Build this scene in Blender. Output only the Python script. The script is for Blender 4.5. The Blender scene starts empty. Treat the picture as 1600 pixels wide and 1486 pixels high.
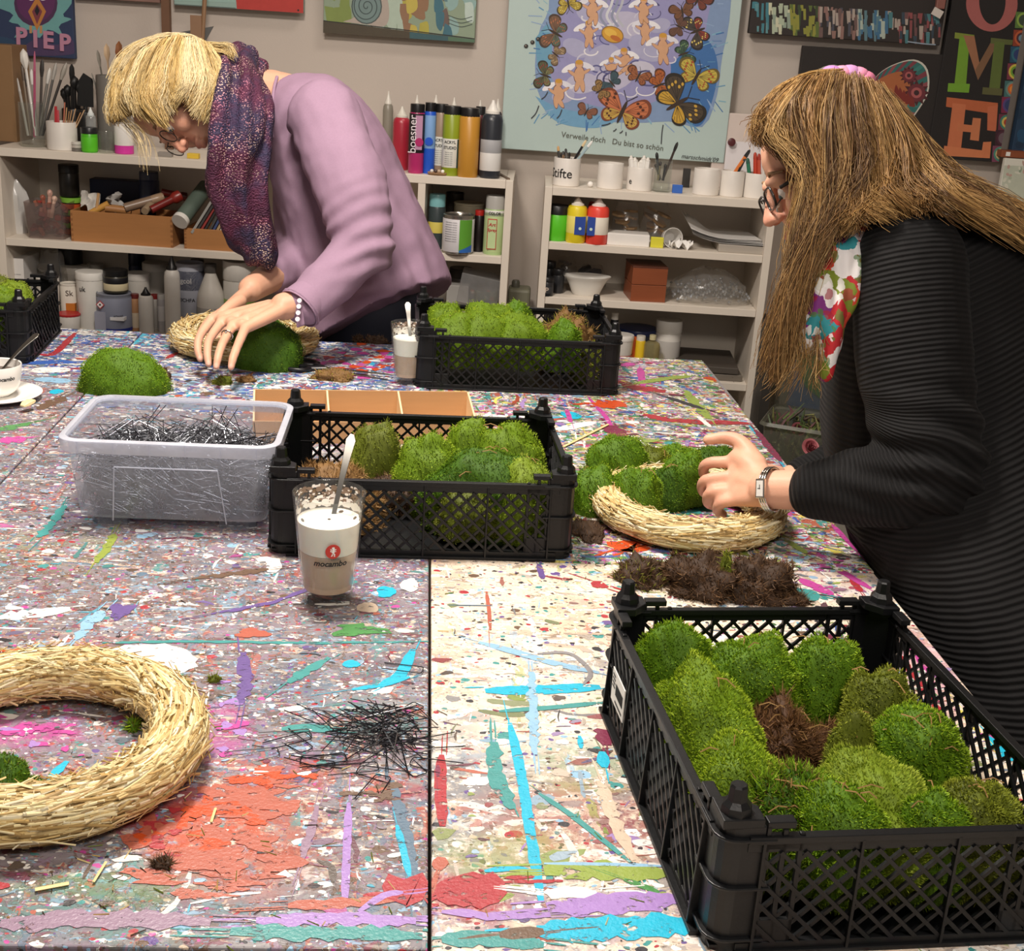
import bpy, math, random
import numpy as np
from mathutils import Vector, Matrix, noise as mnoise

random.seed(7); RNG = np.random.default_rng(7)
SC = bpy.context.scene
COL = SC.collection

# ------------------------------------------------------------------ camera
F, CX, CY = 2000., 800., 743.
ROLL, TZ, EYE = .065, .75, .65
Yd = np.array([(672.-CX)/F, (42.-CY)/F, 1.]); Yd /= np.linalg.norm(Yd)
_e = np.array([math.cos(ROLL), math.sin(ROLL), 0.])
Zu = np.cross(Yd, _e); Zu /= np.linalg.norm(Zu)
if Zu[1] > 0: Zu = -Zu
Xd = np.cross(Yd, Zu)
MW = np.array([Xd, Yd, Zu])                      # world = MW @ camera axes (x right, y down, z forward)
CAM = np.array([0., 0., TZ+EYE])
cam = bpy.data.cameras.new('camera'); camo = bpy.data.objects.new('camera', cam); COL.objects.link(camo)
cam.sensor_width = 36.; cam.lens = F/1600.*36.; cam.clip_start = .05; cam.clip_end = 60
_m = MW @ np.array([[1, 0, 0], [0, -1, 0], [0, 0, -1]])
camo.matrix_world = Matrix([[*_m[0], CAM[0]], [*_m[1], CAM[1]], [*_m[2], CAM[2]], [0, 0, 0, 1]])
SC.camera = camo

# ------------------------------------------------------------------ light and exposure
SC.view_settings.view_transform = 'Standard'; SC.view_settings.look = 'None'
SC.view_settings.gamma = 1.; SC.view_settings.use_curve_mapping = False
SC.view_settings.exposure = 0.6
SC.cycles.max_bounces = 6; SC.cycles.transparent_max_bounces = 12; SC.cycles.adaptive_threshold = .02
w = bpy.data.worlds.new('world'); SC.world = w; w.use_nodes = True
w.node_tree.nodes['Background'].inputs[0].default_value = (1., .93, .88, 1)
w.node_tree.nodes['Background'].inputs[1].default_value = .16
def area(name, loc, size, power, col=(1, .91, .82), target=None):
    l = bpy.data.lights.new(name, 'AREA'); l.shape = 'RECTANGLE'; l.size, l.size_y = size
    l.energy = power; l.color = col
    o = bpy.data.objects.new(name, l); o.location = loc; COL.objects.link(o)
    d = Vector(target if target else (loc[0], loc[1], 0))-Vector(loc)
    o.rotation_euler = d.to_track_quat('-Z', 'Y').to_euler()
    return o
area('ceiling_light', (-.3, 1.75, 2.38), (.32, .32), 34)
area('fill_light_camera_side', (.35, -.1, 2.4), (.8, .4), 18, target=(0, 1.4, .7))  # added fill lamp brightening the sides that face the camera, no fixture known
area('ceiling_light_back', (.3, 2.9, 2.42), (.5, .25), 4.5)

# ------------------------------------------------------------------ pixel rays of the photograph turned into points of the room
def ray(px, py): return MW @ np.array([(px-CX)/F, (py-CY)/F, 1.])
def P(px, py, z=TZ):
    d = ray(px, py); return CAM+d*((z-CAM[2])/d[2])
def D(px, py, zc): return CAM+ray(px, py)*zc
def pix(p):
    c = MW.T @ (np.asarray(p, float)-CAM); return CX+F*c[0]/c[2], CY+F*c[1]/c[2], c[2]
WO = np.array([.318, 3.452, 0.]); WU = np.array([.9966, -.0822, 0.]); WV = np.array([-.0822, -.9966, 0.])
def PW(px, py, v):                               # wall frame: u along the wall, v out from the shelf fronts, z; plus depth
    d = ray(px, py); t = ((WO+WV*v-CAM) @ WV)/(d @ WV); p = CAM+d*t
    return float((p-WO) @ WU), float(p[2]), float(t)
WROT = math.atan2(WU[1], WU[0])
def W(u, v, z): p = WO+WU*u+WV*v; return (float(p[0]), float(p[1]), float(z))

# ------------------------------------------------------------------ helpers
def lin(h):
    if isinstance(h, str):
        h = h.lstrip('#'); h = ''.join(x*2 for x in h) if len(h) == 3 else h; c = [int(h[i:i+2], 16)/255 for i in (0, 2, 4)]
    else: c = [x/255 for x in h]
    return tuple(x/12.92 if x <= .04045 else ((x+.055)/1.055)**2.4 for x in c)
class NT:
    def __init__(s, m): m.use_nodes = True; s.t = m.node_tree; s.bsdf = s.t.nodes['Principled BSDF']; s.out = s.t.nodes['Material Output']
    def n(s, typ, **kw):
        x = s.t.nodes.new(typ)
        ins = kw.pop('ins', {})
        for k, v in kw.items(): setattr(x, k, v)
        for k, v in ins.items():
            if isinstance(v, bpy.types.NodeSocket): s.t.links.new(v, x.inputs[k])
            else: x.inputs[k].default_value = v
        return x
    def l(s, a, b): s.t.links.new(a, b)
    def math(s, op, a, b=None, c=None):
        x = s.t.nodes.new('ShaderNodeMath'); x.operation = op
        for i, v in enumerate((a, b, c)):
            if v is None: continue
            if isinstance(v, bpy.types.NodeSocket): s.l(v, x.inputs[i])
            else: x.inputs[i].default_value = v
        return x.outputs[0]
    def mix(s, fac, a, b, mode='MIX'):
        x = s.t.nodes.new('ShaderNodeMix'); x.data_type = 'RGBA'; x.blend_type = mode
        for k, v in ((0, fac), (6, a), (7, b)):
            if isinstance(v, bpy.types.NodeSocket): s.l(v, x.inputs[k])
            else: x.inputs[k].default_value = v if k == 0 else (*v[:3], 1)
        return x.outputs[2]
    def ramp(s, fac, stops, interp='LINEAR'):
        x = s.t.nodes.new('ShaderNodeValToRGB'); r = x.color_ramp; r.interpolation = interp
        while len(r.elements) < len(stops): r.elements.new(.5)
        for el, (p, c) in zip(r.elements, stops): el.position = p; el.color = (*c[:3], 1)
        s.l(fac, x.inputs[0]); return x.outputs[0]
    def noise(s, vec, scale, detail=3, rough=.55, dist=0):
        return s.n('ShaderNodeTexNoise', ins={'Vector': vec, 'Scale': scale, 'Detail': detail, 'Roughness': rough, 'Distortion': dist})
    def mapping(s, vec, scale=(1, 1, 1), rot=(0, 0, 0), loc=(0, 0, 0)):
        return s.n('ShaderNodeMapping', ins={'Vector': vec, 'Scale': scale, 'Rotation': rot, 'Location': loc}).outputs[0]
    def bump(s, h, strength, dist=.002):
        b = s.n('ShaderNodeBump', ins={'Height': h, 'Strength': strength, 'Distance': dist}); s.l(b.outputs[0], s.bsdf.inputs['Normal'])
_mats = {}
def mat(name, col='#808080', rough=.5, metal=0., var=.08, scale=18., bump=0., bscale=200., spec=.5, sss=0., attr=False, stretch=None):
    """procedural surface: base colour with noise mottling, roughness variation and fine relief; attr takes colours from the mesh"""
    if name in _mats: return _mats[name]
    m = bpy.data.materials.new(name); t = NT(m); _mats[name] = m
    tc = t.n('ShaderNodeTexCoord').outputs['Object']
    if stretch: tc = t.mapping(tc, stretch)
    c = lin(col)
    if attr: base = t.n('ShaderNodeAttribute', attribute_name='Col').outputs['Color']
    else: base = t.n('ShaderNodeRGB').outputs[0]; base.default_value = (*c, 1)
    nz = t.noise(tc, scale, 4)
    f = t.math('MULTIPLY_ADD', nz.outputs[0], 2*var, 1-var)
    mul = t.n('ShaderNodeVectorMath', operation='SCALE', ins={0: base, 'Scale': f}).outputs[0]
    t.l(mul, t.bsdf.inputs['Base Color'])
    t.bsdf.inputs['Roughness'].default_value = rough; t.bsdf.inputs['Metallic'].default_value = metal
    t.bsdf.inputs['Specular IOR Level'].default_value = spec
    if sss:
        t.bsdf.inputs['Subsurface Weight'].default_value = sss; t.bsdf.inputs['Subsurface Radius'].default_value = (.01, .004, .002); t.bsdf.inputs['Subsurface Scale'].default_value = .4
    if bump: t.bump(t.noise(tc, bscale, 3).outputs[0], bump)
    return m
def clear(name, tint='#f4f6f8', milk=.12, rough=.08, fres=1.45, milkcol='#ffffff'):
    """thin clear plastic or glass wall: sees straight through, reflects by fresnel, a little milky"""
    if name in _mats: return _mats[name]
    m = bpy.data.materials.new(name); t = NT(m); _mats[name] = m
    tr = t.n('ShaderNodeBsdfTransparent', ins={'Color': (*lin(tint), 1)})
    gl = t.n('ShaderNodeBsdfGlossy', ins={'Color': (1, 1, 1, 1), 'Roughness': rough})
    df = t.n('ShaderNodeBsdfDiffuse', ins={'Color': (*lin(milkcol), 1)})
    tl = t.n('ShaderNodeBsdfTranslucent', ins={'Color': (*lin(milkcol), 1)})
    dm = t.n('ShaderNodeMixShader', ins={0: .45, 1: df.outputs[0], 2: tl.outputs[0]})
    nz = t.noise(t.n('ShaderNodeTexCoord').outputs['Object'], 25, 3)
    a = t.n('ShaderNodeMixShader', ins={0: t.math('MULTIPLY_ADD', nz.outputs[0], milk*.6, milk*.7), 1: tr.outputs[0], 2: dm.outputs[0]})
    lw = t.n('ShaderNodeLayerWeight', ins={'Blend': .5}).outputs['Facing']
    fr = t.math('MULTIPLY_ADD', t.math('POWER', lw, 3.5), .55*(fres-1)/.5, .03)
    b = t.n('ShaderNodeMixShader', ins={0: fr, 1: a.outputs[0], 2: gl.outputs[0]})
    t.l(b.outputs[0], t.out.inputs['Surface']); return m

class G:
    """collects the vertices and faces of one part"""
    def __init__(s): s.v = []; s.f = []; s.c = []
    def add(s, vs, fs, col=None):
        o = len(s.v); s.v += [tuple(map(float, p)) for p in vs]; s.f += [tuple(i+o for i in f) for f in fs]
        if col is not None: s.c += [col]*len(fs)
        return s
    def box(s, x0, x1, y0, y1, z0, z1, M=None, col=None):
        vs = [(x, y, z) for z in (z0, z1) for y in (y0, y1) for x in (x0, x1)]
        if M is not None: vs = [M @ Vector(p) for p in vs]
        return s.add(vs, [(0, 2, 3, 1), (4, 5, 7, 6), (0, 1, 5, 4), (2, 6, 7, 3), (0, 4, 6, 2), (1, 3, 7, 5)], col)
    def lathe(s, prof, seg=24, M=None, c=(0, 0, 0), sx=1., sy=1., col=None, caps=True):
        vs = []; fs = []
        for r, z in prof:
            for k in range(seg):
                a = 2*math.pi*k/seg; vs.append((c[0]+r*sx*math.cos(a), c[1]+r*sy*math.sin(a), c[2]+z))
        for i in range(len(prof)-1):
            for k in range(seg):
                k2 = (k+1) % seg; fs.append((i*seg+k, i*seg+k2, (i+1)*seg+k2, (i+1)*seg+k))
        if caps:
            if prof[0][0] > 1e-6: fs.append(tuple(range(seg))[::-1])
            if prof[-1][0] > 1e-6: fs.append(tuple((len(prof)-1)*seg+k for k in range(seg)))
        if M is not None: vs = [M @ Vector(p) for p in vs]
        return s.add(vs, fs, col)
    def tube(s, pts, rad, seg=6, caps=True, flat=1., col=None, up=(0, 0, 1)):
        pts = [Vector(p) for p in pts]; n = len(pts)
        if not hasattr(rad, '__len__'): rad = [rad]*n
        vs = []; fs = []; u0 = None
        for i, p in enumerate(pts):
            d = (pts[min(i+1, n-1)]-pts[max(i-1, 0)])
            d = d.normalized() if d.length > 1e-9 else Vector((0, 0, 1))
            if u0 is None:
                u0 = Vector(up); u0 = u0-d*u0.dot(d)
                if u0.length < 1e-3: u0 = d.orthogonal()
            u0 = u0-d*u0.dot(d); u0.normalize(); w0 = d.cross(u0)
            for k in range(seg):
                a = 2*math.pi*k/seg; vs.append(p+(u0*math.cos(a)*flat+w0*math.sin(a))*rad[i])
        for i in range(n-1):
            for k in range(seg):
                k2 = (k+1) % seg; fs.append((i*seg+k, i*seg+k2, (i+1)*seg+k2, (i+1)*seg+k))
        if caps and seg > 2: fs += [tuple(range(seg))[::-1], tuple((n-1)*seg+k for k in range(seg))]
        return s.add(vs, fs, col)
    def prism(s, poly, z0, z1, M=None, col=None):
        n = len(poly); vs = [(x, y, z0) for x, y in poly]+[(x, y, z1) for x, y in poly]
        fs = [tuple(range(n))[::-1], tuple(range(n, 2*n))]+[(k, (k+1) % n, n+(k+1) % n, n+k) for k in range(n)]
        if M is not None: vs = [M @ Vector(p) for p in vs]
        return s.add(vs, fs, col)
    def poly(s, pts, col=None): return s.add(pts, [tuple(range(len(pts)))], col)
def obj(name, g, m, parent=None, smooth=None, bevel=0, world=True, **props):
    """one mesh object; smooth = crease angle in degrees; geometry of a child is given in the parent's frame unless the parent stands at the origin"""
    me = bpy.data.meshes.new(name)
    if isinstance(g, G): me.from_pydata(g.v, [], g.f)
    else:
        v, f = g[0], g[1]; me.vertices.add(len(v)); me.vertices.foreach_set('co', np.asarray(v, np.float32).ravel())
        k = f.shape[1]; me.loops.add(f.size); me.loops.foreach_set('vertex_index', f.astype(np.int32).ravel())
        me.polygons.add(len(f)); me.polygons.foreach_set('loop_start', np.arange(0, f.size, k, dtype=np.int32))
        me.update(calc_edges=True)
    if m is not None: me.materials.append(m)
    if isinstance(g, G) and g.c:
        at = me.color_attributes.new('Col', 'FLOAT_COLOR', 'CORNER'); buf = []
        for p, c in zip(me.polygons, g.c): buf += [*c[:3], 1.]*p.loop_total
        at.data.foreach_set('color', buf)
    elif not isinstance(g, G) and len(g) > 2 and g[2] is not None:
        at = me.color_attributes.new('Col', 'FLOAT_COLOR', 'POINT'); c = np.ones((len(g[0]), 4), np.float32); c[:, :3] = g[2]
        at.data.foreach_set('color', c.ravel())
    if smooth is not None:
        me.polygons.foreach_set('use_smooth', [True]*len(me.polygons))
        if smooth < 180: me.set_sharp_from_angle(angle=math.radians(smooth))
    me.validate()
    o = bpy.data.objects.new(name, me); COL.objects.link(o)
    if bevel:
        b = o.modifiers.new('bevel', 'BEVEL'); b.width = bevel; b.segments = 2; b.limit_method = 'ANGLE'
    if parent is not None: o.parent = parent
    if name in ('lettering', 'fine_print', 'small_lettering'): o['kind'] = 'stuff'
    for k, v in props.items(): o[k] = v
    return o
def thing(name, label, cat, loc=(0, 0, 0), rz=0., group=None, rot=None):
    o = bpy.data.objects.new(name, None); o.empty_display_size = .02; COL.objects.link(o)
    o.location = loc; o.rotation_euler = rot if rot else (0, 0, rz)
    o['label'] = label; o['category'] = cat
    if group: o['group'] = group
    return o
def tag(o, label, cat, group=None, kind=None):
    o['label'] = label; o['category'] = cat
    if group: o['group'] = group
    if kind: o['kind'] = kind
    return o
def dup(root, label, loc=None, rot=None, group=None, scale=None):
    r = root.copy(); COL.objects.link(r); r['label'] = label
    if loc is not None: r.location = loc
    if rot is not None: r.rotation_euler = rot
    if scale is not None: r.scale = scale
    if group: r['group'] = group
    for ch in list(root.children):
        c = ch.copy(); COL.objects.link(c); c.parent = r
        for g in ch.children:
            d = g.copy(); COL.objects.link(d); d.parent = c
    return r
def structure(name, g, m, **kw): return obj(name, g, m, kind='structure', **kw)
def text_geo(s, size, depth=.0003, wrap=None, shear=0., bold=0.):
    """letters as a mesh in the xz plane facing -y, centred; wrap bends them round a cylinder of that radius"""
    cu = bpy.data.curves.new('letters', 'FONT'); cu.body = s; cu.size = size; cu.align_x = 'CENTER'; cu.align_y = 'CENTER'
    cu.extrude = depth; cu.shear = shear; cu.offset = bold; cu.resolution_u = 3
    o = bpy.data.objects.new('letters', cu); COL.objects.link(o)
    dg = bpy.context.evaluated_depsgraph_get(); me = o.evaluated_get(dg).to_mesh()
    g = G(); vs = []
    for v in me.vertices:
        x, y, z = v.co
        if wrap: vs.append(((wrap+z)*math.sin(x/wrap), -(wrap+z)*math.cos(x/wrap), y))
        else: vs.append((x, -z, y))
    g.add(vs, [tuple(p.vertices) for p in me.polygons])
    o.evaluated_get(dg).to_mesh_clear(); bpy.data.objects.remove(o); bpy.data.curves.remove(cu)
    return g
def xf(g, M):
    g.v = [tuple(M @ Vector(p)) for p in g.v]; return g
def spline(pts, n):
    """Catmull-Rom through rows of numbers"""
    p = np.asarray(pts, float); k = len(p)
    if k == 2: t = np.linspace(0, 1, n)[:, None]; return p[0]*(1-t)+p[1]*t
    q = np.vstack([2*p[0]-p[1], p, 2*p[-1]-p[-2]]); out = []
    for t in np.linspace(0, k-1-1e-9, n):
        i = int(t); f = t-i; a, b, c, d = q[i:i+4]
        out.append(.5*((2*b)+(c-a)*f+(2*a-5*b+4*c-d)*f*f+(-a+3*b-3*c+d)*f**3))
    return np.array(out)
def vnoise(p, s, seed=0.):
    return np.array([mnoise.noise(Vector((x*s+seed, y*s+seed*1.7, z*s-seed))) for x, y, z in p])

# ------------------------------------------------------------------ the room
M_wall = mat('wall paint', '#c0b5ab', .75, var=.04, scale=3, bump=.15, bscale=160)
M_white = mat('white laminate', '#dcd2c4', .45, var=.05, scale=8)
g = G(); g.add([W(-3.2, -.30, 0), W(3.0, -.30, 0), W(3.0, -.30, 2.5), W(-3.2, -.30, 2.5), W(-3.2, -.42, 0), W(3.0, -.42, 0), W(3.0, -.42, 2.5), W(-3.2, -.42, 2.5)],
               [(0, 1, 2, 3), (4, 7, 6, 5), (0, 3, 7, 4), (1, 5, 6, 2), (3, 2, 6, 7), (0, 4, 5, 1)])
structure('wall_back', g, M_wall)
structure('floor', G().box(-3, 3.2, -1.5, 4.4, -.1, 0), mat('floor screed', '#6d6358', .6, var=.15, scale=5, bump=.2))
structure('ceiling', G().box(-3, 3.2, -1.5, 4.4, 2.5, 2.6), mat('ceiling paint', '#d8d0c6', .8))
structure('wall_left', G().box(-3.1, -2.9, -1.5, 4.4, 0, 2.5), M_wall)
structure('wall_right', G().box(2.4, 2.5, -1.5, 4.4, 0, 2.5), M_wall)
g = G()
g.add([W(-3.0, -.285, 0), W(2.8, -.285, 0), W(2.8, -.285, .07), W(-3.0, -.285, .07), W(-3.0, -.299, 0), W(2.8, -.299, 0), W(2.8, -.299, .07), W(-3.0, -.299, .07)],
      [(0, 1, 2, 3), (4, 7, 6, 5), (0, 3, 7, 4), (1, 5, 6, 2), (3, 2, 6, 7), (0, 4, 5, 1)])
structure('baseboard_back', g, M_white)

# ------------------------------------------------------------------ work tables covered in dried paint
PALET = dict(white='#f3f0ea', teal='#459391', mauve='#937a90', purple='#6a5590', red='#a8343c', cyan='#22b2d2', pink='#bd4a98', orange='#c44c22',
             brown='#6b5545', dark='#3a383d', olive='#8c9a45', blue='#3c62b0', yellow='#e3d468', green='#4c8a4c', sky='#8fb9d6', lilac='#a381c2', salmon='#b0604e', grey='#8d8a8c', beige='#cdb9a4', wine='#7c2f4a', lime='#8fa24a', slate='#5d7488')
PL = {k: lin(v) for k, v in PALET.items()}
def paint_mat(name, base, pals, seed, dens=.0, spec=1., regions=(), fade=.8, coarse=1.):
    m = bpy.data.materials.new(name); t = NT(m)
    tc = t.mapping(t.n('ShaderNodeTexCoord').outputs['Object'], loc=(seed*3.1, seed*1.7, 0))
    n0 = t.noise(tc, 4.5, 6, .65, .6)
    col = t.ramp(n0.outputs[0], [(.28+.44*i/(len(base)-1), lin(c)) for i, c in enumerate(base)])
    wob = t.n('ShaderNodeVectorMath', operation='SCALE', ins={0: t.noise(tc, 38, 3).outputs['Color'], 'Scale': .014}).outputs[0]
    tw = t.n('ShaderNodeVectorMath', operation='ADD', ins={0: tc, 1: wob}).outputs[0]
    hgt = None; geo = t.n('ShaderNodeNewGeometry').outputs['Position']
    wp = t.n('ShaderNodeVectorMath', operation='ADD', ins={0: geo, 1: t.n('ShaderNodeVectorMath', operation='SCALE', ins={0: t.noise(tc, 14, 5, .7).outputs['Color'], 'Scale': .09}).outputs[0]}).outputs[0]
    def region(col, regs):
        for (x, y, rx, ry, c, st) in regs:
            d = t.n('ShaderNodeVectorMath', operation='LENGTH', ins={0: t.mapping(wp, (1/rx, 1/ry, 0), loc=(-(x+.045)/rx, -(y+.045)/ry, 0))}).outputs['Value']
            f = t.n('ShaderNodeMapRange', ins={'Value': d, 'From Min': 1.15, 'From Max': .65, 'To Max': st}).outputs[0]
            nz = t.noise(tc, 55, 5, .75); f = t.math('MULTIPLY', f, t.n('ShaderNodeMapRange', ins={'Value': nz.outputs[0], 'From Min': .38, 'From Max': .52}).outputs[0])
            col = t.mix(f, col, PL[c])
        return col
    col = region(col, [r for r in regions if r[5] <= 1])
    for sc, th, fd, pi in (((5, 13), .55, .55, 0), ((16, 7), .57, .5, 1), ((9, 9), .58, .6, 2), ((12, 30), .57, .55, 0)):
        a = t.noise(t.mapping(tw, (sc[0]*coarse, sc[1]*coarse, 1), loc=(sc[0]*1.3+seed, sc[1]*.7, 2)), 1., 6, .72, .5); b = t.noise(t.mapping(tw, (sc[0]*.6, sc[1]*.6, 1), loc=(3.3, sc[0], 5)), 1., 2)
        c = t.ramp(b.outputs[0], [(.32+.38*i/len(pals[pi]), PL[x]) for i, x in enumerate(pals[pi])], 'CONSTANT')
        col = t.mix(t.n('ShaderNodeMapRange', ins={'Value': a.outputs[0], 'From Min': th-dens*.5, 'From Max': th-dens*.5+.05, 'To Max': fd*fade*1.2}).outputs[0], col, c)
    layers = [((9, 34, 1), .0, .58, 0), ((34, 8, 1), .1, .61, 1), ((24, 60, 1), .25, .59, 2), ((34, 34, 1), .5, .60, 0), ((70, 20, 1), -.15, .61, 1), ((50, 110, 1), -.1, .59, 2), ((150, 150, 1), .7, .60, 0), ((90, 190, 1), .2, .61, 2)]
    for k, (sc, rot, th, pi) in enumerate(layers):
        v = t.mapping(tw, (sc[0]*coarse, sc[1]*coarse, 1), (0, 0, rot), (k*5.3+seed, k*2.9, k))
        a = t.noise(v, 1., 4, .6); b = t.noise(t.mapping(v, (.5, .5, 1), loc=(9.1, k, 3)), 1., 2)
        pc = pals[pi]
        c = t.ramp(b.outputs[0], [(.3+.42*i/max(1, len(pc)), PL[x]) for i, x in enumerate(pc)], 'CONSTANT')
        f = t.n('ShaderNodeMapRange', ins={'Value': a.outputs[0], 'From Min': th-dens, 'From Max': th-dens+.02}).outputs[0]
        col = t.mix(t.math('MULTIPLY', f, fade), col, c)
        hgt = f if hgt is None else t.math('ADD', hgt, f)
    for k, (sc, rmax) in enumerate(((38, .27), (85, .34), (190, .42))):
        vo = t.n('ShaderNodeTexVoronoi', ins={'Vector': t.mapping(tw, (1, 1.25, 1), loc=(k*2.2, seed, 0)), 'Scale': sc*spec*coarse})
        se = t.n('ShaderNodeSeparateColor', ins={0: vo.outputs['Color']})
        r = t.math('MULTIPLY', t.math('POWER', se.outputs[0], 2.2), rmax*1.6)
        f = t.math('LESS_THAN', vo.outputs['Distance'], t.math('SUBTRACT', r, .10))
        pc = pals[3]
        c = t.ramp(se.outputs[1], [(i/len(pc), PL[x]) for i, x in enumerate(pc)], 'CONSTANT')
        col = t.mix(f, col, c); hgt = t.math('ADD', hgt, f)
    col = region(col, [(*r[:5], r[5]-1) for r in regions if r[5] > 1])
    gr = t.noise(tc, 260, 3)
    col = t.mix(t.n('ShaderNodeMapRange', ins={'Value': gr.outputs[0], 'From Min': .62, 'From Max': .72}).outputs[0], col, PL['dark'])
    t.l(col, t.bsdf.inputs['Base Color'])
    rr = t.noise(tc, 12, 4)
    t.l(t.math('MULTIPLY_ADD', rr.outputs[0], .3, .25), t.bsdf.inputs['Roughness'])
    t.bump(t.math('MULTIPLY_ADD', gr.outputs[0], .5, hgt), .35, .0012)
    return m
SP = ['white', 'grey', 'teal', 'white', 'dark', 'mauve', 'slate', 'red', 'sky', 'beige', 'white', 'pink', 'purple', 'brown', 'salmon', 'grey']
MP_A = paint_mat('paint crust lilac grey', ['#4e474a', '#74707a', '#8f868c', '#625a5c', '#9a9698'], [['white', 'brown', 'mauve', 'grey', 'slate', 'beige', 'salmon'], ['teal', 'grey', 'brown', 'salmon', 'slate', 'mauve', 'purple'], ['white', 'beige', 'wine', 'brown', 'sky', 'grey', 'dark'], SP], 1., .02, 1.1, [(*P(370, 1310)[:2], .075, .085, 'salmon', 1.85), (*P(330, 1300)[:2], .05, .05, 'orange', 1.6), (*P(440, 1215)[:2], .05, .03, 'orange', 1.6), (*P(250, 1260)[:2], .03, .05, 'red', 1.6), (*P(45, 1140)[:2], .05, .03, 'pink', 1.8), (*P(345, 1140)[:2], .03, .05, 'pink', 1.55), (*P(620, 1240)[:2], .03, .025, 'red', 1.5), (*P(150, 1390)[:2], .09, .02, 'green', 1.45), (*P(560, 880)[:2], .12, .1, 'purple', .4), (*P(100, 1440)[:2], .2, .03, 'teal', .5), (*P(560, 1440)[:2], .16, .03, 'slate', .5), (*P(470, 1100)[:2], .06, .06, 'slate', .6), (*P(580, 1120)[:2], .07, .04, 'teal', .55), (*P(420, 1180)[:2], .06, .03, 'purple', .5), (*P(540, 1320)[:2], .06, .06, 'brown', .45), (*P(80, 860)[:2], .1, .08, 'olive', .35), (*P(330, 940)[:2], .14, .05, 'brown', .5), (*P(180, 900)[:2], .2, .1, 'brown', .5)], .7)
MP_B = paint_mat('paint crust pale wood', ['#d8c0a8', '#e6d4bd', '#efe0cc', '#d2b7a2', '#e9dcc9'], [['white', 'beige', 'grey', 'white', 'salmon', 'white'], ['beige', 'white', 'sky', 'beige', 'lime', 'white'], ['white', 'beige', 'brown', 'white', 'white', 'grey'], ['white', 'dark', 'white', 'teal', 'white', 'red', 'brown', 'beige', 'white', 'purple', 'dark', 'sky']], 2., -.012, .9, [(*P(820, 1310)[:2], .24, .13, 'grey', .8), (*P(700, 1230)[:2], .05, .14, 'slate', .6), (*P(850, 1440)[:2], .2, .04, 'mauve', .6), (*P(900, 1190)[:2], .12, .05, 'sky', .4), (*P(720, 1400)[:2], .05, .03, 'red', 1.7), (*P(740, 1250)[:2], .1, .07, 'grey', .7), (*P(900, 1280)[:2], .09, .08, 'salmon', .6), (*P(930, 1200)[:2], .08, .05, 'lime', .45), (*P(780, 1330)[:2], .06, .04, 'olive', 1.5), (*P(960, 1300)[:2], .02, .03, 'wine', 1.6), (*P(1300, 900)[:2], .1, .06, 'mauve', 1.4), (*P(1440, 1040)[:2], .04, .12, 'pink', 1.4)], .62, .85)
MP_C = paint_mat('paint crust many colours', ['#7d7076', '#b5a9a8', '#8e8a95', '#c4b9b4', '#6d6772'], [['wine', 'sky', 'pink', 'white', 'olive', 'slate', 'red'], ['lime', 'white', 'blue', 'salmon', 'teal', 'slate', 'pink'], ['white', 'dark', 'green', 'beige', 'wine', 'yellow', 'sky'], SP+['olive', 'blue', 'yellow']], 3., .05, 1.1, [], .95, .5)
MP_D = paint_mat('paint crust white and blue', ['#777078', '#aeb0b8', '#8c8f9a', '#c9c6c4', '#6a666c'], [['white', 'sky', 'mauve', 'blue', 'slate', 'white', 'red'], ['white', 'teal', 'slate', 'purple', 'cyan', 'white'], ['white', 'dark', 'blue', 'white', 'brown', 'wine', 'sky'], SP+['blue', 'orange']], 4., .05, 1.15, [], .9, .5)
M_dab = mat('dried acrylic strokes', '#ffffff', .38, attr=True, var=.14, scale=90, bump=.3, bscale=260)
def _dry():
    t = NT(M_dab); tc = t.n('ShaderNodeTexCoord').outputs['Object']
    a = t.noise(t.mapping(tc, (1, 1.6, 1)), 70, 5, .7, .4)
    f = t.n('ShaderNodeMapRange', ins={'Value': a.outputs[0], 'From Min': .36, 'From Max': .42}).outputs[0]
    tr = t.n('ShaderNodeBsdfTransparent'); mx = t.n('ShaderNodeMixShader', ins={0: f, 1: tr.outputs[0], 2: t.bsdf.outputs[0]})
    t.l(mx.outputs[0], t.out.inputs['Surface'])
_dry()
M_edge = mat('table edge band', '#3b3836', .6, var=.2, scale=30)
M_steel = mat('grey steel legs', '#77787a', .4, .8)

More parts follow.
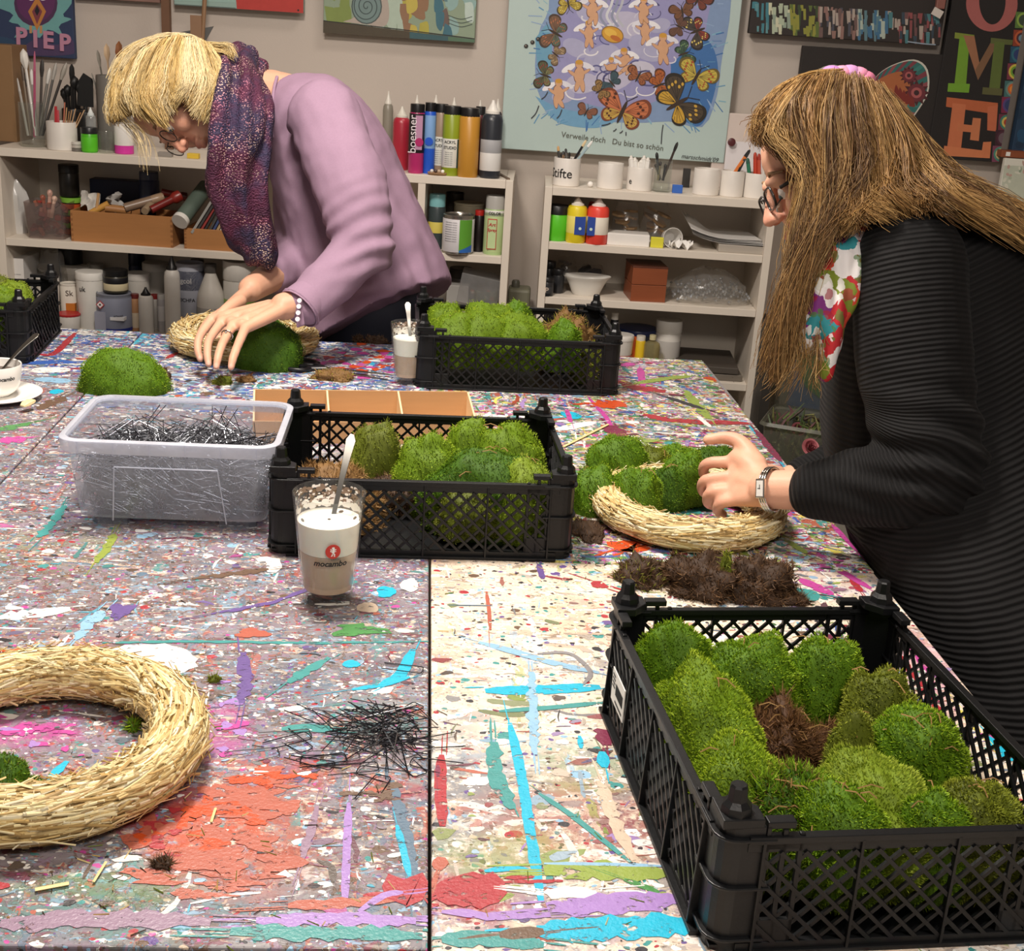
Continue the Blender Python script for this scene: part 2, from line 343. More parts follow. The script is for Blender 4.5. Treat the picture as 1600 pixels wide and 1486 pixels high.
class Dabs:
    """flat flakes of dried paint lying on a tabletop, each a hair higher than the last"""
    def __init__(s): s.g = G(); s.i = 0
    def z(s): s.i += 1; return TZ+.0002+s.i*3e-7
    def blob(s, x, y, r, col, ax=1., ang=0., n=11, rag=.35):
        z = s.z(); ph = random.random()*9; pts = []
        for k in range(n):
            a = 2*math.pi*k/n; rr = r*(1+rag*math.sin(3*a+ph)*random.uniform(.2, .6)+random.uniform(-rag, rag)*.45)
            u, v = rr*ax*math.cos(a), rr*math.sin(a)
            pts.append((x+u*math.cos(ang)-v*math.sin(ang), y+u*math.sin(ang)+v*math.cos(ang), z))
        s.g.poly(pts, col)
    def streak(s, pts, w, col, rag=.25, dry=0):
        pts = [np.array(p[:2]) for p in pts]; L = sum(np.linalg.norm(b-a) for a, b in zip(pts, pts[1:]))
        n = int(max(4, min(40, L/.006))); q = spline(pts, n); z = s.z(); A = []; B = []
        for i in range(n):
            d = q[min(i+1, n-1)]-q[max(i-1, 0)]; d /= (np.linalg.norm(d)+1e-9); nn = np.array([-d[1], d[0]]); t = i/(n-1)
            e = min(1, .45+3.*min(t, 1-t)); ww = w*.5*e
            A.append((*(q[i]+nn*ww*(1+random.uniform(-rag, rag))), z)); B.append((*(q[i]-nn*ww*(1+random.uniform(-rag, rag))), z))
        o = []
        for i in range(n-1):
            o.append((i, i+1, n+i+1, n+i))
        s.g.add(A+B, o, col)
        for _ in range(dry):                          # bristle tails beyond the end
            k = random.choice((0, n-1)); d = q[k]-q[1 if k == 0 else n-2]; d /= (np.linalg.norm(d)+1e-9); nn = np.array([-d[1], d[0]])
            p = q[k]+nn*random.uniform(-.45, .45)*w; s.streak([p, p+d*random.uniform(.01, .05)], w*.12, col, .3)
def dab_field(d, rect, n, cols, smin=.0013, smax=.0062, vert=.35, mute=.65):
    x0, x1, y0, y1 = rect
    for _ in range(n):
        x, y = random.uniform(x0+.01, x1-.01), random.uniform(y0+.01, y1-.01)
        c = PL[random.choice(cols)]; k = random.uniform(.7, 1.1); q = random.uniform(.0, mute); gy = sum(c)/3
        c = tuple(min(1, (v*(1-q)+gy*q)*k) for v in c)
        r = smin*(smax/smin)**(random.random()**2.2)
        if random.random() < .68: d.blob(x, y, r, c, random.uniform(1, 2.6), random.uniform(-.5, .5), random.choice((8, 10, 12)))
        else:
            L = r*random.uniform(4, 13); a = random.gauss(0, .22)+(math.pi/2 if random.random() < vert else 0)
            L = min(L, .07); x2, y2 = x+L*math.cos(a), y+L*math.sin(a)
            if not (x0 < x2 < x1 and y0 < y2 < y1): continue
            d.streak([(x, y), ((x+x2)/2+random.gauss(0, L*.06), (y+y2)/2+random.gauss(0, L*.06)), (x2, y2)], r*random.uniform(.5, 1.2), c, .45)
XS, XL = .026, -.585                                # the seams that run away from the camera
TABLES = dict(
    A=((XL+.0015, XS-.0015, .787, 2.148), MP_A, 'front worktable with lilac-grey paint crust under the straw wreath and loose pins'),
    B=((XS+.0015, .617, .36, 1.535), MP_B, 'worktable with pale bare wood top and cyan strokes under the nearest moss crate'),
    C=((XS+.0015, .619, 1.5385, 2.69), MP_C, 'rainbow-streaked worktable under the half-covered wreath and the farthest crate'),
    D=((XL+.0015, XS-.0015, 2.1515, 2.705), MP_D, 'back worktable with white and blue streaks under the scissors'),
    L=((-1.2, XL-.0015, 1.2, 2.339), MP_A, 'brownish worktable at the left under the coffee cup and saucer'),
    E=((-1.2, XL-.0015, 2.342, 2.716), MP_D, 'small back corner worktable under the left moss crate'))
STROKES = {k: [] for k in TABLES}
def px_stroke(tab, pts, wpx, c, dry=2, rag=.12):
    w = [P(x, y)[:2] for x, y in pts]; zc = pix((*w[0], TZ))[2]
    dx, dy = abs(w[-1][0]-w[0][0]), abs(w[-1][1]-w[0][1]); sn = EYE/math.hypot(EYE, w[0][1]); f = dx/(dx+dy+1e-9)
    wpx = wpx*(1-f+f/sn); STROKES[tab].append(('s', w, wpx*zc/F, c, dry, rag))
def px_blob(tab, x, y, rx, ry, c, rag=.2, n=22):
    p = P(x, y); zc = pix(p)[2]; r = rx*zc/F; STROKES[tab].append(('b', p, r, c, (abs(P(x, y-ry)[1]-P(x, y+ry)[1])/2)/r, rag, n))
# --- the strokes one can tell apart in the photograph
S = px_stroke
S('B', [(758, 1080), (850, 1078), (938, 1074)], 15, 'cyan'); S('B', [(780, 1112), (860, 1106), (945, 1098)], 7, 'teal'); S('B', [(772, 1160), (776, 1210), (800, 1265)], 22, 'teal', 4, .4)
S('B', [(796, 1130), (812, 1200), (830, 1310), (846, 1410)], 15, 'cyan', 2); S('B', [(757, 1362), (800, 1358), (830, 1362)], 8, 'cyan'); S('B', [(748, 1004), (800, 1018), (870, 1038), (936, 1052)], 9, 'sky')
S('B', [(830, 1050), (832, 1110), (836, 1180)], 14, 'sky', 5, .5); S('B', [(842, 1240), (900, 1280), (985, 1348)], 8, 'teal'); S('B', [(690, 1180), (688, 1230), (692, 1292)], 18, 'red', 2); S('B', [(684, 1196), (684, 1215)], 8, 'wine')
S('B', [(935, 1220), (955, 1270), (990, 1345)], 18, 'beige', 4, .4); S('B', [(850, 1362), (930, 1360), (1040, 1366)], 26, 'lime', 5, .3); S('B', [(850, 1350), (940, 1351), (1035, 1354)], 5, 'sky')
S('B', [(855, 1420), (960, 1412), (1060, 1406)], 30, 'lilac', 6, .3); S('B', [(840, 1456), (960, 1450), (1090, 1446)], 34, 'cyan', 6, .3); S('B', [(690, 1425), (780, 1432), (860, 1430)], 12, 'lilac', 6, .4)
S('B', [(680, 1395), (730, 1390), (790, 1388)], 50, 'red', 8, .3); S('B', [(690, 1340), (684, 1360)], 22, 'salmon', 3); S('B', [(690, 1470), (760, 1466), (850, 1476)], 22, 'teal', 6, .4); S('B', [(780, 1462), (850, 1456)], 18, 'brown', 5)
S('B', [(760, 925), (764, 955), (766, 985)], 6, 'salmon'); S('B', [(842, 882), (848, 905)], 10, 'purple', 4); S('B', [(840, 1022), (890, 1022), (922, 1050), (912, 1070)], 6, 'grey'); S('B', [(700, 946), (770, 947)], 1.5, 'slate', 0)
S('B', [(930, 1140), (945, 1150), (948, 1165)], 22, 'wine', 3, .5); S('B', [(940, 1175), (945, 1200)], 20, 'cyan', 1); S('B', [(905, 1150), (908, 1170)], 9, 'cyan', 0); S('B', [(975, 1375), (1030, 1395)], 9, 'green')
S('B', [(925, 910), (950, 918)], 12, 'red', 4, .5); S('B', [(850, 1395), (870, 1396), (930, 1392)], 14, 'white', 10, .6); S('B', [(1210, 920), (1280, 935)], 24, 'teal', 4); S('B', [(1250, 905), (1300, 930)], 14, 'pink', 3)
S('B', [(1385, 1000), (1430, 1060), (1480, 1130)], 12, 'red', 4, .4); S('B', [(1400, 980), (1450, 1050)], 10, 'pink', 4, .4); S('B', [(1540, 1150), (1580, 1190)], 16, 'cyan', 2); S('B', [(1330, 905), (1345, 925)], 12, 'red', 2)
S('B', [(1350, 960), (1372, 985)], 12, 'pink', 3); S('B', [(1500, 1110), (1530, 1145)], 12, 'yellow', 4); S('B', [(1300, 885), (1360, 920)], 10, 'pink', 4); S('B', [(1440, 1010), (1480, 1062)], 9, 'beige', 3)
S('A', [(596, 1070), (625, 1055), (645, 1015)], 15, 'cyan'); S('A', [(550, 1078), (600, 1070), (640, 1058)], 7, 'cyan'); S('A', [(452, 1068), (480, 1048), (515, 1028)], 13, 'teal', 4, .4); S('A', [(440, 1140), (480, 1138), (520, 1140)], 12, 'teal', 4)
px_blob('A', 549, 1038, 14, 6, 'cyan'); px_blob('A', 238, 1034, 66, 27, 'white', .16, 30); px_blob('A', 200, 1022, 26, 14, 'white')
S('A', [(0, 1030), (60, 1028), (160, 1027)], 14, 'teal', 4, .3); S('A', [(0, 1018), (80, 1014)], 5, 'orange'); S('A', [(160, 1005), (300, 1003), (480, 1005), (670, 1003)], 4, 'teal', 3, .5); S('A', [(105, 1190), (80, 1215), (60, 1240)], 13, 'cyan', 4, .3)
S('A', [(545, 1255), (542, 1330), (538, 1420)], 12, 'lilac', 2); S('A', [(612, 1220), (625, 1270), (640, 1340), (648, 1400)], 16, 'slate', 4, .4); S('A', [(620, 1290), (640, 1370)], 10, 'cyan', 3); S('A', [(495, 1260), (485, 1300), (470, 1345)], 12, 'mauve', 5, .5)
S('A', [(0, 1445), (150, 1436), (330, 1440)], 26, 'mauve', 9, .4); S('A', [(360, 1455), (480, 1458), (660, 1462)], 22, 'teal', 9, .4); S('A', [(400, 1440), (520, 1436), (650, 1440)], 18, 'lilac', 9, .4); S('A', [(450, 1415), (560, 1410), (660, 1398)], 16, 'salmon', 8, .4)
S('A', [(600, 1395), (640, 1390), (668, 1400)], 46, 'red', 8, .35); S('A', [(560, 1425), (600, 1400), (630, 1395)], 10, 'lilac', 4); px_blob('A', 1, 1385, 14, 6, 'red')
for (x, y, rx, ry, c) in ((395, 1250, 75, 36, 'salmon'), (330, 1330, 105, 52, 'salmon'), (300, 1290, 60, 40, 'orange'), (420, 1215, 70, 22, 'orange'), (360, 1265, 60, 22, 'orange'), (300, 1380, 90, 30, 'salmon'), (250, 1300, 40, 28, 'red'), (600, 1235, 46, 13, 'brown')):
    for _ in range(16):
        px_blob('A', x+random.gauss(0, rx*.5), y+random.gauss(0, ry*.5), rx*random.uniform(.12, .4), ry*random.uniform(.10, .3), c if random.random() < .7 else 'salmon', .6, 16)
for _ in range(20): px_blob('A', random.gauss(40, 40), random.gauss(1140, 14), random.uniform(5, 18), random.uniform(2, 5), random.choice(('pink', 'lilac', 'pink')), .5, 12)
for _ in range(16): px_blob('A', random.gauss(335, 25), random.gauss(1130, 30), random.uniform(4, 14), random.uniform(2, 6), random.choice(('pink', 'lilac', 'mauve')), .5, 12)
S('A', [(380, 1020), (384, 1060), (376, 1100)], 16, 'purple', 4, .5); S('A', [(160, 955), (140, 975), (118, 1000)], 16, 'sky', 5, .5); S('A', [(0, 965), (50, 960), (110, 953)], 16, 'white', 5, .4); S('A', [(405, 872), (430, 880), (425, 895)], 16, 'white', 2, .5)
px_blob('A', 603, 925, 15, 9, 'cyan'); px_blob('A', 640, 915, 14, 10, 'white'); px_blob('A', 560, 985, 40, 10, 'green', .6); px_blob('A', 395, 990, 24, 7, 'salmon', .5); px_blob('A', 575, 950, 18, 8, 'beige'); px_blob('A', 190, 955, 16, 12, 'purple', .6)
S('A', [(60, 840), (80, 820), (100, 790)], 16, 'teal', 5, .5); S('A', [(150, 880), (170, 850), (178, 835)], 14, 'olive', 5, .5); S('A', [(330, 960), (430, 940), (520, 905)], 6, 'purple', 4, .5); S('A', [(300, 905), (420, 890)], 8, 'brown', 6, .5)
S('C', [(1005, 648), (1060, 658), (1170, 662)], 7, 'red', 2, .3); S('C', [(1070, 610), (1095, 640), (1108, 655)], 14, 'lime', 3, .4); S('C', [(920, 622), (945, 650), (960, 675)], 6, 'pink', 2); S('C', [(1000, 575), (1005, 605)], 9, 'pink', 2); S('C', [(970, 572), (990, 568)], 7, 'pink')
S('C', [(930, 634), (950, 632), (975, 630)], 14, 'orange', 5, .4); S('C', [(975, 600), (1000, 607), (1040, 612)], 10, 'red', 4, .4); S('C', [(1090, 650), (1110, 668)], 7, 'white'); S('C', [(1170, 665), (1205, 705), (1230, 735)], 5, 'cyan', 0); S('C', [(1180, 672), (1220, 722)], 12, 'wine', 3, .3)
S('C', [(955, 665), (975, 690)], 22, 'wine', 3, .4); S('C', [(1100, 680), (1118, 695)], 9, 'purple'); S('C', [(990, 600), (1040, 592), (1080, 588)], 6, 'lime', 4); S('C', [(1100, 590), (1135, 598), (1140, 612)], 12, 'orange', 4, .5); S('C', [(1040, 620), (1100, 640)], 6, 'dark', 4)
S('C', [(880, 650), (905, 648)], 14, 'cyan', 2); S('C', [(960, 858), (985, 852), (1003, 862)], 22, 'orange', 2, .3); S('C', [(870, 672), (930, 660)], 9, 'white', 4); S('C', [(1100, 565), (1150, 630)], 8, 'grey', 5, .5); S('C', [(1060, 800), (1120, 790)], 16, 'teal', 5, .5)
S('C', [(1090, 815), (1120, 820)], 8, 'pink', 4); S('C', [(1300, 820), (1340, 862)], 9, 'pink', 3); S('C', [(1230, 845), (1260, 865)], 9, 'lime', 4); S('C', [(885, 640), (892, 660)], 8, 'pink'); S('C', [(910, 600), (960, 612)], 6, 'white', 4)
S('D', [(85, 552), (105, 530), (125, 510)], 9, 'red', 2, .2); S('D', [(60, 554), (90, 553)], 4, 'wine', 2); S('D', [(200, 530), (215, 512)], 9, 'orange', 2); S('D', [(185, 528), (200, 520)], 10, 'blue', 2); S('D', [(135, 515), (165, 512)], 10, 'teal', 4); S('D', [(260, 560), (280, 550)], 6, 'red', 3)
for (x, y) in ((535, 555), (560, 570), (520, 565), (590, 560), (575, 545), (545, 580), (600, 575)):
    for _ in range(9): px_blob('D', random.gauss(x, 18), random.gauss(y, 5), random.uniform(4, 14), random.uniform(1, 3), random.choice(('orange', 'pink', 'wine', 'mauve', 'orange')), .5, 10)
S('E', [(60, 554), (85, 552), (118, 520)], 9, 'red', 2); S('E', [(45, 568), (80, 566), (120, 566)], 7, 'blue', 4); S('E', [(50, 578), (110, 578)], 9, 'white', 4); S('L', [(55, 592), (110, 596)], 8, 'sky', 5); S('L', [(0, 690), (40, 685)], 12, 'pink', 5, .5)
S('L', [(60, 640), (100, 620)], 14, 'brown', 5, .5); px_blob('L', 88, 612, 10, 4, 'cyan'); S('L', [(0, 672), (50, 660)], 10, 'green', 5, .5)
COLS = dict(A=['white']*6+['beige', 'grey', 'mauve', 'slate', 'brown', 'teal', 'salmon', 'sky', 'wine', 'pink', 'purple', 'dark', 'cyan'],
            B=['white']*8+['beige']*4+['salmon', 'sky', 'teal', 'brown', 'lime', 'purple', 'dark', 'grey', 'red'],
            C=['white']*3+['sky', 'pink', 'red', 'lime', 'teal', 'blue', 'dark', 'orange', 'wine', 'yellow', 'slate', 'green', 'beige', 'lilac'],
            D=['white']*6+['sky', 'blue', 'teal', 'red', 'dark', 'mauve', 'cyan', 'orange', 'wine', 'slate'])
COLS['L'] = COLS['A']; COLS['E'] = COLS['D']
NUM = dict(A=1300, B=600, C=1500, D=800, L=400, E=220)
for k, (r, m, lab) in TABLES.items():
    x0, x1, y0, y1 = r
    t = thing('work_table', lab, 'table', ((x0+x1)/2, (y0+y1)/2, 0))
    cx, cy = (x0+x1)/2, (y0+y1)/2
    def loc(g): g.v = [(x-cx, y-cy, z) for x, y, z in g.v]; return g
    obj('tabletop', loc(G().box(x0, x1, y0, y1, TZ-.022, TZ)), m, t, bevel=.0018)
    d = Dabs()
    if k == 'B':
        dab_field(d, (x0, x1, .75, 1.2), 320, ['lime', 'teal', 'salmon', 'lilac', 'sky', 'brown', 'wine', 'white', 'white', 'beige', 'grey', 'olive'], .0016, .009)
    dab_field(d, r if k != 'B' else (x0, x1, .75, y1), NUM[k], COLS[k], smax=.0095 if k in 'CDE' else .0065, mute=.35 if k == 'C' else .6)
    if k == 'B': dab_field(d, (x0+.3, x1, 1.0, y1), 500, COLS['C'])
    for s in STROKES[k]:
        if s[0] == 's': d.streak(s[1], s[2], PL[s[3]], s[5], s[4])
        else: d.blob(s[1][0], s[1][1], s[2], PL[s[3]], 1., 0., s[6], s[5]); n = s[6]; d.g.v[-n:] = [(x, s[1][1]+(y-s[1][1])*s[4], z) for x, y, z in d.g.v[-n:]]
    dab_field(d, r if k != 'B' else (x0, x1, .75, y1), NUM[k]//6, ['white', 'dark', 'white', 'teal', 'brown'], .0008, .002)
    d.g.v = [(min(max(x, x0), x1), min(max(y, y0), y1), z) for x, y, z in d.g.v]
    obj('dried_paint', loc(d.g), M_dab, t, kind='stuff')
    obj('apron', loc(G().box(x0+.03, x1-.03, y0+.03, y1-.03, TZ-.075, TZ-.022)), M_edge, t)
    for sx in (x0+.04, x1-.075):
        for sy in (y0+.04, y1-.075): obj('leg', loc(G().box(sx, sx+.035, sy, sy+.035, 0, TZ-.022)), M_steel, t, bevel=.003)

# ------------------------------------------------------------------ black plastic crates
M_crate = mat('black crate plastic', '#101113', .4, var=.15, scale=40, bump=.1, bscale=300, spec=.35)
M_paper = mat('white label paper', '#e9e7e2', .6)
M_ink = mat('black print', '#17171a', .6)
def lattice(w, h, pitch=.0135, wd=.0032):
    """diagonal net inside a w x h rectangle, in the xz plane"""
    g = G()
    for sgn in (1, -1):
        k = -h
        while k < w+h:
            # line x = k + sgn*z' , clip to 0..w
            pts = []
            for z in np.linspace(0, h, 2): pts.append((k+(z if sgn > 0 else h-z), z))
            (xa, za), (xb, zb) = pts
            def cut(x): return za+(x-xa)/(xb-xa)*(zb-za)
            if xa > xb: xa, za, xb, zb = xb, zb, xa, za
            if xa < 0:
                if xb > 0: za = cut(0.) if xb != xa else za; xa = 0.
            if xb > w:
                if xa < w: zb = za+(w-xa)*(1 if zb > za else -1); xb = w
            if xb-xa > .004 and xa >= 0 and xb <= w+1e-6:
                L = math.hypot(xb-xa, zb-za); a = math.atan2(zb-za, xb-xa)
                M = Matrix.Translation(((xa+xb)/2, .0012*sgn, (za+zb)/2)) @ Matrix.Rotation(-a, 4, 'Y')
                g.box(-L/2, L/2, -.0014, .0014, -wd/2, wd/2, M)
            k += pitch*1.414
    return g
CW, CD, CH = .394, .30, .104
def crate(label, cx, cy, rz):
    """40 x 30 produce crate: four lattice walls with rails and ribs, four stacking corner posts with pegs, a net floor"""
    t = thing('plastic_crate', label, 'crate', (cx, cy, TZ), rz, 'black lattice crates of moss on the worktables')
    g = G(); n = 14
    g.box(-CW/2+.004, CW/2-.004, -CD/2+.004, CD/2-.004, .004, .0065)
    for i in range(n+1):
        x = -CW/2+.01+(CW-.02)*i/n; g.box(x-.0015, x+.0015, -CD/2+.006, CD/2-.006, .001, .0062)
    obj('crate_floor', g, M_crate, t)
    for (L, off, ang) in ((CW, CD/2, 0), (CW, CD/2, math.pi), (CD, CW/2, math.pi/2), (CD, CW/2, -math.pi/2)):
        R = Matrix.Rotation(ang, 4, 'Z') @ Matrix.Translation((0, -off, 0)); l = L-.07
        g = G(); a, b = -l/2, l/2
        g.box(a-.012, b+.012, -.001, .007, CH-.006, CH, R); g.box(a-.012, b+.012, .001, .003, CH-.014, CH-.005, R)     # top rail
        g.box(a-.012, b+.012, -.006 if L == CW else -.003, .006, 0, .004, R); g.box(a-.012, b+.012, .0, .006, .003, .010, R)                                                                  # bottom flange
        nr = 4 if L == CW else 3
        for i in range(nr+1): x = a+l*i/nr; g.add([R @ Vector(q) for q in [(x-.0013, -.0055 if L == CW else -.0025, .003), (x+.0013, -.0055 if L == CW else -.0025, .003), (x+.0013, .004, .003), (x-.0013, .004, .003), (x-.0013, -.0012, CH-.004), (x+.0013, -.0012, CH-.004), (x+.0013, .004, CH-.004), (x-.0013, .004, CH-.004)]], [(0, 3, 2, 1), (4, 5, 6, 7), (0, 1, 5, 4), (1, 2, 6, 5), (2, 3, 7, 6), (3, 0, 4, 7)])
        p = obj('side_panel', g, M_crate, t, bevel=.0006)
        obj('lattice', xf(lattice(l, CH-.022), R @ Matrix.Translation((a, .002, .0085))), M_crate, p, kind='stuff')
    for sx in (-1, 1):
        for sy in (-1, 1):
            M = Matrix.Translation((sx*CW/2, sy*CD/2, 0)) @ Matrix.Diagonal((-sx, -sy, 1, 1))
            H = CH+.014; g = G()
            # rounded outer skin of the post (quarter arc), inner web arms with two slots, fins
            arc = [(.036, .002)]+[(.018-.016*math.sin(q), .018-.016*math.cos(q)) for q in np.linspace(0, math.pi/2, 5)]+[(.002, .036)]
            inn = [(.006, .036), (.006, .024), (.024, .006), (.036, .006)]
            g.prism(arc+inn, 0, H-.006, M)
            for z in (.012, .058, CH-.004):
                fo = [(.044, -.002), (.016, -.002)]+[(.016-.018*math.sin(q), .016-.018*math.cos(q)) for q in np.linspace(.3, math.pi/2-.3, 4)]+[(-.002, .016), (-.002, .044), (.008, .044), (.008, .008), (.044, .008)]
                g.prism(fo, z, z+.0025, M)
            for (p0, p1) in (((.036, .001), (.066, .005)), ((.001, .036), (.005, .066))):         # shoulders with two slots, sloping to the rail
                (x0, y0), (x1, y1) = p0, p1; ax = x1-x0 > y1-y0
                for f0, f1 in ((0, .12), (.42, .56), (.86, 1.)):
                    q = ((x0+(x1-x0)*f0, x0+(x1-x0)*f1, y0, y1) if ax else (x0, x1, y0+(y1-y0)*f0, y0+(y1-y0)*f1)); g.box(*q, .0, H-.004-.008*f1, M)
                g.box(x0, x1, y0, y1, CH-.012, CH-.002, M); g.box(x0, x1, y0, y1, .0, .03, M)
                if ax: g.box(x0, x0+.022, y0, y1+.006, H-.008, H-.002, M)
                else: g.box(x0, x1+.006, y0, y0+.022, H-.008, H-.002, M)
            g.prism([(.002, .002), (.034, .002), (.034, .02), (.02, .034), (.002, .034)], H-.008, H, M)   # cap plate
            c = obj('corner_post', g, M_crate, t, bevel=.0008)
            pg = G(); c0 = M @ Vector((.015, .015, H))
            pg.lathe([(.0125, -.001), (.0115, .006), (.0078, .010), (.0068, .021), (.0056, .0225)], 8, c=tuple(c0))
            obj('peg', pg, M_crate, c, smooth=30)
    return t
def frame_from(px_a, px_b, side):
    """crate centre and turn from the two bottom corners of one visible side, left to right (front side) or far to near (left side)"""
    a, b = P(*px_a), P(*px_b); d = (b-a)[:2]; d /= np.linalg.norm(d)
    if side == 'front':
        m = (a+b)[:2]/2; n = np.array([-d[1], d[0]]); c = m+n*CD/2; return c[0], c[1], math.atan2(d[1], d[0])
    m = (a+b)[:2]/2; n = np.array([-d[1], d[0]]); c = m+n*CD/2; return c[0], c[1], math.atan2(d[1], d[0])
c_mid = frame_from((418, 866), (895, 876), 'front'); c_back = frame_from((645, 606), (968, 619), 'front'); c_right = frame_from((937, 1092), (1100, 1492), 'left')
_p = P(36, 572); _q = P(90, 516); _d = (_p-_q)[:2]/np.linalg.norm((_p-_q)[:2])
c_left = (_p[0]+_d[0]*0-.5*CW*1.-.0, (_p[1]+_d[1]*0)+CD/2, math.atan2(_d[0], -_d[1]))
CR = dict(mid=crate('black lattice crate of moss behind the full latte glass', *c_mid), back=crate('farthest black lattice crate of moss, beside the second latte glass', *c_back),
          right=crate('biggest-looking black lattice crate, at the lower right, with a white barcode sticker', *c_right), left=crate('black lattice crate cut off by the left edge, behind the coffee cup', *c_left))
# barcode sticker on the long side of the nearest crate
g = G(); g.box(-.135, -.085, -CD/2-.0045, -CD/2-.0035, .036, .07); st = obj('sticker', g, M_paper, CR['right'], label='white barcode sticker on the black crate')
g = G(); x = -.118
for i in range(14):
    wd = random.choice((.0006, .0011, .0016)); g.box(x, x+wd*.7, -CD/2-.0049, -CD/2-.0044, .048, .060); x += wd+.0009
for k in range(4): g.box(-.132, -.122, -CD/2-.0049, -CD/2-.0044, .064-.004*k, .0655-.004*k)
g.box(-.118, -.09, -CD/2-.0049, -CD/2-.0044, .040, .042)
obj('barcode', g, M_ink, st)

# ------------------------------------------------------------------ moss
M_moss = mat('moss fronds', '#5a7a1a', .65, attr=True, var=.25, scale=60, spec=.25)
GREENS = dict(bright=('#8fb218', '#cfe63a', '#3a500a'), lime=('#9cb42c', '#d2e055', '#4c5f12'), deep=('#5f8f18', '#9fc42a', '#22380a'), olive=('#828f22', '#bcc440', '#39400f'), fresh=('#7dac16', '#bedc30', '#2f480a'),
              brown=('#6e4c2c', '#9a7146', '#38251a'), dry=('#a07a48', '#cba56c', '#5e4426'), soil=('#5c4432', '#8f6d4e', '#2a1e15'))
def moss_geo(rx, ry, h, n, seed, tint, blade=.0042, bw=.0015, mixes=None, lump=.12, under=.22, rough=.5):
    """a domed cushion: dark lumpy body, and n short fronds standing on it"""
    r = np.random.default_rng(seed); ca, cb, cd = (np.array(lin(x)) for x in GREENS[tint])
    def surf(th, ph):                                     # th azimuth, ph 0 top .. 1 rim (beyond 1 tucks under)
        a = np.clip(ph, 0, 1.25)*math.pi/2; s = np.sin(a)**.8; c = np.cos(a)
        d = np.stack([np.cos(th)*s, np.sin(th)*s, np.clip(c, -.25, 1)], -1)
        lm = np.array([mnoise.noise(Vector((x*1.9+seed*3.3, y*1.9-seed, z*1.9+seed*.7)))+.5*mnoise.noise(Vector((x*4.1-seed, y*4.1+seed, z*4.1))) for x, y, z in d])
        k = 1+lump*lm*1.5
        return d*k[:, None]*np.array([rx, ry, h]), d, lm
    nu, nv = 26, 12; th = np.tile(np.arange(nu)*2*math.pi/nu, nv); ph = np.repeat(np.linspace(.02, 1.2, nv), nu)
    V, d0, lm = surf(th, ph); V = V*.97
    f = [(i*nu+k, (i+1)*nu+k, (i+1)*nu+(k+1) % nu, i*nu+(k+1) % nu) for i in range(nv-1) for k in range(nu)]
    tri = [(a, b, c) for a, b, c, d in f]+[(a, c, d) for a, b, c, d in f]+[(0, k, (k+1) % nu) for k in range(1, nu-1)]
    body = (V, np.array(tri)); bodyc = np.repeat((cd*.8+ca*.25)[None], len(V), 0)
    th = r.uniform(0, 2*math.pi, n); ph = np.sqrt(r.uniform(.0, 1.18**2, n))
    p, d, lm = surf(th, ph)
    nr = d/np.array([rx, ry, h]); nr /= np.linalg.norm(nr, axis=1)[:, None]
    jit = r.normal(0, rough, (n, 3)); dr = nr+jit+np.array([0, 0, .25]); dr /= np.linalg.norm(dr, axis=1)[:, None]
    L = blade*r.uniform(.5, 1.25, n)[:, None]; side = np.cross(dr, r.normal(0, 1, (n, 3))); side /= np.linalg.norm(side, axis=1)[:, None]
    w = bw*r.uniform(.6, 1.3, n)[:, None]; q = p-nr*blade*.35
    A, B, T = q-side*w/2, q+side*w/2, q+dr*L
    vt = np.stack([A, B, T], 1).reshape(-1, 3)
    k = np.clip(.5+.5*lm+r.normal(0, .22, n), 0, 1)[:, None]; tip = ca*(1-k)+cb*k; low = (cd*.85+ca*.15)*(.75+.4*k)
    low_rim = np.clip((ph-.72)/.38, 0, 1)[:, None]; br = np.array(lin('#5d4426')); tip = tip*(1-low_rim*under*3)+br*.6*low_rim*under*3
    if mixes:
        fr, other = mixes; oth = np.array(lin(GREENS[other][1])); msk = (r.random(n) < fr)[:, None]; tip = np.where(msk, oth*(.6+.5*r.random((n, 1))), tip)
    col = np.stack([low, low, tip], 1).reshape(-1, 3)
    return (np.vstack([body[0], vt]), np.vstack([body[1], np.arange(3*n).reshape(-1, 3)+len(V)]), np.vstack([bodyc, col]))
_mseed = [11]
M_needle = mat('dry pine needles', '#a07c4a', .6, var=.2)
def moss(label, x, y, z, rx, ry, h, tint='bright', rz=0., n=None, tilt=(0, 0), name='moss_cushion', cat='moss', group=None, straws=0, **kw):
    _mseed[0] += 1; s = _mseed[0]
    if n is None:
        near = pix((x, y, z))[2]; n = int(min(14000, max(2600, rx*ry*3.2e6*(1.5/near)**2)))
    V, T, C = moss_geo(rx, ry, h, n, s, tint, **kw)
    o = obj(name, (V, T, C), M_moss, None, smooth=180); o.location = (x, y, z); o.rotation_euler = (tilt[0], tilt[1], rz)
    tag(o, label, cat, group)
    if straws:
        g = G(); r = random.Random(s)
        for _ in range(straws):
            a = r.uniform(0, 6.28); q = r.uniform(.1, .8); px_, py_ = rx*q*math.cos(a), ry*q*math.sin(a); pz = h*math.sqrt(max(.05, 1-q*q))+.003
            b = r.uniform(0, 6.28); L = r.uniform(.008, .024)
            g.tube([(px_, py_, pz), (px_+L*.5*math.cos(b), py_+L*.5*math.sin(b), pz+.002), (px_+L*math.cos(b), py_+L*math.sin(b), pz-.003)], .0006, 3)
        obj('dry_needle', g, M_needle, o, kind='stuff')
    return o

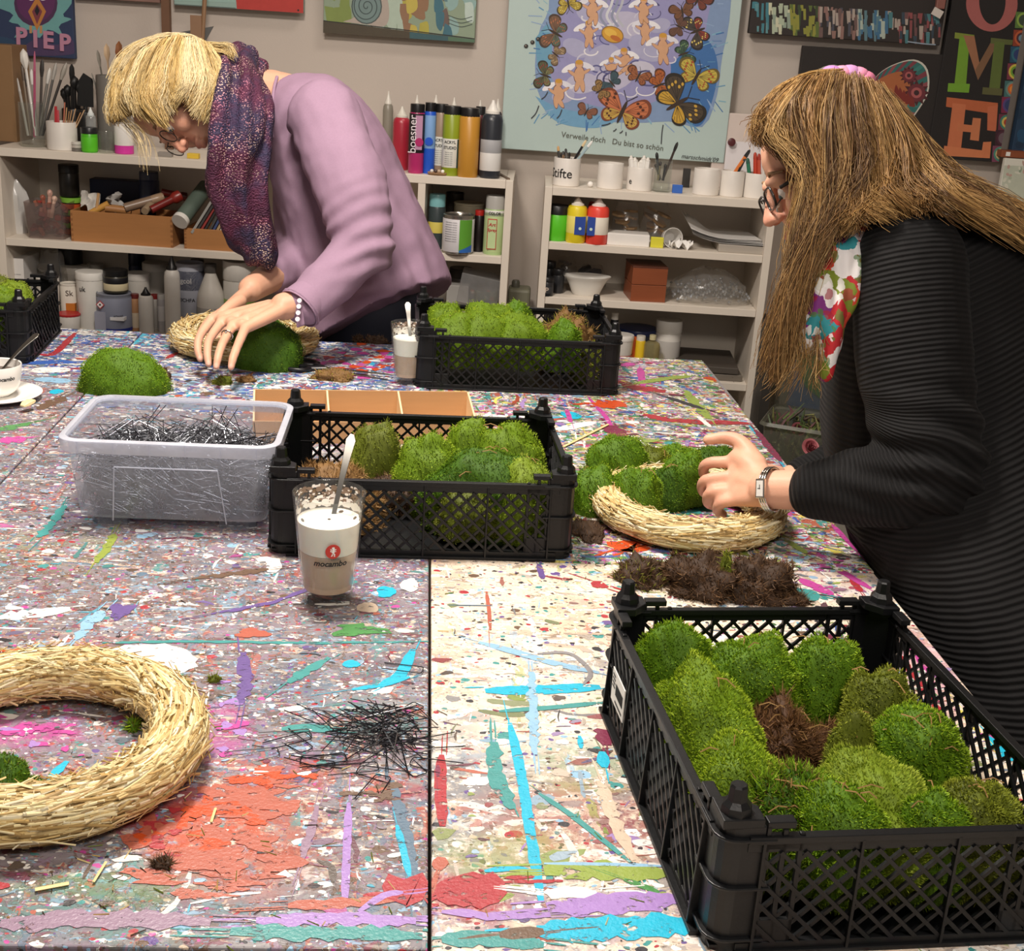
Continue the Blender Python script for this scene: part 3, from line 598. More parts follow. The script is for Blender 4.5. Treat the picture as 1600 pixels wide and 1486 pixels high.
def mp(label, px, py, zt, wpx, hpx, tint, h=None, **kw):
    """cushion from its outline in the photograph: centre pixel, widths in pixels, height zt of its middle above the tabletop"""
    p = P(px, py, TZ+zt); zc = pix(p)[2]; m = zc/F; rx = wpx*m/2; ry = kw.pop('ry', rx*.85); h = h or rx*.6
    for key, c in CR.items():
        if kw.get('group') and label.find({'right': 'nearest crate', 'mid': 'middle crate', 'back': 'farthest crate', 'left': 'left crate'}[key]) >= 0:
            rz = c.rotation_euler.z; dx, dy = p[0]-c.location.x, p[1]-c.location.y; lx, ly = dx*math.cos(rz)+dy*math.sin(rz), -dx*math.sin(rz)+dy*math.cos(rz)
            k_ = 1.16 if key == 'mid' else 1.06; rx *= k_; ry *= k_; ex, ey = (ry, rx) if key == 'right' else (rx, ry); ex, ey = min(ex, .13), min(ey, .1)
            lx = max(-CW/2+.012+ex*.98, min(CW/2-.012-ex*.98, lx)); ly = max(-CD/2+.012+ey*.98, min(CD/2-.012-ey*.98, ly))
            p = np.array([c.location.x+lx*math.cos(rz)-ly*math.sin(rz), c.location.y+lx*math.sin(rz)+ly*math.cos(rz), p[2]]); kw.setdefault('rz', rz+(math.pi/2 if key == 'right' else 0))
    base = kw.pop('base', None); z = TZ+zt-h*.55 if base is None else TZ+base
    return moss(label, p[0], p[1], z, rx, ry, h, tint, **kw)
GM = 'moss cushions lying in the crates'
# nearest crate
for a in (('rounded moss cushion in the far left corner of the nearest crate', 1048, 1005, .09, 135, 90, 'fresh', dict(rough=.3)),
          ('large moss cushion with brown broken front edge at the far side of the nearest crate', 1178, 1035, .085, 165, 120, 'fresh', dict(straws=3)),
          ('moss cushion in the far right corner of the nearest crate, brown roots at its front', 1292, 1035, .085, 135, 120, 'fresh', dict(straws=5)),
          ('bright yellow-green moss cushion along the left side of the nearest crate', 1075, 1098, .085, 160, 150, 'bright', dict(ry=.075, straws=2)),
          ('olive moss cushion with lumps against the right side of the nearest crate', 1378, 1085, .085, 125, 105, 'olive', dict(straws=6)),
          ('dark green moss cushion sprinkled with needles by the right side of the nearest crate', 1428, 1150, .085, 165, 125, 'fresh', dict(straws=12)),
          ('flat lime moss cushion behind the tangled dark tuft in the nearest crate', 1120, 1205, .085, 155, 110, 'bright', dict(ry=.06, straws=3)),
          ('shaggy dark moss tuft tangled with twigs in the middle of the nearest crate', 1240, 1235, .09, 175, 150, 'deep', dict(blade=.013, bw=.0021, rough=.8, mixes=(.22, 'brown'), straws=14, h=.06)),
          ('smooth lime-green dome of moss right of the tangled tuft in the nearest crate', 1390, 1255, .09, 165, 125, 'lime', dict(ry=.07, rough=.25)),
          ('olive moss cushion cut off by the right edge of the picture in the nearest crate', 1535, 1270, .088, 180, 135, 'olive', dict(straws=5)),
          ('dark moss cushion by the near wall of the nearest crate', 1360, 1345, .085, 200, 120, 'fresh', dict(straws=6)),
          ('small moss cushion in the near right of the nearest crate', 1505, 1360, .08, 150, 90, 'fresh', dict(straws=3)),
          ('little moss clump between olive and dark cushions in the nearest crate', 1330, 1175, .07, 80, 60, 'olive', dict(straws=2))):
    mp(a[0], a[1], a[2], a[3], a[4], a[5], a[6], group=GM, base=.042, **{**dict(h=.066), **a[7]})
mp('tangle of brown dry moss lying upside down in the middle of the nearest crate', 1222, 1130, .06, 160, 110, 'brown', h=.055, base=.015, name='dry_moss', group=GM, blade=.014, bw=.0016, rough=.9, lump=.3, straws=8, under=0)
# middle crate
for a in (('green moss cushion with dark torn front in the middle crate, leftmost of its green ones', 588, 680, .10, 82, 75, 'olive', dict(mixes=(.1, 'brown'))),
          ('tall lime moss cushion against the far wall of the middle crate', 672, 690, .105, 105, 95, 'bright', {}),
          ('low moss cushion between two larger ones at the far wall of the middle crate', 735, 682, .09, 75, 55, 'bright', {}),
          ('rounded moss cushion in the far right corner of the middle crate', 806, 680, .10, 105, 65, 'bright', dict(straws=3)),
          ('long dark moss cushion in the centre right of the middle crate', 770, 724, .10, 190, 80, 'deep', dict(straws=10, ry=.055)),
          ('small olive moss cushion at the near wall of the middle crate', 738, 758, .095, 92, 45, 'olive', dict(h=.05)),
          ('lime moss dome in the near right corner of the middle crate', 828, 752, .10, 100, 60, 'lime', dict(straws=2)),
          ('small lime moss clump sloping down in the centre of the middle crate', 700, 742, .085, 60, 50, 'bright', dict(h=.055))):
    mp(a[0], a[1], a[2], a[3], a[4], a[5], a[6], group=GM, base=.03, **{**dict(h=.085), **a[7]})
mp('straw-coloured dry moss heap in the near left of the middle crate', 522, 738, .075, 125, 80, 'dry', h=.062, base=.012, name='dry_moss', group=GM, blade=.012, bw=.0018, rough=.9, lump=.25, ry=.06, mixes=(.15, 'brown'))
mp('dark brown crumbling moss roots in the centre of the middle crate', 640, 735, .06, 110, 70, 'soil', h=.045, base=.012, name='dry_moss', group=GM, blade=.012, bw=.0018, rough=1., lump=.3, mixes=(.12, 'dry'))
# farthest crate
for a in (('moss cushion at the left end of the farthest crate', 683, 495, .105, 70, 40, 'bright', {}),
          ('long moss cushion at the far wall of the farthest crate', 766, 498, .105, 100, 40, 'bright', dict(ry=.05)),
          ('moss cushion behind the others, third along the far wall of the farthest crate', 808, 500, .10, 55, 40, 'fresh', {}),
          ('broad moss cushion in the middle of the farthest crate', 752, 518, .10, 110, 40, 'bright', dict(ry=.05)),
          ('moss cushion at the near left of the farthest crate', 712, 528, .10, 95, 40, 'bright', dict(mixes=(.05, 'dry'))),
          ('moss cushion at the near middle of the farthest crate', 815, 536, .095, 95, 36, 'bright', {}),
          ('small moss cushion at the near wall of the farthest crate, left of the dry tuft', 882, 541, .09, 55, 26, 'fresh', {})):
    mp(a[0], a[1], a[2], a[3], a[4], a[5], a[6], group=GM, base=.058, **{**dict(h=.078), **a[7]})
mp('reddish dry moss tuft at the right end of the farthest crate', 885, 515, .09, 80, 40, 'dry', h=.09, base=.03, name='dry_moss', group=GM, blade=.014, bw=.002, rough=.9, lump=.3, mixes=(.4, 'olive'))
mp('mixed green and brown moss tuft in the near right corner of the farthest crate', 922, 535, .085, 50, 36, 'olive', h=.07, base=.012, name='dry_moss', group=GM, blade=.012, bw=.002, rough=.9, mixes=(.4, 'dry'))
# left crate
for a in (('moss cushion at the right of the left crate', 45, 462, .105, 70, 40, 'lime', {}), ('moss cushion at the near side of the left crate', 20, 486, .1, 80, 45, 'bright', {}), ('moss cushion at the picture edge in the left crate', 0, 462, .1, 60, 40, 'olive', {})):
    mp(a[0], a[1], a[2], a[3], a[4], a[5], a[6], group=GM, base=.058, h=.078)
# loose cushions
o = mp('big bright moss cushion lying loose behind the box of pins', 192, 585, .03, 140, 90, 'fresh', h=.072, base=.0, ry=.05, n=8000, tilt=(0, .06))

# ------------------------------------------------------------------ straw wreaths
M_straw = mat('straw', '#ffffff', .55, attr=True, var=.15, scale=120)
M_thread = mat('binding thread', '#d9c79c', .6)
STRAWC = [lin(c) for c in ('#e3cc92', '#d2b577', '#efdfae', '#c09f62', '#e8d6a0', '#d9be84', '#a98a52', '#f3e8c4')]
def wreath(label, cx, cy, R, r, n, seed, rz=0.):
    t = thing('straw_wreath', label, 'wreath', (cx, cy, TZ), rz)
    rr = random.Random(seed)
    g = G(); nu, nv = 72, 14
    for i in range(nu):
        a = 2*math.pi*i/nu; k = 1+.05*math.sin(5*a+seed)+rr.uniform(-.02, .02)
        for j in range(nv):
            b = 2*math.pi*j/nv; q = r*.93*k; g.v.append(((R+q*math.cos(b))*math.cos(a), (R+q*math.cos(b))*math.sin(a), r+q*math.sin(b)*.96))
    for i in range(nu):
        for j in range(nv):
            g.f.append((i*nv+j, ((i+1) % nu)*nv+j, ((i+1) % nu)*nv+(j+1) % nv, i*nv+(j+1) % nv)); g.c.append(STRAWC[1] if rr.random() < .5 else STRAWC[3])
    obj('ring', g, M_straw, t, smooth=180)
    g = G()
    for _ in range(n):
        a = rr.uniform(0, 2*math.pi); b = rr.uniform(-.5, math.pi+.5) if rr.random() < .9 else rr.uniform(0, 6.28); L = rr.uniform(.015, .055); tw = rr.gauss(0, .15)
        lift = rr.uniform(.93, 1.02); stray = rr.random() < .07; c = rr.choice(STRAWC); kk = rr.uniform(.75, 1.1); c = tuple(v*kk for v in c)
        pts = []
        for s in np.linspace(-.5, .5, 4):
            aa = a+s*L/R; bb = b+tw*s*L/r; q = r*(lift+(.35*abs(s)**1.5*2 if stray else .05*s*s)); pts.append(((R+q*math.cos(bb))*math.cos(aa), (R+q*math.cos(bb))*math.sin(aa), max(.001, r+q*math.sin(bb)*.96)))
        nrm = Vector((math.cos(b)*math.cos(a), math.cos(b)*math.sin(a), math.sin(b)))
        g.tube(pts, rr.uniform(.0006, .0017), 4, True, .35, c, up=nrm)
    obj('straws', g, M_straw, t, kind='stuff')
    g = G(); m = int(2*math.pi*R/.02)
    for i in range(m):
        a0 = 2*math.pi*i/m+rr.uniform(-.02, .02)
        pts = [((R+r*1.0*math.cos(b))*math.cos(a0+.05*b/3), (R+r*1.0*math.cos(b))*math.sin(a0+.05*b/3), r+r*.975*math.sin(b)) for b in np.linspace(-.6, math.pi+.6, 12)]
        g.tube(pts, .0005, 4)
    obj('binding_thread', g, M_thread, t, kind='stuff')
    return t
# nearest wreath: its right rim shows in the photograph
W1 = (-.325, 1.03); R1, r1 = .122, .0265
wreath('bare straw wreath lying nearest, cut off by the left edge of the picture', W1[0], W1[1], R1, r1, 5600, 3)
_q = P(1078, 793, TZ+.025); W2 = (float(_q[0]), float(_q[1])+.01); R2, r2 = .115, .024
wreath('straw wreath half covered with moss cushions in front of the woman in black', W2[0], W2[1], R2, r2, 4200, 5)
_q = P(382, 530, TZ+.025); W3 = (float(_q[0]), float(_q[1])+.01); R3, r3 = .122, .028
wreath('straw wreath under the hands of the woman in the lilac sweater', W3[0], W3[1], R3, r3, 2400, 8)
moss('small dark moss piece lying on the nearest bare straw wreath', *(P(2, 1232, TZ+.03)[:2]), TZ+.006, .032, .032, .05, 'deep', n=4500, mixes=(.1, 'brown'))
GW = 'moss cushions pinned on the half-covered wreath'
for lab, px, py, w_, h_, tint, zb in (('moss cushion at the left end of the half-covered wreath', 930, 742, 74, 92, 'fresh', 0), ('moss cushion behind the leftmost one on the half-covered wreath', 965, 712, 80, 70, 'fresh', .02),
                                  ('front moss cushion hanging over the inner edge of the half-covered wreath', 992, 750, 76, 92, 'fresh', .004), ('narrow moss cushion at the back of the half-covered wreath', 1018, 708, 62, 56, 'olive', .012),
                                  ('dark moss cushion in the middle of the half-covered wreath', 1045, 738, 60, 80, 'deep', .004), ('big moss cushion next to the fingers on the half-covered wreath', 1072, 735, 66, 85, 'fresh', .012),
                                  ('moss cushion at the far side of the half-covered wreath', 1058, 700, 58, 48, 'fresh', .012), ('moss cushion under the thumb on the half-covered wreath', 1122, 704, 70, 45, 'deep', .014)):
    p = P(px, py, TZ+.05); m = pix(p)[2]/F
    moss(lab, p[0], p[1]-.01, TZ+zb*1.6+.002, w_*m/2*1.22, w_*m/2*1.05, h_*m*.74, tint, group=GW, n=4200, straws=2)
p = P(420, 540, TZ+.035); moss('big dark green moss cushion held by the woman in the lilac sweater', p[0], p[1]-.02, TZ+.003, .074, .06, .092, 'deep', n=5200)
# ------------------------------------------------------------------ glasses of latte with spoons
M_glass = clear('clear glass', '#f6f8f6', .03, .03, 1.5)
M_latte = mat('milky coffee', '#c2a58e', .45, var=.04, scale=60, sss=.1); M_foam = mat('milk foam', '#f4eee6', .6, var=.03, sss=.1)
M_chrome = mat('polished spoon steel', '#96938d', .3, 1.)
M_redprint = mat('red print', '#c8382c', .5); M_whiteprint = mat('white print', '#f4f1ec', .5); M_dryfoam = mat('dried coffee foam', '#8a7563', .7)
def spoon_geo(L, bowl=True, wide=.0065):
    g = G(); n = 14; vs = []; prof = []
    for i in range(n+1):
        t_ = i/n; x = L*t_
        hw = wide*(.42+.58*t_**2.2) if t_ < .93 else wide*math.sqrt(max(.02, 1-((t_-.93)/.075)**2))
        prof.append((x, hw, .004*math.sin(t_*3.0)))
    for x, hw, z in prof: vs += [(-hw, x, z-.0008), (hw, x, z-.0008), (hw, x, z+.0008), (-hw, x, z+.0008)]
    fs = [(0, 1, 2, 3), (4*n+3, 4*n+2, 4*n+1, 4*n)]
    for i in range(n):
        for k in range(4): fs.append((4*i+k, 4*i+4+k, 4*i+4+(k+1) % 4, 4*i+(k+1) % 4))
    g.add(vs, fs)
    if bowl:
        nu, nv = 16, 6; o = len(g.v); vs = []; fs = []
        for lay, off in ((0, 0), (1, -.0009)):
            for j in range(nv+1):
                for i in range(nu):
                    a = 2*math.pi*i/nu; r_ = j/nv; vs.append((.0145*r_*math.cos(a)*(1-.15*math.sin(a)), -.021+.024*r_*math.sin(a), -.006*(1-r_*r_)+off))
        for lay in (0, 1):
            b0 = lay*(nv+1)*nu
            for j in range(nv):
                for i in range(nu):
                    f = (b0+j*nu+i, b0+j*nu+(i+1) % nu, b0+(j+1)*nu+(i+1) % nu, b0+(j+1)*nu+i); fs.append(f if lay == 0 else f[::-1])
        g.add(vs, fs)
    return g
def spoon(label, base, tip, up=(0, -1, .3), L=None, group=None):
    """spoon with its bowl at base and the end of its handle at tip"""
    b, t_ = Vector(base), Vector(tip); d = t_-b; y = d.normalized(); z = Vector(up); z = (z-y*z.dot(y)).normalized(); x = y.cross(z)
    M = Matrix((x, y, z)).transposed().to_4x4(); M.translation = b
    o = thing('coffee_spoon', label, 'spoon', group=group); o.matrix_world = M
    obj('handle', spoon_geo(d.length, False), M_chrome, o, smooth=40, bevel=.0004); g = spoon_geo(.02, True); g.v = g.v[60:]; g.f = [tuple(i-60 for i in f) for f in g.f if min(f) >= 60]
    obj('bowl', g, M_chrome, o, smooth=60); return o
def latte(label, px, py, scale, printed):
    p = P(px, py); t = thing('latte_glass', label, 'glass', (p[0], p[1], TZ))
    H = .135*scale; rt, rb = .0425*scale, .0285*scale
    def rad(z): return rb+(rt-rb)*(z/H)**.9
    zs = np.linspace(0, H, 12)
    out = [(rb-.002, 0)]+[(rad(z), z+.0008) for z in zs]; inn = [(rad(z)-.0022, z) for z in zs[::-1] if z > .017*scale]+[(.002, .0165*scale)]
    obj('glass', G().lathe(out+[(rt-.001, H+.0016)]+inn, 40, caps=True), M_glass, t, smooth=40)
    zl, zf = .066*scale, .103*scale
    prof = [(.001, .0172*scale)]+[(rad(z)-.0026, z) for z in np.linspace(.0175*scale, zl, 6)]+[(.001, zl+.0004)]
    obj('coffee', G().lathe(prof, 40), M_latte, t, smooth=60)
    prof = [(.001, zl+.0005)]+[(rad(z)-.0026, z) for z in np.linspace(zl+.0006, zf, 5)]+[(rad(zf)*.75, zf-.002), (rad(zf)*.4, zf+.003), (.001, zf+.001)]
    f = obj('milk_foam', G().lathe(prof, 40), M_foam, t, smooth=60)
    g = G(); rr = random.Random(px)                                       # froth left on the inside of the glass
    for _ in range(150):
        a = rr.gauss(math.pi/2, .8); z = zf+.002+abs(rr.gauss(0, .014*scale)); z = min(z, H-.004); r_ = rad(z)-.0024; s = rr.uniform(.0006, .0028)*(1.4 if z < zf+.012 else .7)
        c = Vector((r_*math.cos(a), r_*math.sin(a), z)); ta = Vector((-math.sin(a), math.cos(a), 0)); up = Vector((0, 0, 1)); inw = Vector((-math.cos(a), -math.sin(a), 0))
        g.add([c+ta*s*math.cos(k*1.047+a)*1.6+up*s*math.sin(k*1.047+a)+inw*.0002 for k in range(6)], [(0, 1, 2, 3, 4, 5)])
    obj('froth_ring', g, M_foam, t, kind='stuff')
    g = G(); 
    for _ in range(90):
        a = rr.gauss(math.pi/2, 1.0); z = max(zf+.010*scale, H-.004-abs(rr.gauss(0, .012*scale))); r_ = rad(z)-.0027; s = rr.uniform(.0006, .003); c = Vector((r_*math.cos(a), r_*math.sin(a), z)); ta = Vector((-math.sin(a), math.cos(a), 0))
        g.add([c+ta*s*math.cos(k*1.047+a)*1.5+Vector((0, 0, s*.8*math.sin(k*1.047+a))) for k in range(6)], [(0, 1, 2, 3, 4, 5)])
    obj('dried_froth', g, M_dryfoam, t, kind='stuff')
    if printed:
        z0 = .0765; a0 = math.radians(12)                                   # the roaster's red crest and its name, printed on the front
        def wrap(g, z, a, lift):
            rot = []
            for x, y, zz in g.v:
                zz2 = z+zz; r_ = rad(zz2)+.0009+lift-y*.3; q = a+x/r_; rot.append((r_*math.sin(q), -r_*math.cos(q), zz2))
            g.v = rot; return g
        disc = G(); n = 28; disc.add([(0, 0, 0)]+[(.0088*q*math.cos(2*math.pi*k/n), 0, .0092*q*math.sin(2*math.pi*k/n)) for q in (.5, 1) for k in range(n)],
               [(0, 1+k, 1+(k+1) % n) for k in range(n)]+[(1+k, 1+n+k, 1+n+(k+1) % n, 1+(k+1) % n) for k in range(n)])
        lg = obj('red_crest', wrap(disc, z0, a0, .0000), M_redprint, t, label='red round crest with a white rampant lion')
        lion = G()
        for poly in ([(-.2, .62), (.05, .72), (.22, .6), (.14, .45), (.3, .36), (.05, .3), (-.1, .4)], [(-.1, .42), (.1, .34), (.22, .05), (.12, -.25), (-.1, -.2), (-.16, .1)], [(.1, .3), (.38, .42), (.42, .32), (.2, .18)], [(.15, .12), (.4, .1), (.4, 0), (.18, 0)],
                     [(.1, -.2), (.3, -.36), (.22, -.62), (.36, -.7), (.1, -.7), (.12, -.42), (-.02, -.3)], [(-.1, -.2), (-.2, -.5), (-.32, -.66), (-.1, -.66), (-.02, -.4)], [(-.12, -.1), (-.4, .05), (-.3, .3), (-.42, .45), (-.2, .42), (-.2, .26), (-.26, .1), (-.12, .0)]):
            lion.add([(x*.0088, -.0008, y*.0088) for x, y in poly], [tuple(range(len(poly)))])
        obj('lion', wrap(lion, z0, a0, .0004), M_whiteprint, lg)
        tx = text_geo('mocambo', .0098, .00005, None, .25, .0003); obj('lettering', wrap(tx, .0605, a0-.08, .0004), M_ink, t)
        tx = text_geo('DRAGO', .0032, .00005, None, .1); obj('small_lettering', wrap(tx, .0662, a0+.09, .0004), M_ink, t)
    return t, p, H, zf
g1, p, H, zf = latte('tall latte glass with red lion crest and mocambo lettering, nearest on the table', 512, 936, 1., True)
spoon('steel spoon standing in the nearest printed latte glass', (p[0]+.004, p[1]+.008, TZ+.10), (p[0]+.0225, p[1]+.047, TZ+.192), (0, -1, .4))
g2, p2, H2, zf2 = latte('unprinted latte glass left of the farthest moss crate', 637, 598, .86, False)
spoon('steel spoon standing in the unprinted latte glass', (p2[0]+.002, p2[1]+.006, TZ+.085), (p2[0]-.006, p2[1]+.035, TZ+.15), (0, -1, .4))
# ------------------------------------------------------------------ cup, saucer, sweet, spoon
M_china = mat('white porcelain', '#efece6', .16, var=.02)
_c = P(-4, 606, TZ+.02); cup = thing('coffee_cup', 'white porcelain coffee cup on a saucer at the left edge of the picture', 'cup', (_c[0], _c[1], TZ+.008))
rc = .042
prof = [(.020, 0), (.022, .002), (.030, .008), (.037, .020), (.0405, .036), (.042, .054), (.0415, .0552), (.0395, .054), (.038, .036), (.0345, .02), (.027, .010), (.001, .006)]
obj('bowl', G().lathe(prof, 36), M_china, cup, smooth=50)
obj('coffee', G().lathe([(.001, .040), (.0383, .0405)], 30, caps=False), mat('black coffee', '#3a2114', .15), cup)
g = G(); g.tube([(-.038, 0, .046), (-.058, 0, .045), (-.062, 0, .03), (-.05, 0, .017), (-.034, 0, .016)], .0042, 8); obj('handle', xf(g, Matrix.Rotation(.9, 4, 'Z')), M_china, cup, smooth=60)
tx = text_geo('mocambo', .009, .00005, .0415, .25, .0003); obj('lettering', xf(tx, Matrix.Rotation(.62, 4, 'Z') @ Matrix.Translation((0, 0, .036))), M_ink, cup)
sa = thing('saucer', 'white saucer under the coffee cup at the left edge', 'saucer', (_c[0], _c[1], TZ))
obj('plate', G().lathe([(.026, .0), (.030, .0015), (.055, .006), (.072, .0115), (.073, .013), (.071, .0135), (.053, .0082), (.03, .005), (.024, .0075), (.001, .0072)], 44), M_china, sa, smooth=50)
g = G(); a = .12
for dx, dy, rr_ in ((0, 0, 0), ):
    xs = [-.014, -.006, .006, .014]; prof = [.0035, .006, .006, .0035]
    g.add([(x, y*(.6 if abs(x) > .01 else 1), z) for x, zz in zip(xs, prof) for (y, z) in ((-.008, .0), (.008, .0), (.007, zz), (-.007, zz))], [(0, 1, 2, 3), (15, 14, 13, 12)]+[(4*i+k, 4*i+4+k, 4*i+4+(k+1) % 4, 4*i+(k+1) % 4) for i in range(3) for k in range(4)])
_s = P(44, 632, TZ+.012); sw = obj('wrapped_biscuit', g, mat('cream sweet wrapper', '#e6d6a4', .35, var=.1, scale=200), None, smooth=30, bevel=.001); sw.location = (_s[0], _s[1], TZ+.0125); sw.rotation_euler = (0, -.15, 1.1); tag(sw, 'small cream wrapped biscuit on the saucer beside the cup', 'sweet')
spoon('steel spoon leaning in the coffee cup at the left edge', (_c[0]+.008, _c[1]+.005, TZ+.05), (_c[0]+.058, _c[1]+.055, TZ+.105), (0, -.4, 1))
# ------------------------------------------------------------------ wire pins
M_wire = mat('black annealed wire', '#3c3c42', .3, .85); M_wire2 = mat('bright wire', '#8d8f94', .3, .9)
def pin_mesh(L=.043, Wd=.012, r=.00055, seed=0):
    rr = random.Random(seed); g = G(); k = rr.uniform(-.002, .002)
    pts = [(-Wd/2-rr.uniform(-.002, .004), -L+rr.uniform(0, .004), rr.uniform(-.003, .003)), (-Wd/2, -.002, 0), (-Wd/2+.0018, 0, 0), (0, .0004, k*.3), (Wd/2-.0018, 0, 0), (Wd/2, -.002, 0), (Wd/2+rr.uniform(-.002, .004), -L+rr.uniform(0, .005), rr.uniform(-.003, .003))]
    return g.tube(pts, r, 5)
PINS = [obj('greening_pin', pin_mesh(seed=i, L=.045+.003*(i % 3), Wd=.015), M_wire if i != 5 else M_wire2) for i in range(6)]
for o in PINS: tag(o, 'black U-shaped wire pin in the loose pile on the front worktable', 'pin', 'wire pins in the loose pile')
used = set()
def pin(x, y, z, rx, ry, rz, kind, label, group, parent=None):
    o = PINS[kind]
    if kind in used: o = o.copy(); COL.objects.link(o)
    used.add(kind); o.location = (x, y, z); o.rotation_euler = (rx, ry, rz); o['label'] = label; o['group'] = group
    return o
rr = random.Random(4)
LP, GP = 'black U-shaped wire pin in the loose pile on the front worktable', 'wire pins in the loose pile'
for i in range(64):
    a, q = rr.uniform(0, 6.28), abs(rr.gauss(0, .5)); px_, py_ = 592+105*q*math.cos(a), 1146+50*q*math.sin(a)
    if i > 52: px_, py_ = ((485, 1148), (470, 1190), (540, 1185), (560, 1205), (600, 1215), (520, 1200), (560, 1180), (660, 1050), (640, 1130), (590, 1200), (480, 1175))[i-53]
    p = P(px_, py_); h = .0008+(.012*math.exp(-q*q*3)*rr.random() if i <= 52 else .0003)
    pin(p[0], p[1], TZ+h+.001, rr.gauss(0, .07) if h > .004 else rr.gauss(0, .015), rr.gauss(0, .12) if h > .004 else 0, rr.choice((rr.gauss(-1.1, .5), rr.gauss(2.0, .5), rr.gauss(.6, .5), rr.gauss(-2.3, .4))), i % 6, LP, GP)
p = P(658, 1212); pin(p[0], p[1], TZ+.001, 0, 0, .75+3.0, 2, 'separate wire pin lying on the table seam right below the loose pile', GP)
# ------------------------------------------------------------------ box of pins
M_pp = clear('milky polypropylene', '#e9ecf3', .26, .2, 1.35, '#e4e8f2'); M_pprim = clear('thick polypropylene rim', '#e6eaf2', .62, .2, 1.4, '#f0f2fa')
bl, br = P(122, 822), P(414, 832); bc = (bl+br)[:2]/2; bw = float(np.linalg.norm((br-bl)[:2])); bz = math.atan2(br[1]-bl[1], br[0]-bl[0]); BD = .178; BH = .122
bx = thing('storage_box', 'clear plastic storage box full of black wire pins', 'box', (bc[0], bc[1]+BD/2, TZ), bz)
def rrect(w, d, r, n=5):
    out = []
    for cx_, cy_, a0 in ((w/2-r, d/2-r, 0), (-w/2+r, d/2-r, math.pi/2), (-w/2+r, -d/2+r, math.pi), (w/2-r, -d/2+r, 1.5*math.pi)):
        for k in range(n+1): a = a0+math.pi/2*k/n; out.append((cx_+r*math.cos(a), cy_+r*math.sin(a)))
    return out
def shell(g, levels):
    n = len(levels[0][1]); o = len(g.v)
    for z, ring in levels: g.v += [(x, y, z) for x, y in ring]
    for i in range(len(levels)-1):
        for k in range(n): g.f.append((o+i*n+k, o+i*n+(k+1) % n, o+(i+1)*n+(k+1) % n, o+(i+1)*n+k))
    return g
w0, d0 = bw, BD; w1, d1 = bw+.022, BD+.022
g = shell(G(), [(BH, rrect(w1-.001, d1-.001, .022)), (BH*.5, rrect((w0+w1)/2, (d0+d1)/2, .021)), (.014, rrect(w0, d0, .02)), (.0125, rrect(w0-.006, d0-.006, .018))]); g.f.append(tuple(range(len(g.v)-24, len(g.v))))
obj('tub', g, M_pp, bx, smooth=50)
g = shell(G(), [(BH-.003, rrect(w1, d1, .022)), (BH-.0005, rrect(w1+.012, d1+.012, .026)), (BH+.002, rrect(w1+.018, d1+.018, .028)), (BH+.003, rrect(w1+.016, d1+.016, .028)), (BH+.0035, rrect(w1+.002, d1+.002, .022)), (BH-.003, rrect(w1-.001, d1-.001, .022))])
g2_ = shell(G(), [(BH-.014, rrect(w1+.016, d1+.016, .028)), (BH+.002, rrect(w1+.018, d1+.018, .028))]); g.add(g2_.v, g2_.f)
obj('rim', g, M_pprim, bx, smooth=40)
g = G()
for sx in (-1, 1):
    for sy in (-1, 1): g.prism([(x*.9, y*.9) for x, y in [(sx*(w0/2-.002), sy*(d0/2-.012)), (sx*(w0/2-.012), sy*(d0/2-.002)), (sx*(w0/2-.055), sy*(d0/2-.002)), (sx*(w0/2-.055), sy*(d0/2-.05)), (sx*(w0/2-.002), sy*(d0/2-.05))]], 0, .0125)
obj('foot', g, M_pp, bx, kind='stuff')
g = G(); fy = -d0/2-.0045                                                # moulded frame on the front wall
for a_, b_ in (((-.075, .012), (-.07, .088)), ((-.07, .088), (.062, .088)), ((.062, .088), (.072, .012))):
    g.tube([(a_[0], fy-.006*a_[1]/.1, a_[1]), (b_[0], fy-.006*b_[1]/.1, b_[1])], .0009, 5)
for i in range(6): x = -w1/2+.02+i*(w1-.04)/5; g.box(x-.0007, x+.0007, -d1/2-.009, -d1/2-.007, BH-.014, BH+.002)
obj('moulded_rib', g, M_pprim, bx, kind='stuff')
bxM = Matrix.Translation((bc[0], bc[1]+BD/2, TZ)) @ Matrix.Rotation(bz, 4, 'Z')
def pile_h(x, y): return .084+.010*math.exp(-((x+.02)/.09)**2-((y)/.06)**2)+.005*math.sin(x*40)
rr = random.Random(9); gs = G(); heap = G()
nx, ny = 18, 12
for j in range(ny+1):
    for i in range(nx+1):
        x, y = (-.5+i/nx)*(w0-.05), (-.5+j/ny)*(d0-.05); heap.v.append((x, y, pile_h(x, y)-.016))
for j in range(ny):
    for i in range(nx): heap.f.append((j*(nx+1)+i, j*(nx+1)+i+1, (j+1)*(nx+1)+i+1, (j+1)*(nx+1)+i))
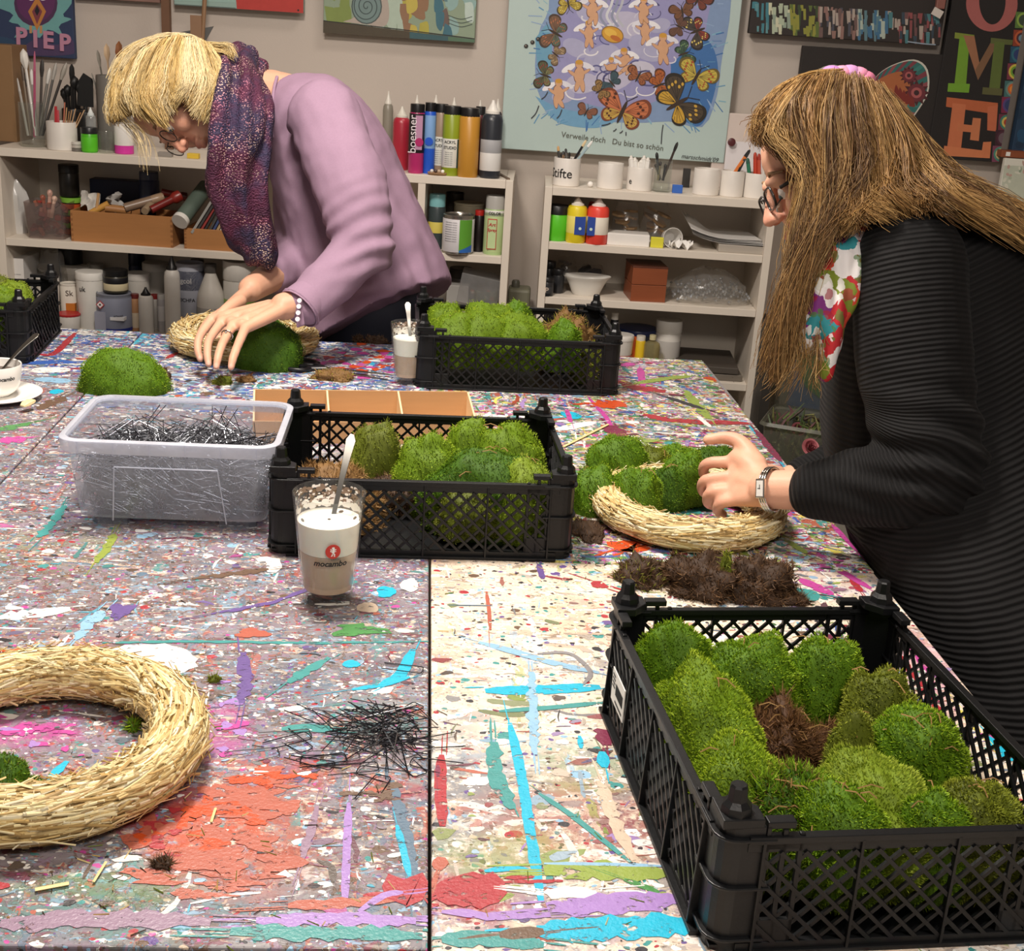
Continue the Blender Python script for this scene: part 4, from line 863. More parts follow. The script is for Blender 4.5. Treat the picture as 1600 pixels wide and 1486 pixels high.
for k in range(2000):                                                     # the mass of pins seen through the walls and over the rim
    side = rr.random()
    if side < .42: x, y, z = rr.uniform(-.5, .5)*(w0-.03), -d0/2+rr.uniform(.003, .018), rr.uniform(.018, .095)
    elif side < .55: x, y, z = rr.choice((-1, 1))*(w0/2-rr.uniform(.006, .015)), rr.uniform(-.5, .5)*(d0-.03), rr.uniform(.018, .08)
    else:
        x, y = rr.uniform(-.5, .5)*(w0-.04), rr.uniform(-.5, .5)*(d0-.04); z = pile_h(x, y)+rr.uniform(-.02, .004)
    m = pin_mesh(seed=k % 17, L=.042); M = Matrix.Translation((x, y, z)) @ Matrix.Rotation(rr.uniform(0, 6.28), 4, 'Z') @ Matrix.Rotation(rr.gauss(0, .35), 4, 'X') @ Matrix.Rotation(rr.uniform(0, 6.28), 4, 'Y') @ Matrix.Translation((0, .02, 0))
    if side < .42: M = Matrix.Translation((x, y, z)) @ Matrix.Rotation(rr.uniform(0, 6.28), 4, 'Y') @ Matrix.Rotation(math.pi/2+rr.gauss(0, .12), 4, 'X') @ Matrix.Rotation(rr.gauss(0, .2), 4, 'X') @ Matrix.Translation((0, .02, 0))
    m = xf(m, M)
    if all(abs(v[0]) < w0/2-.003+.01*v[2]/.1 and abs(v[1]) < d0/2-.003+.01*v[2]/.1 and .014 < v[2] for v in m.v): gs.add(m.v, m.f)
st = obj('pin_mass', gs, mat('packed wire', '#9a9da4', .35, .75), None, kind='stuff'); st.matrix_world = bxM; tag(st, 'mass of wire pins filling the clear storage box', 'pins')
hp = obj('packed_core', heap, mat('dark packed wire', '#26262a', .5, .5, var=.5, scale=300), st)
hp.parent = st
GB = 'wire pins on top of the heap in the clear box'
for k in range(150):
    x, y = rr.uniform(-.47, .47)*w0, rr.uniform(-.42, .42)*(d0-.03)
    x = max(-w0/2+.02, min(w0/2-.02, x)); z = pile_h(x, y)+rr.uniform(.0, .010); v = bxM @ Vector((x, y, z))
    tilt = rr.gauss(0, .28) if rr.random() < .88 else rr.uniform(-1.0, -.4)
    pin(v.x, v.y, v.z, tilt, rr.gauss(0, .6), rr.uniform(0, 6.28), k % 6 if k % 9 else 5, 'black wire pin on top of the heap in the clear storage box', GB)
# ------------------------------------------------------------------ divided plywood tray
M_ply = mat('pale plywood', '#c49a6c', .6, var=.1, scale=12, bump=.1, stretch=(1, 8, 8)); M_plyedge = mat('plywood edge', '#e2c79c', .6)
a_, b_ = P(402, 608, TZ+.06), P(738, 612, TZ+.06); tw = float(np.linalg.norm((b_-a_)[:2])); tz = math.atan2(b_[1]-a_[1], b_[0]-a_[0]); tm = (a_+b_)[:2]/2
tr = thing('divided_tray', 'open plywood tray with dividers behind the middle crate', 'tray', (tm[0], tm[1]-.055, TZ), tz)
TH, TD = .06, .11
obj('tray_base', G().box(-tw/2, tw/2, -TD/2, TD/2, 0, .003), M_ply, tr)
for y in (-TD/2+.0015, TD/2-.0015): obj('side', G().box(-tw/2, tw/2, y-.0015, y+.0015, .003, TH if y > 0 else TH*.62), M_ply, tr)
for x in (-tw/2+.0015, tw/2-.0015): obj('end_wall', G().add([(x+sx*.0015, sy*TD/2*.97, z) for sx in (-1, 1) for sy, z in ((-1, .003), (1, .003), (1, TH), (-1, TH*.62))], [(0, 1, 2, 3), (7, 6, 5, 4), (0, 4, 5, 1), (1, 5, 6, 2), (2, 6, 7, 3), (3, 7, 4, 0)]), M_plyedge, tr)
for f in (.335, .665): x = -tw/2+tw*f; obj('divider', G().add([(x+sx*.0015, sy*TD/2*.94, z) for sx in (-1, 1) for sy, z in ((-1, .003), (1, .003), (1, TH), (-1, TH*.62))], [(0, 1, 2, 3), (7, 6, 5, 4), (0, 4, 5, 1), (1, 5, 6, 2), (2, 6, 7, 3), (3, 7, 4, 0)]), M_plyedge, tr)
# ------------------------------------------------------------------ scissors
M_blackp = mat('black moulded plastic', '#17171a', .35)
s0, s1 = P(470, 570, TZ+.006), P(597, 588, TZ+.004); d = (s1-s0)[:2]; L = float(np.linalg.norm(d)); sz = math.atan2(d[1], d[0])
sc = thing('scissors', 'scissors with black handles lying beside the moss the woman in lilac holds', 'scissors', (s0[0], s0[1], TZ), sz)
for sgn in (1, -1):
    M = Matrix.Translation((.02+L*.25, 0, .004+.0022*sgn)) @ Matrix.Rotation(.09*sgn, 4, 'Z')
    g = G().prism([(-.012, -.005), (.0, -.007), (L*.72, -.001), (L*.75, .0008), (L*.7, .003), (.0, .006), (-.012, .004)], -.001, .001, M); obj('blade', g, M_chrome, sc, bevel=.0004)
    M = Matrix.Translation((.02+L*.25, 0, .006)) @ Matrix.Rotation(.12*sgn, 4, 'Z')
    g = G(); g.tube([(-.008, 0, .001*sgn), (-.025, -.004*sgn, 0), (-.040, -.010*sgn, 0)], [.005, .006, .006], 8, flat=.7)
    ring = [(-.064+.026*math.cos(q), -.016*sgn+.0155*math.sin(q), 0) for q in np.linspace(0, 2*math.pi, 17)]; g.tube(ring, .0052, 8, flat=.8); obj('handle', xf(g, M), M_blackp, sc, smooth=60)
obj('pivot', G().lathe([(.004, .005), (.004, .0082), (.003, .009), (.0005, .009)], 12, c=(.02+L*.25, 0, 0)), M_chrome, sc, smooth=30)
# ------------------------------------------------------------------ debris: roots, scraps, straw bits
def scrap(lab, px, py, rx, ry, h, tint, **kw):
    p = P(px, py); zc = pix(p)[2]; m = zc/F; kw.setdefault('n', int(max(700, rx*ry*.9)))
    return moss(lab, p[0], p[1], TZ, rx*m, ry*m*kw.pop('k', 2.), h, tint, **{**dict(blade=.011, bw=.0018, rough=1., lump=.35, mixes=(.12, 'brown'), name='moss_scrap'), **kw})
scrap('leftmost dark root clump, green-tipped, by the far left corner of the nearest crate', 1000, 905, 36, 22, .024, 'soil', n=2600, mixes=(.25, 'olive'))
scrap('dark brown root clump between the wreath and the nearest crate, in the middle of three', 1095, 918, 60, 30, .036, 'soil', n=5200)
scrap('biggest dark root clump right above the nearest crate', 1178, 924, 62, 28, .036, 'soil', n=5200)
scrap('thin scatter of dark roots right of the biggest root clump', 1235, 940, 30, 10, .008, 'soil', n=900)
scrap('upright yellow-green moss sprig among the dark root clumps', 1128, 926, 10, 12, .05, 'olive', n=500, k=1.)
scrap('tiny green moss bit at the left of the middle root clump', 1052, 905, 9, 10, .026, 'olive', n=350, k=1.)
scrap('dark crumbs of roots by the right side of the middle crate', 920, 830, 26, 22, .006, 'soil', n=500)
scrap('brown and green moss scrap beside the scissors', 520, 592, 32, 9, .018, 'dry', n=1100, mixes=(.2, 'olive'))
scrap('small brown moss scrap behind the box of pins', 347, 600, 14, 5, .014, 'olive', n=500, mixes=(.4, 'brown'))
scrap('pale moss scrap left of the scissors', 385, 596, 14, 5, .010, 'dry', n=350)
scrap('dark scrap of moss near the table edge behind the scissors', 588, 536, 18, 4, .014, 'soil', n=500)
scrap('second dark scrap near the table edge behind the scissors', 560, 532, 8, 3, .012, 'soil', n=250)
scrap('brown root end of the big loose moss cushion', 250, 594, 16, 10, .02, 'soil', n=600)
scrap('tiny dark root scrap on the orange paint', 254, 1352, 16, 6, .006, 'soil', n=160, lump=.5)
scrap('bit of green moss by the inner edge of the nearest wreath', 208, 1140, 9, 5, .010, 'fresh', n=220)
scrap('tiny sprig of moss by the white paint blot', 335, 1064, 9, 4, .006, 'olive', n=120)
scrap('tiny sprig of moss touching the far side of the nearest wreath', 285, 1068, 10, 4, .006, 'fresh', n=140)
g = G(); rr = random.Random(21)
for _ in range(420):
    if rr.random() < .3: px_, py_ = rr.gauss(200, 160), rr.gauss(1250, 130)
    elif rr.random() < .6: px_, py_ = rr.gauss(960, 60), rr.gauss(830, 40)
    else: px_, py_ = rr.uniform(280, 1150), rr.choice((rr.gauss(585, 22), rr.uniform(880, 1460)))
    if not (-20 < px_ < 1330): continue
    p = P(px_, py_); a = rr.uniform(0, 6.28); L = rr.uniform(.002, .014); g.tube([(p[0], p[1], TZ+.0008), (p[0]+L*math.cos(a), p[1]+L*math.sin(a), TZ+.0012)], rr.uniform(.0003, .0007), 3, col=rr.choice([STRAWC[0], STRAWC[3], lin('#3a2a1c'), lin('#4a3626'), lin('#6d7d22')]))
g.v = [(x, min(y, 2.69), z) for x, y, z in g.v]
tag(obj('plant_crumbs', g, M_straw), 'crumbs of straw, roots and needles scattered over the worktables', 'crumbs', kind='stuff')
for lab, a_, b_, w_ in (('short flat straw stalk near the front table edge', (55, 1394), (108, 1384), .0022), ('yellow straw stalk below the nearest wreath', (146, 1382), (166, 1350), .0012), ('straw stalk on the orange paint', (330, 1288), (337, 1266), .0012),
                    ('pale stick lying right of the middle crate', (880, 700), (950, 665), .0026), ('dark twig lying by the loose pins', (340, 1088), (362, 1092), .0012)):
    p, q = P(*a_), P(*b_); tag(obj('straw_stalk', G().tube([(p[0], p[1], TZ+.0022), (q[0], q[1], TZ+.0022)], w_, 5, flat=.5, col=STRAWC[0] if 'dark' not in lab else lin('#3a2a1c')), M_straw), lab, 'straw')

# ------------------------------------------------------------------ white bookcases along the back wall
SZ = dict(R1=1.019, R2=.873, R3=.724, R4=.514, R5=.27, L1=1.028, L2=.788, L3=.547, L4=.3, M2=.824, M3=.640)
def bookcase(label, u0, u1, divs, shelves, top):
    uc = (u0+u1)/2; t = thing('bookcase', label, 'bookcase', W(uc, -.14, 0), WROT)
    def bx(a, b, y0, y1, z0, z1): return G().box(a-uc, b-uc, y0, y1, z0, z1)
    for u in (u0, u1-.02): obj('side_panel', bx(u, u+.02, -.14, .14, 0, top), M_white, t, bevel=.001)
    for u in divs: obj('divider', bx(u, u+.02, -.138, .138, .05, top-.022), M_white, t, bevel=.001)
    obj('top_board', bx(u0+.0205, u1-.0205, -.139, .139, top-.022, top), M_white, t, bevel=.001)
    for a, b, z in shelves: obj('shelf', bx(a+.0005, b-.0005, -.136, .136, z-.02, z), M_white, t, bevel=.001)
    obj('back_panel', bx(u0+.02, u1-.02, .134, .139, .05, top-.02), M_white, t)
    obj('plinth', bx(u0+.02, u1-.02, -.12, -.105, 0, .05), M_white, t)
bookcase('long white bookcase on the left behind the woman in lilac', -1.472, -.082, (-.335,), ((-1.452, -.335, SZ['L2']), (-1.452, -.335, SZ['L3']), (-1.452, -.335, SZ['L4']), (-.315, -.102, SZ['M2']), (-.315, -.102, SZ['M3']), (-.315, -.102, .42)), SZ['L1'])
bookcase('white bookcase with paint pots on top, behind the table on the right', .003, .622, (), tuple((.023, .602, SZ[k]) for k in ('R2', 'R3', 'R4', 'R5')), SZ['R1'])

def place(x0, x1, yt, z, v):
    xc = (x0+x1)/2; u = PW(xc, yt, v)[0]
    for _ in range(3): yb = pix(W(u, v, z))[1]; u = PW(xc, yb, v)[0]
    t = PW(xc, yb, v)[2]; return u, (x1-x0)*t/F, max(.012, PW(xc, yt, v)[1]-z)
def plast(c, rough=.35, **k): return mat('plastic '+c, c, rough, **k)
PROFILES = dict(
    pot=[(.96, 0), (1., .02), (1., .97), (.98, 1.), (.93, 1.), (.92, .9), (.9, .06), (.01, .05)], jar=[(.9, 0), (1., .05), (1., .72), (.94, .76)], can=[(.97, 0), (1., .01), (1., .03), (.975, .04), (.975, .95), (1., .96), (1., .99), (.95, 1.), (.93, .97), (.02, .965)],
    tub=[(.88, 0), (.9, .02), (1., .86), (1., .88)], bottle=[(.93, 0), (1., .03), (1., .74), (.9, .80), (.45, .85)], tall=[(.94, 0), (1., .02), (1., .86), (.92, .88)], cone=[(.95, 0), (1., .04), (1., .5), (.9, .6), (.35, .88), (.33, .9)],
    spray=[(.95, 0), (1., .02), (1., .74), (.9, .79), (.8, .80)])
CAPS = dict(jar=[(.99, .75), (1.02, .76), (1.02, .985), (.99, 1.)], tub=[(1.03, .87), (1.04, .88), (1.04, .985), (1.02, 1.)], bottle=[(.5, .84), (.5, .92), (.42, .93), (.2, .975), (.16, 1.)], tall=[(.93, .87), (.93, .985), (.9, 1.)], nozzle=[(.66, .80), (.64, .86), (.5, .875), (.18, .97), (.14, 1.)],
            cone=[(.42, .88), (.42, .985), (.4, 1.)], spray=[(.93, .78), (.93, .97), (.88, 1.)])
def vessel(name, label, cat, x0, x1, yt, z, v, prof='jar', col='#dddddd', cap=None, capcol='#222222', band=None, text=None, group=None, capmat=None, bodymat=None, sq=1.):
    """a pot, jar, can or bottle standing on a shelf: body, cap, label band and lettering"""
    u, w_, h = place(x0, x1, yt, SZ[z] if isinstance(z, str) else z, v); r = w_/2
    t = thing(name, label, cat, W(u, v, SZ[z] if isinstance(z, str) else z), WROT, group)
    obj('body', G().lathe([(a*r, b*h) for a, b in PROFILES[prof]], 20, sy=sq), bodymat or plast(col), t, smooth=40)
    if cap: obj('cap', G().lathe([(a*r, b*h) for a, b in CAPS[cap]], 18, sy=sq), capmat or plast(capcol), t, smooth=40)
    if band:
        for z0, z1, c in band: obj('paper_label', G().lathe([(r*1.006, z0*h), (r*1.012, z0*h+.0005), (r*1.012, z1*h-.0005), (r*1.006, z1*h)], 20, sy=sq, caps=False), plast(c, .5), t, smooth=40)
    if text:
        for s_, zz, size, tc, ang in text:
            tx = text_geo(s_, size, .0001, r*1.02, 0, .0002); obj('lettering', xf(tx, Matrix.Rotation(ang, 4, 'Z') @ Matrix.Translation((0, 0, zz*h))), plast(tc, .5), t)
    return t, u, r, h
def block(name, label, cat, x0, x1, yt, z, v, d, col, rz=0., m=None, group=None, lidcol=None, text=None):
    u, w_, h = place(x0, x1, yt, SZ[z] if isinstance(z, str) else z, v); zz = SZ[z] if isinstance(z, str) else z
    t = thing(name, label, cat, W(u, v, zz), WROT+rz, group); hb = h if not lidcol else h*.8
    obj('body', G().box(-w_/2, w_/2, 0, d, 0, hb), m or plast(col, .55), t, bevel=.0015)
    if lidcol: obj('lid', G().box(-w_/2-.001, w_/2+.001, -.001, d+.001, hb, h), plast(lidcol, .5), t, bevel=.0015)
    if text:
        for s_, zz_, size, tc in text: obj('lettering', xf(text_geo(s_, size, .0001), Matrix.Translation((0, -.0003, zz_*h))), plast(tc, .5), t)
    return t, u, w_, h
def tool(name, label, cat, base, tip, r, col, head=None, headcol=None, group=None, rtip=None, flat=1.):
    """brush, pen, stick: a shaft leaning in its pot, with a head of its own colour"""
    b, t_ = Vector(base), Vector(tip); o = thing(name, label, cat, base, group=group); d = t_-b
    obj('shaft', G().tube([(0, 0, 0), d*.5, d*(1 if not head else .78)], [r, r*1.05, (rtip or r)], 6, flat=flat), plast(col, .4), o, smooth=50)
    if head: obj('tip', G().tube([d*.77, d*.86, d*.95, d], [r*1.1, r*head, r*head*.85, r*.3], 6, flat=flat), plast(headcol, .5), o, smooth=50)
    return o
Wt = lambda x, y, v: (lambda q: W(q[0], v, q[1]))(PW(x, y, v))
# --- right bookcase, top board
GPOT = 'white pots on the right bookcase'
POTS = [(863, 905, 246, 'white pot lettered Stifte and full of pencils, leftmost on the right bookcase', [('Stifte', .45, .034, '#161616', -.55)]), (932, 972, 254, 'plain white pot second on the right bookcase, next to a white ball', None),
        (978, 1018, 261, 'white pot topped with white paint tubes on the right bookcase', [('e', .4, .022, '#161616', -.85)]), (1081, 1122, 263, 'white pot behind the blue eraser, left of two pen pots', None),
        (1123, 1160, 266, 'white pot with orange and black pens', None), (1160, 1199, 270, 'white pot with red and green markers, nearest the woman in black', None)]
for x0, x1, yt, lab, tx in POTS: vessel('paint_pot', lab, 'pot', x0, x1, yt, 'R1', -.06, 'pot', '#e4ded6', text=tx, group=None)
for i, (bx_, tx_, ty, c, hc) in enumerate(((875, 872, 228, '#3b3a38', '#c9a06a'), (880, 880, 236, '#7a5a3a', '#2a2a2a'), (886, 884, 232, '#4a4540', '#2a2a2a'), (882, 877, 240, '#5b4a3a', '#1c1c1c'), (890, 916, 219, '#1f2023', '#d9c49a'), (893, 926, 220, '#9fb6bd', '#e8e8e4'), (888, 890, 238, '#3a3634', '#222'))):
    tool('pencil', ('dark pencil', 'short brown pencil', 'grey-brown pencil', 'stubby brown pencil', 'long black pencil leaning right', 'pale blue pencil leaning far right', 'short dark pencil')[i]+' in the pot lettered Stifte', 'pencil', Wt(bx_, 262, -.06), Wt(tx_, ty, -.07), .0034, c, 1.1, hc)
ball = obj('ball', G().lathe([(.0005, 0), (.004, .001), (.0068, .0035), (.0078, .0078), (.0068, .012), (.004, .0148), (.0005, .0156)], 14), plast('#ece8e2'), None, smooth=180); _u = place(918, 926, 280, SZ['R1'], -.05)[0]; ball.location = W(_u, -.05, SZ['R1']); tag(ball, 'small white ball between the first two white pots', 'ball')
for i, (x, y) in enumerate(((988, 243), (994, 246), (1004, 243), (1010, 246), (999, 250))): tool('paint_tube', ('leftmost', 'second', 'fourth', 'rightmost', 'middle')[i]+' white tube standing in the third white pot', 'tube', Wt(x, 268, -.06), Wt(x+(-2 if i < 2 else 3), y, -.06), .0075, '#efece6', .6, '#dedad2')
t, u, r, h = vessel('brush_glass', 'drinking glass with dark paintbrushes on the right bookcase', 'glass', 1019, 1047, 250, 'R1', -.06, 'pot', bodymat=M_glass)
for i, (bx_, by, tx_, ty, c) in enumerate(((1030, 290, 1026, 238, '#2b3236'), (1035, 290, 1059, 222, '#3a2f2a'), (1028, 290, 1032, 252, '#8a8060'), (1036, 290, 1040, 256, '#26262a'), (1032, 288, 1024, 256, '#5a5a50'))):
    tool('paintbrush', ('thin dark brush upright', 'long brown brush leaning right', 'short khaki brush', 'short black brush', 'short grey brush leaning left')[i]+' in the glass on the right bookcase', 'brush', Wt(bx_, by-8, -.06), Wt(tx_, ty, -.06), .0032, c, 1.4, '#1e1d1c')
block('eraser', 'blue eraser lying on top of the right bookcase', 'eraser', 1050, 1066, 289, 'R1', -.04, .012, '#2f62b8')
for i, (bx_, tx_, ty, c, hc, pot) in enumerate(((1140, 1172, 234, '#d87a3a', '#1e1e20', 'pot with orange and black pens'), (1146, 1166, 242, '#202226', '#3a3a3a', 'pot with orange and black pens'), (1172, 1168, 247, '#2f7a5a', '#2a5a48', 'pot with red and green markers'), (1180, 1180, 238, '#c8452f', '#b8402c', 'pot with red and green markers'), (1186, 1186, 240, '#c8553f', '#a83a2c', 'pot with red and green markers'), (1192, 1194, 243, '#e2ddd4', '#d0ccc4', 'pot with red and green markers'))):
    tool('felt_pen', ('orange pen with black cap', 'black pen', 'green marker', 'red marker', 'coral marker', 'white marker')[i]+' in the white '+pot, 'pen', Wt(bx_, 282, -.06), Wt(tx_, ty, -.06), .005, c, 1.0, hc)
# --- right bookcase, second board
vessel('paint_jar', 'neon green paint jar with black lid in the right bookcase', 'jar', 851, 886, 320, 'R2', -.05, 'jar', '#5cc62c', 'jar', '#1d1d1f')
for lab, x0, x1, yt, c, cc, v in (('yellow squeeze bottle with blue label, front left of the right bookcase', 883, 914, 308, '#e8d22c', '#efe9dc', -.03), ('coral red squeeze bottle with blue and white label in the right bookcase', 914, 948, 309, '#e84a3c', '#efe6e0', -.03),
                                 ('second yellow squeeze bottle half hidden behind the front one', 884, 906, 305, '#d8c24a', '#e8e4dc', -.10), ('red squeeze bottle half hidden behind the coral one', 915, 938, 302, '#b8323a', '#e0d8d4', -.10)):
    t, u, r, h = vessel('squeeze_bottle', lab, 'bottle', x0, x1, yt, 'R2', v, 'bottle', c, 'nozzle', cc, [(.22, .6, '#f0e8d8' if 'red' in lab else '#f2e27a')])
    if v > -.05:
        g = G().box(-r*.2, r*.86, -r*1.05, -r*.5, h*.2, h*.6) if 'yellow' in lab else G().box(-r*.95, -r*.25, -r*1.05, -r*.5, h*.2, h*.6); obj('blue_label', g, plast('#27479c', .5), t); obj('emblem', G().lathe([(.004, 0), (.004, .001)], 12, Matrix.Translation((r*.35 if 'yellow' in lab else -r*.6, -r*1.06, h*.34)) @ Matrix.Rotation(math.pi/2, 4, 'X')), plast('#cfe4d8'), t)
t, u, w_, h = block('tray', 'low white card tray of oddments in the right bookcase', 'tray', 948, 1014, 366, 'R2', -.02, .07, '#e8e4de')
M_kraft = mat('kraft paper', '#a98a66', .7, var=.12); M_bag = clear('clear cellophane', '#f4f2ee', .14, .12, 1.4)
def bagged(label, x0, x1, yt, z, v, d, seed, col=M_kraft, tilt=0.):
    u, w_, h = place(x0, x1, yt, SZ[z], v); o = thing('bag_of_shapes', label, 'bag', W(u, v, SZ[z]), WROT)
    g = G(); r = random.Random(seed)
    for k in range(7):
        a = r.uniform(-.5, .5)+tilt; c = Vector((r.uniform(-.28, .28)*w_, r.uniform(.25, .7)*d, h*(.2+.09*k))); M = Matrix.Translation(c) @ Matrix.Rotation(a, 4, 'Y') @ Matrix.Rotation(r.uniform(-.4, .4), 4, 'X')
        g.prism([(w_*.3*math.cos(q)*r.uniform(.7, 1), d*.28*math.sin(q)) for q in np.linspace(0, 5.4, 7)], 0, .006, M)
    obj('card_shapes', g, col, o, kind='stuff')
    g = G(); n = 10; nu = 16; vs = []
    for j in range(n+1):
        q = j/n
        for i in range(nu):
            a = 2*math.pi*i/nu; k = (1-.35*q**3)*(1+r.uniform(-.09, .09)); vs.append((w_*.5*k*math.cos(a), d*.5+d*.5*k*math.sin(a)*(1-.7*q), h*q*(1+r.uniform(-.03, .03))))
    g.add(vs, [(j*nu+i, j*nu+(i+1) % nu, (j+1)*nu+(i+1) % nu, (j+1)*nu+i) for j in range(n) for i in range(nu)]); obj('film', g, M_bag, o, smooth=25); return o
bagged('cellophane bag of wooden shapes, left of two in the right bookcase', 954, 998, 318, 'R2', -.12, .06, 1); bagged('cellophane bag of card shapes behind the paper cup', 1000, 1046, 317, 'R2', -.12, .07, 2)
for i, (x, y, c) in enumerate(((957, 362, '#a8323c'), (966, 362, '#b8686a'), (975, 361, '#8a5a50'))):
    o = obj('bead', G().lathe([(.0005, 0), (.006, .002), (.008, .007), (.006, .012), (.0005, .014)], 10), plast(c), None, smooth=180); u = PW(x, y, -.045)[0]; o.location = W(u, -.075+.02*i*0, SZ['R2']+.001); tag(o, ('dark red', 'pale red', 'brownish')[i]+' round oddment behind the white card tray', 'bead')
block('box', 'tiny yellow box between the white tray and the paper cup', 'box', 1016, 1036, 371, 'R2', -.02, .012, '#d9d23a')
u, w_, h = place(1034, 1064, 341, SZ['R2'], -.05); c = thing('paper_cup', 'white paper cup lying on its side in the right bookcase', 'cup', W(u, -.04, SZ['R2']+.027), 0); c.rotation_euler = (math.pi/2-.1, 0, WROT+.15)
obj('wall', G().lathe([(.018, -.055), (.0265, 0), (.0275, .0005), (.0275, .0025), (.0262, .0025), (.017, -.0535), (.0005, -.0535)], 26), plast('#e6e3de', .5), c, smooth=40)
g = G(); r = random.Random(3); nn = 9
for j in range(nn):
    for i in range(nn): g.v.append(((i/(nn-1)-.5)*.06, (j/(nn-1)-.5)*.045, .011+.010*math.sin(i*1.7+j)+r.uniform(-.006, .008)))
for j in range(nn-1):
    for i in range(nn-1): g.f.append((j*nn+i, j*nn+i+1, (j+1)*nn+i+1, (j+1)*nn+i))
o = obj('tissue', g, mat('thin white tissue', '#e8e5e0', .8), None, smooth=60); o.location = W(PW(1064, 378, -.03)[0], -.035, SZ['R2']); tag(o, 'crumpled white tissue in front of the paper cup', 'tissue')
# stack of drawing paper on a thin box
t, u, w_, h = block('box', 'flat grey box under the sheets of drawing paper', 'box', 1122, 1200, 384, 'R2', -.02, .15, '#a79f94')
def curl(name, label, du, dv, z, rz, wx, wy, lift, seed):
    g = G(); r = random.Random(seed); n = 9
    for j in range(n):
        for i in range(n):
            x, y = (i/(n-1)-.5)*wx, (j/(n-1)-.5)*wy; g.v.append((x, y, lift*max(0, -x/wx*1.6)**2*(1.2+y/wy)+.002*math.sin(3*x/wx+seed)))
    for j in range(n-1):
        for i in range(n-1): g.f.append((j*n+i, j*n+i+1, (j+1)*n+i+1, (j+1)*n+i))
    o = obj(name, g, mat('drawing paper', '#e9e7e4', .7), None, smooth=60); o.location = W(du, dv, z); o.rotation_euler = (0, 0, WROT+rz); tag(o, label, 'paper', 'sheets of drawing paper')
u0 = PW(1135, 370, -.09)[0]
for k in range(5): curl('paper_sheet', ('lowest', 'second lowest', 'middle', 'second highest', 'topmost')[k]+' curled sheet of white paper in the right bookcase', u0-.006*k+.008, -.10, SZ['R2']+h+.002+.0035*k, .05*k-.1, .20, .15, .045, k)
# --- right bookcase, third board
for lab, x0, x1, yt, v in (('small black ink jar, front left on the third board of the right bookcase', 843, 864, 432, -.02), ('small black ink jar behind the front one in the right bookcase', 862, 880, 420, -.07), ('tall black jar at the back left of the third board', 846, 866, 408, -.12)):
    vessel('ink_jar', lab, 'jar', x0, x1, yt, 'R3', v, 'jar', '#26272a', 'jar', '#161618', [(.15, .5, '#3a3a3c')] if v > -.05 else None, text=[('P', .33, .02, '#c9b8a8', 0)] if v > -.05 else None)
u, w_, h = place(876, 954, 430, SZ['R3'], -.07); t = thing('bowl', 'white oval plastic bowl in the right bookcase', 'bowl', W(u, -.07, SZ['R3']), WROT+.1)
obj('bowl_wall', G().lathe([(.036, 0), (.038, .002), (.05, .03), (.058, .044), (.066, .050), (.067, .053), (.058, .049), (.05, .04), (.036, .005), (.0005, .004)], 32, sy=.68), plast('#dedbd4'), t, smooth=45)
bagged('flat clear pack behind the white oval bowl', 903, 946, 416, 'R3', -.18, .06, 5, mat('dark oddments', '#4a4a4c', .5)); bagged('dusty clear bag at the back left of the third board', 866, 900, 402, 'R3', -.2, .05, 6, mat('grey oddments', '#8a857e', .5))
u, w_, h = place(986, 1041, 419, SZ['R3'], -.02); M_redwood = mat('reddish stained wood', '#8a4a2c', .4, var=.15, scale=10, stretch=(1, 6, 10)); M_redwood2 = mat('dark stained wood lid', '#5a3020', .4, var=.15)
t = thing('wooden_chest', 'reddish wooden two-tier chest in the right bookcase', 'box', W(u-.003, -.02, SZ['R3']), WROT+.10)
for z0, z1 in ((0, h*.5-.0006), (h*.5+.0006, h)): obj('tier', G().box(-w_/2, w_/2, 0, .12, z0, z1), M_redwood, t, bevel=.001)
obj('lid', G().box(-w_/2-.001, w_/2+.001, -.001, .121, h, h+.004), M_redwood2, t, bevel=.001)
g = G(); r = random.Random(8)
u, w_, h = place(1044, 1166, 418, SZ['R3'], -.1); t = thing('bag_of_beads', 'clear bag of silvery beads in the right bookcase', 'bag', W(u, -.1, SZ['R3']), WROT)
for k in range(200):
    x, y = r.uniform(-.48, .48)*w_, r.uniform(-.07, .07); z = .006+r.random()*h*.62*(1-(x/w_*1.8)**2*.6); g.lathe([(.0003, -.0045), (.0045, 0), (.0003, .0045)], 6, c=(x, y, z))
obj('beads', g, mat('silver beads', '#b4b8bd', .25, .6), t, kind='stuff')
g = G(); nu, n = 24, 8; vs = []
for j in range(n+1):
    q = j/n
    for i in range(nu): a = 2*math.pi*i/nu; k = math.sqrt(max(.02, 1-q*q*.97))*(1+r.uniform(-.08, .08)); vs.append((w_*.52*k*math.cos(a), .085*k*math.sin(a), h*q*(1+r.uniform(-.08, .08))))
g.add(vs, [(j*nu+i, j*nu+(i+1) % nu, (j+1)*nu+(i+1) % nu, (j+1)*nu+i) for j in range(n) for i in range(nu)]); obj('film', g, M_bag, t, smooth=20)
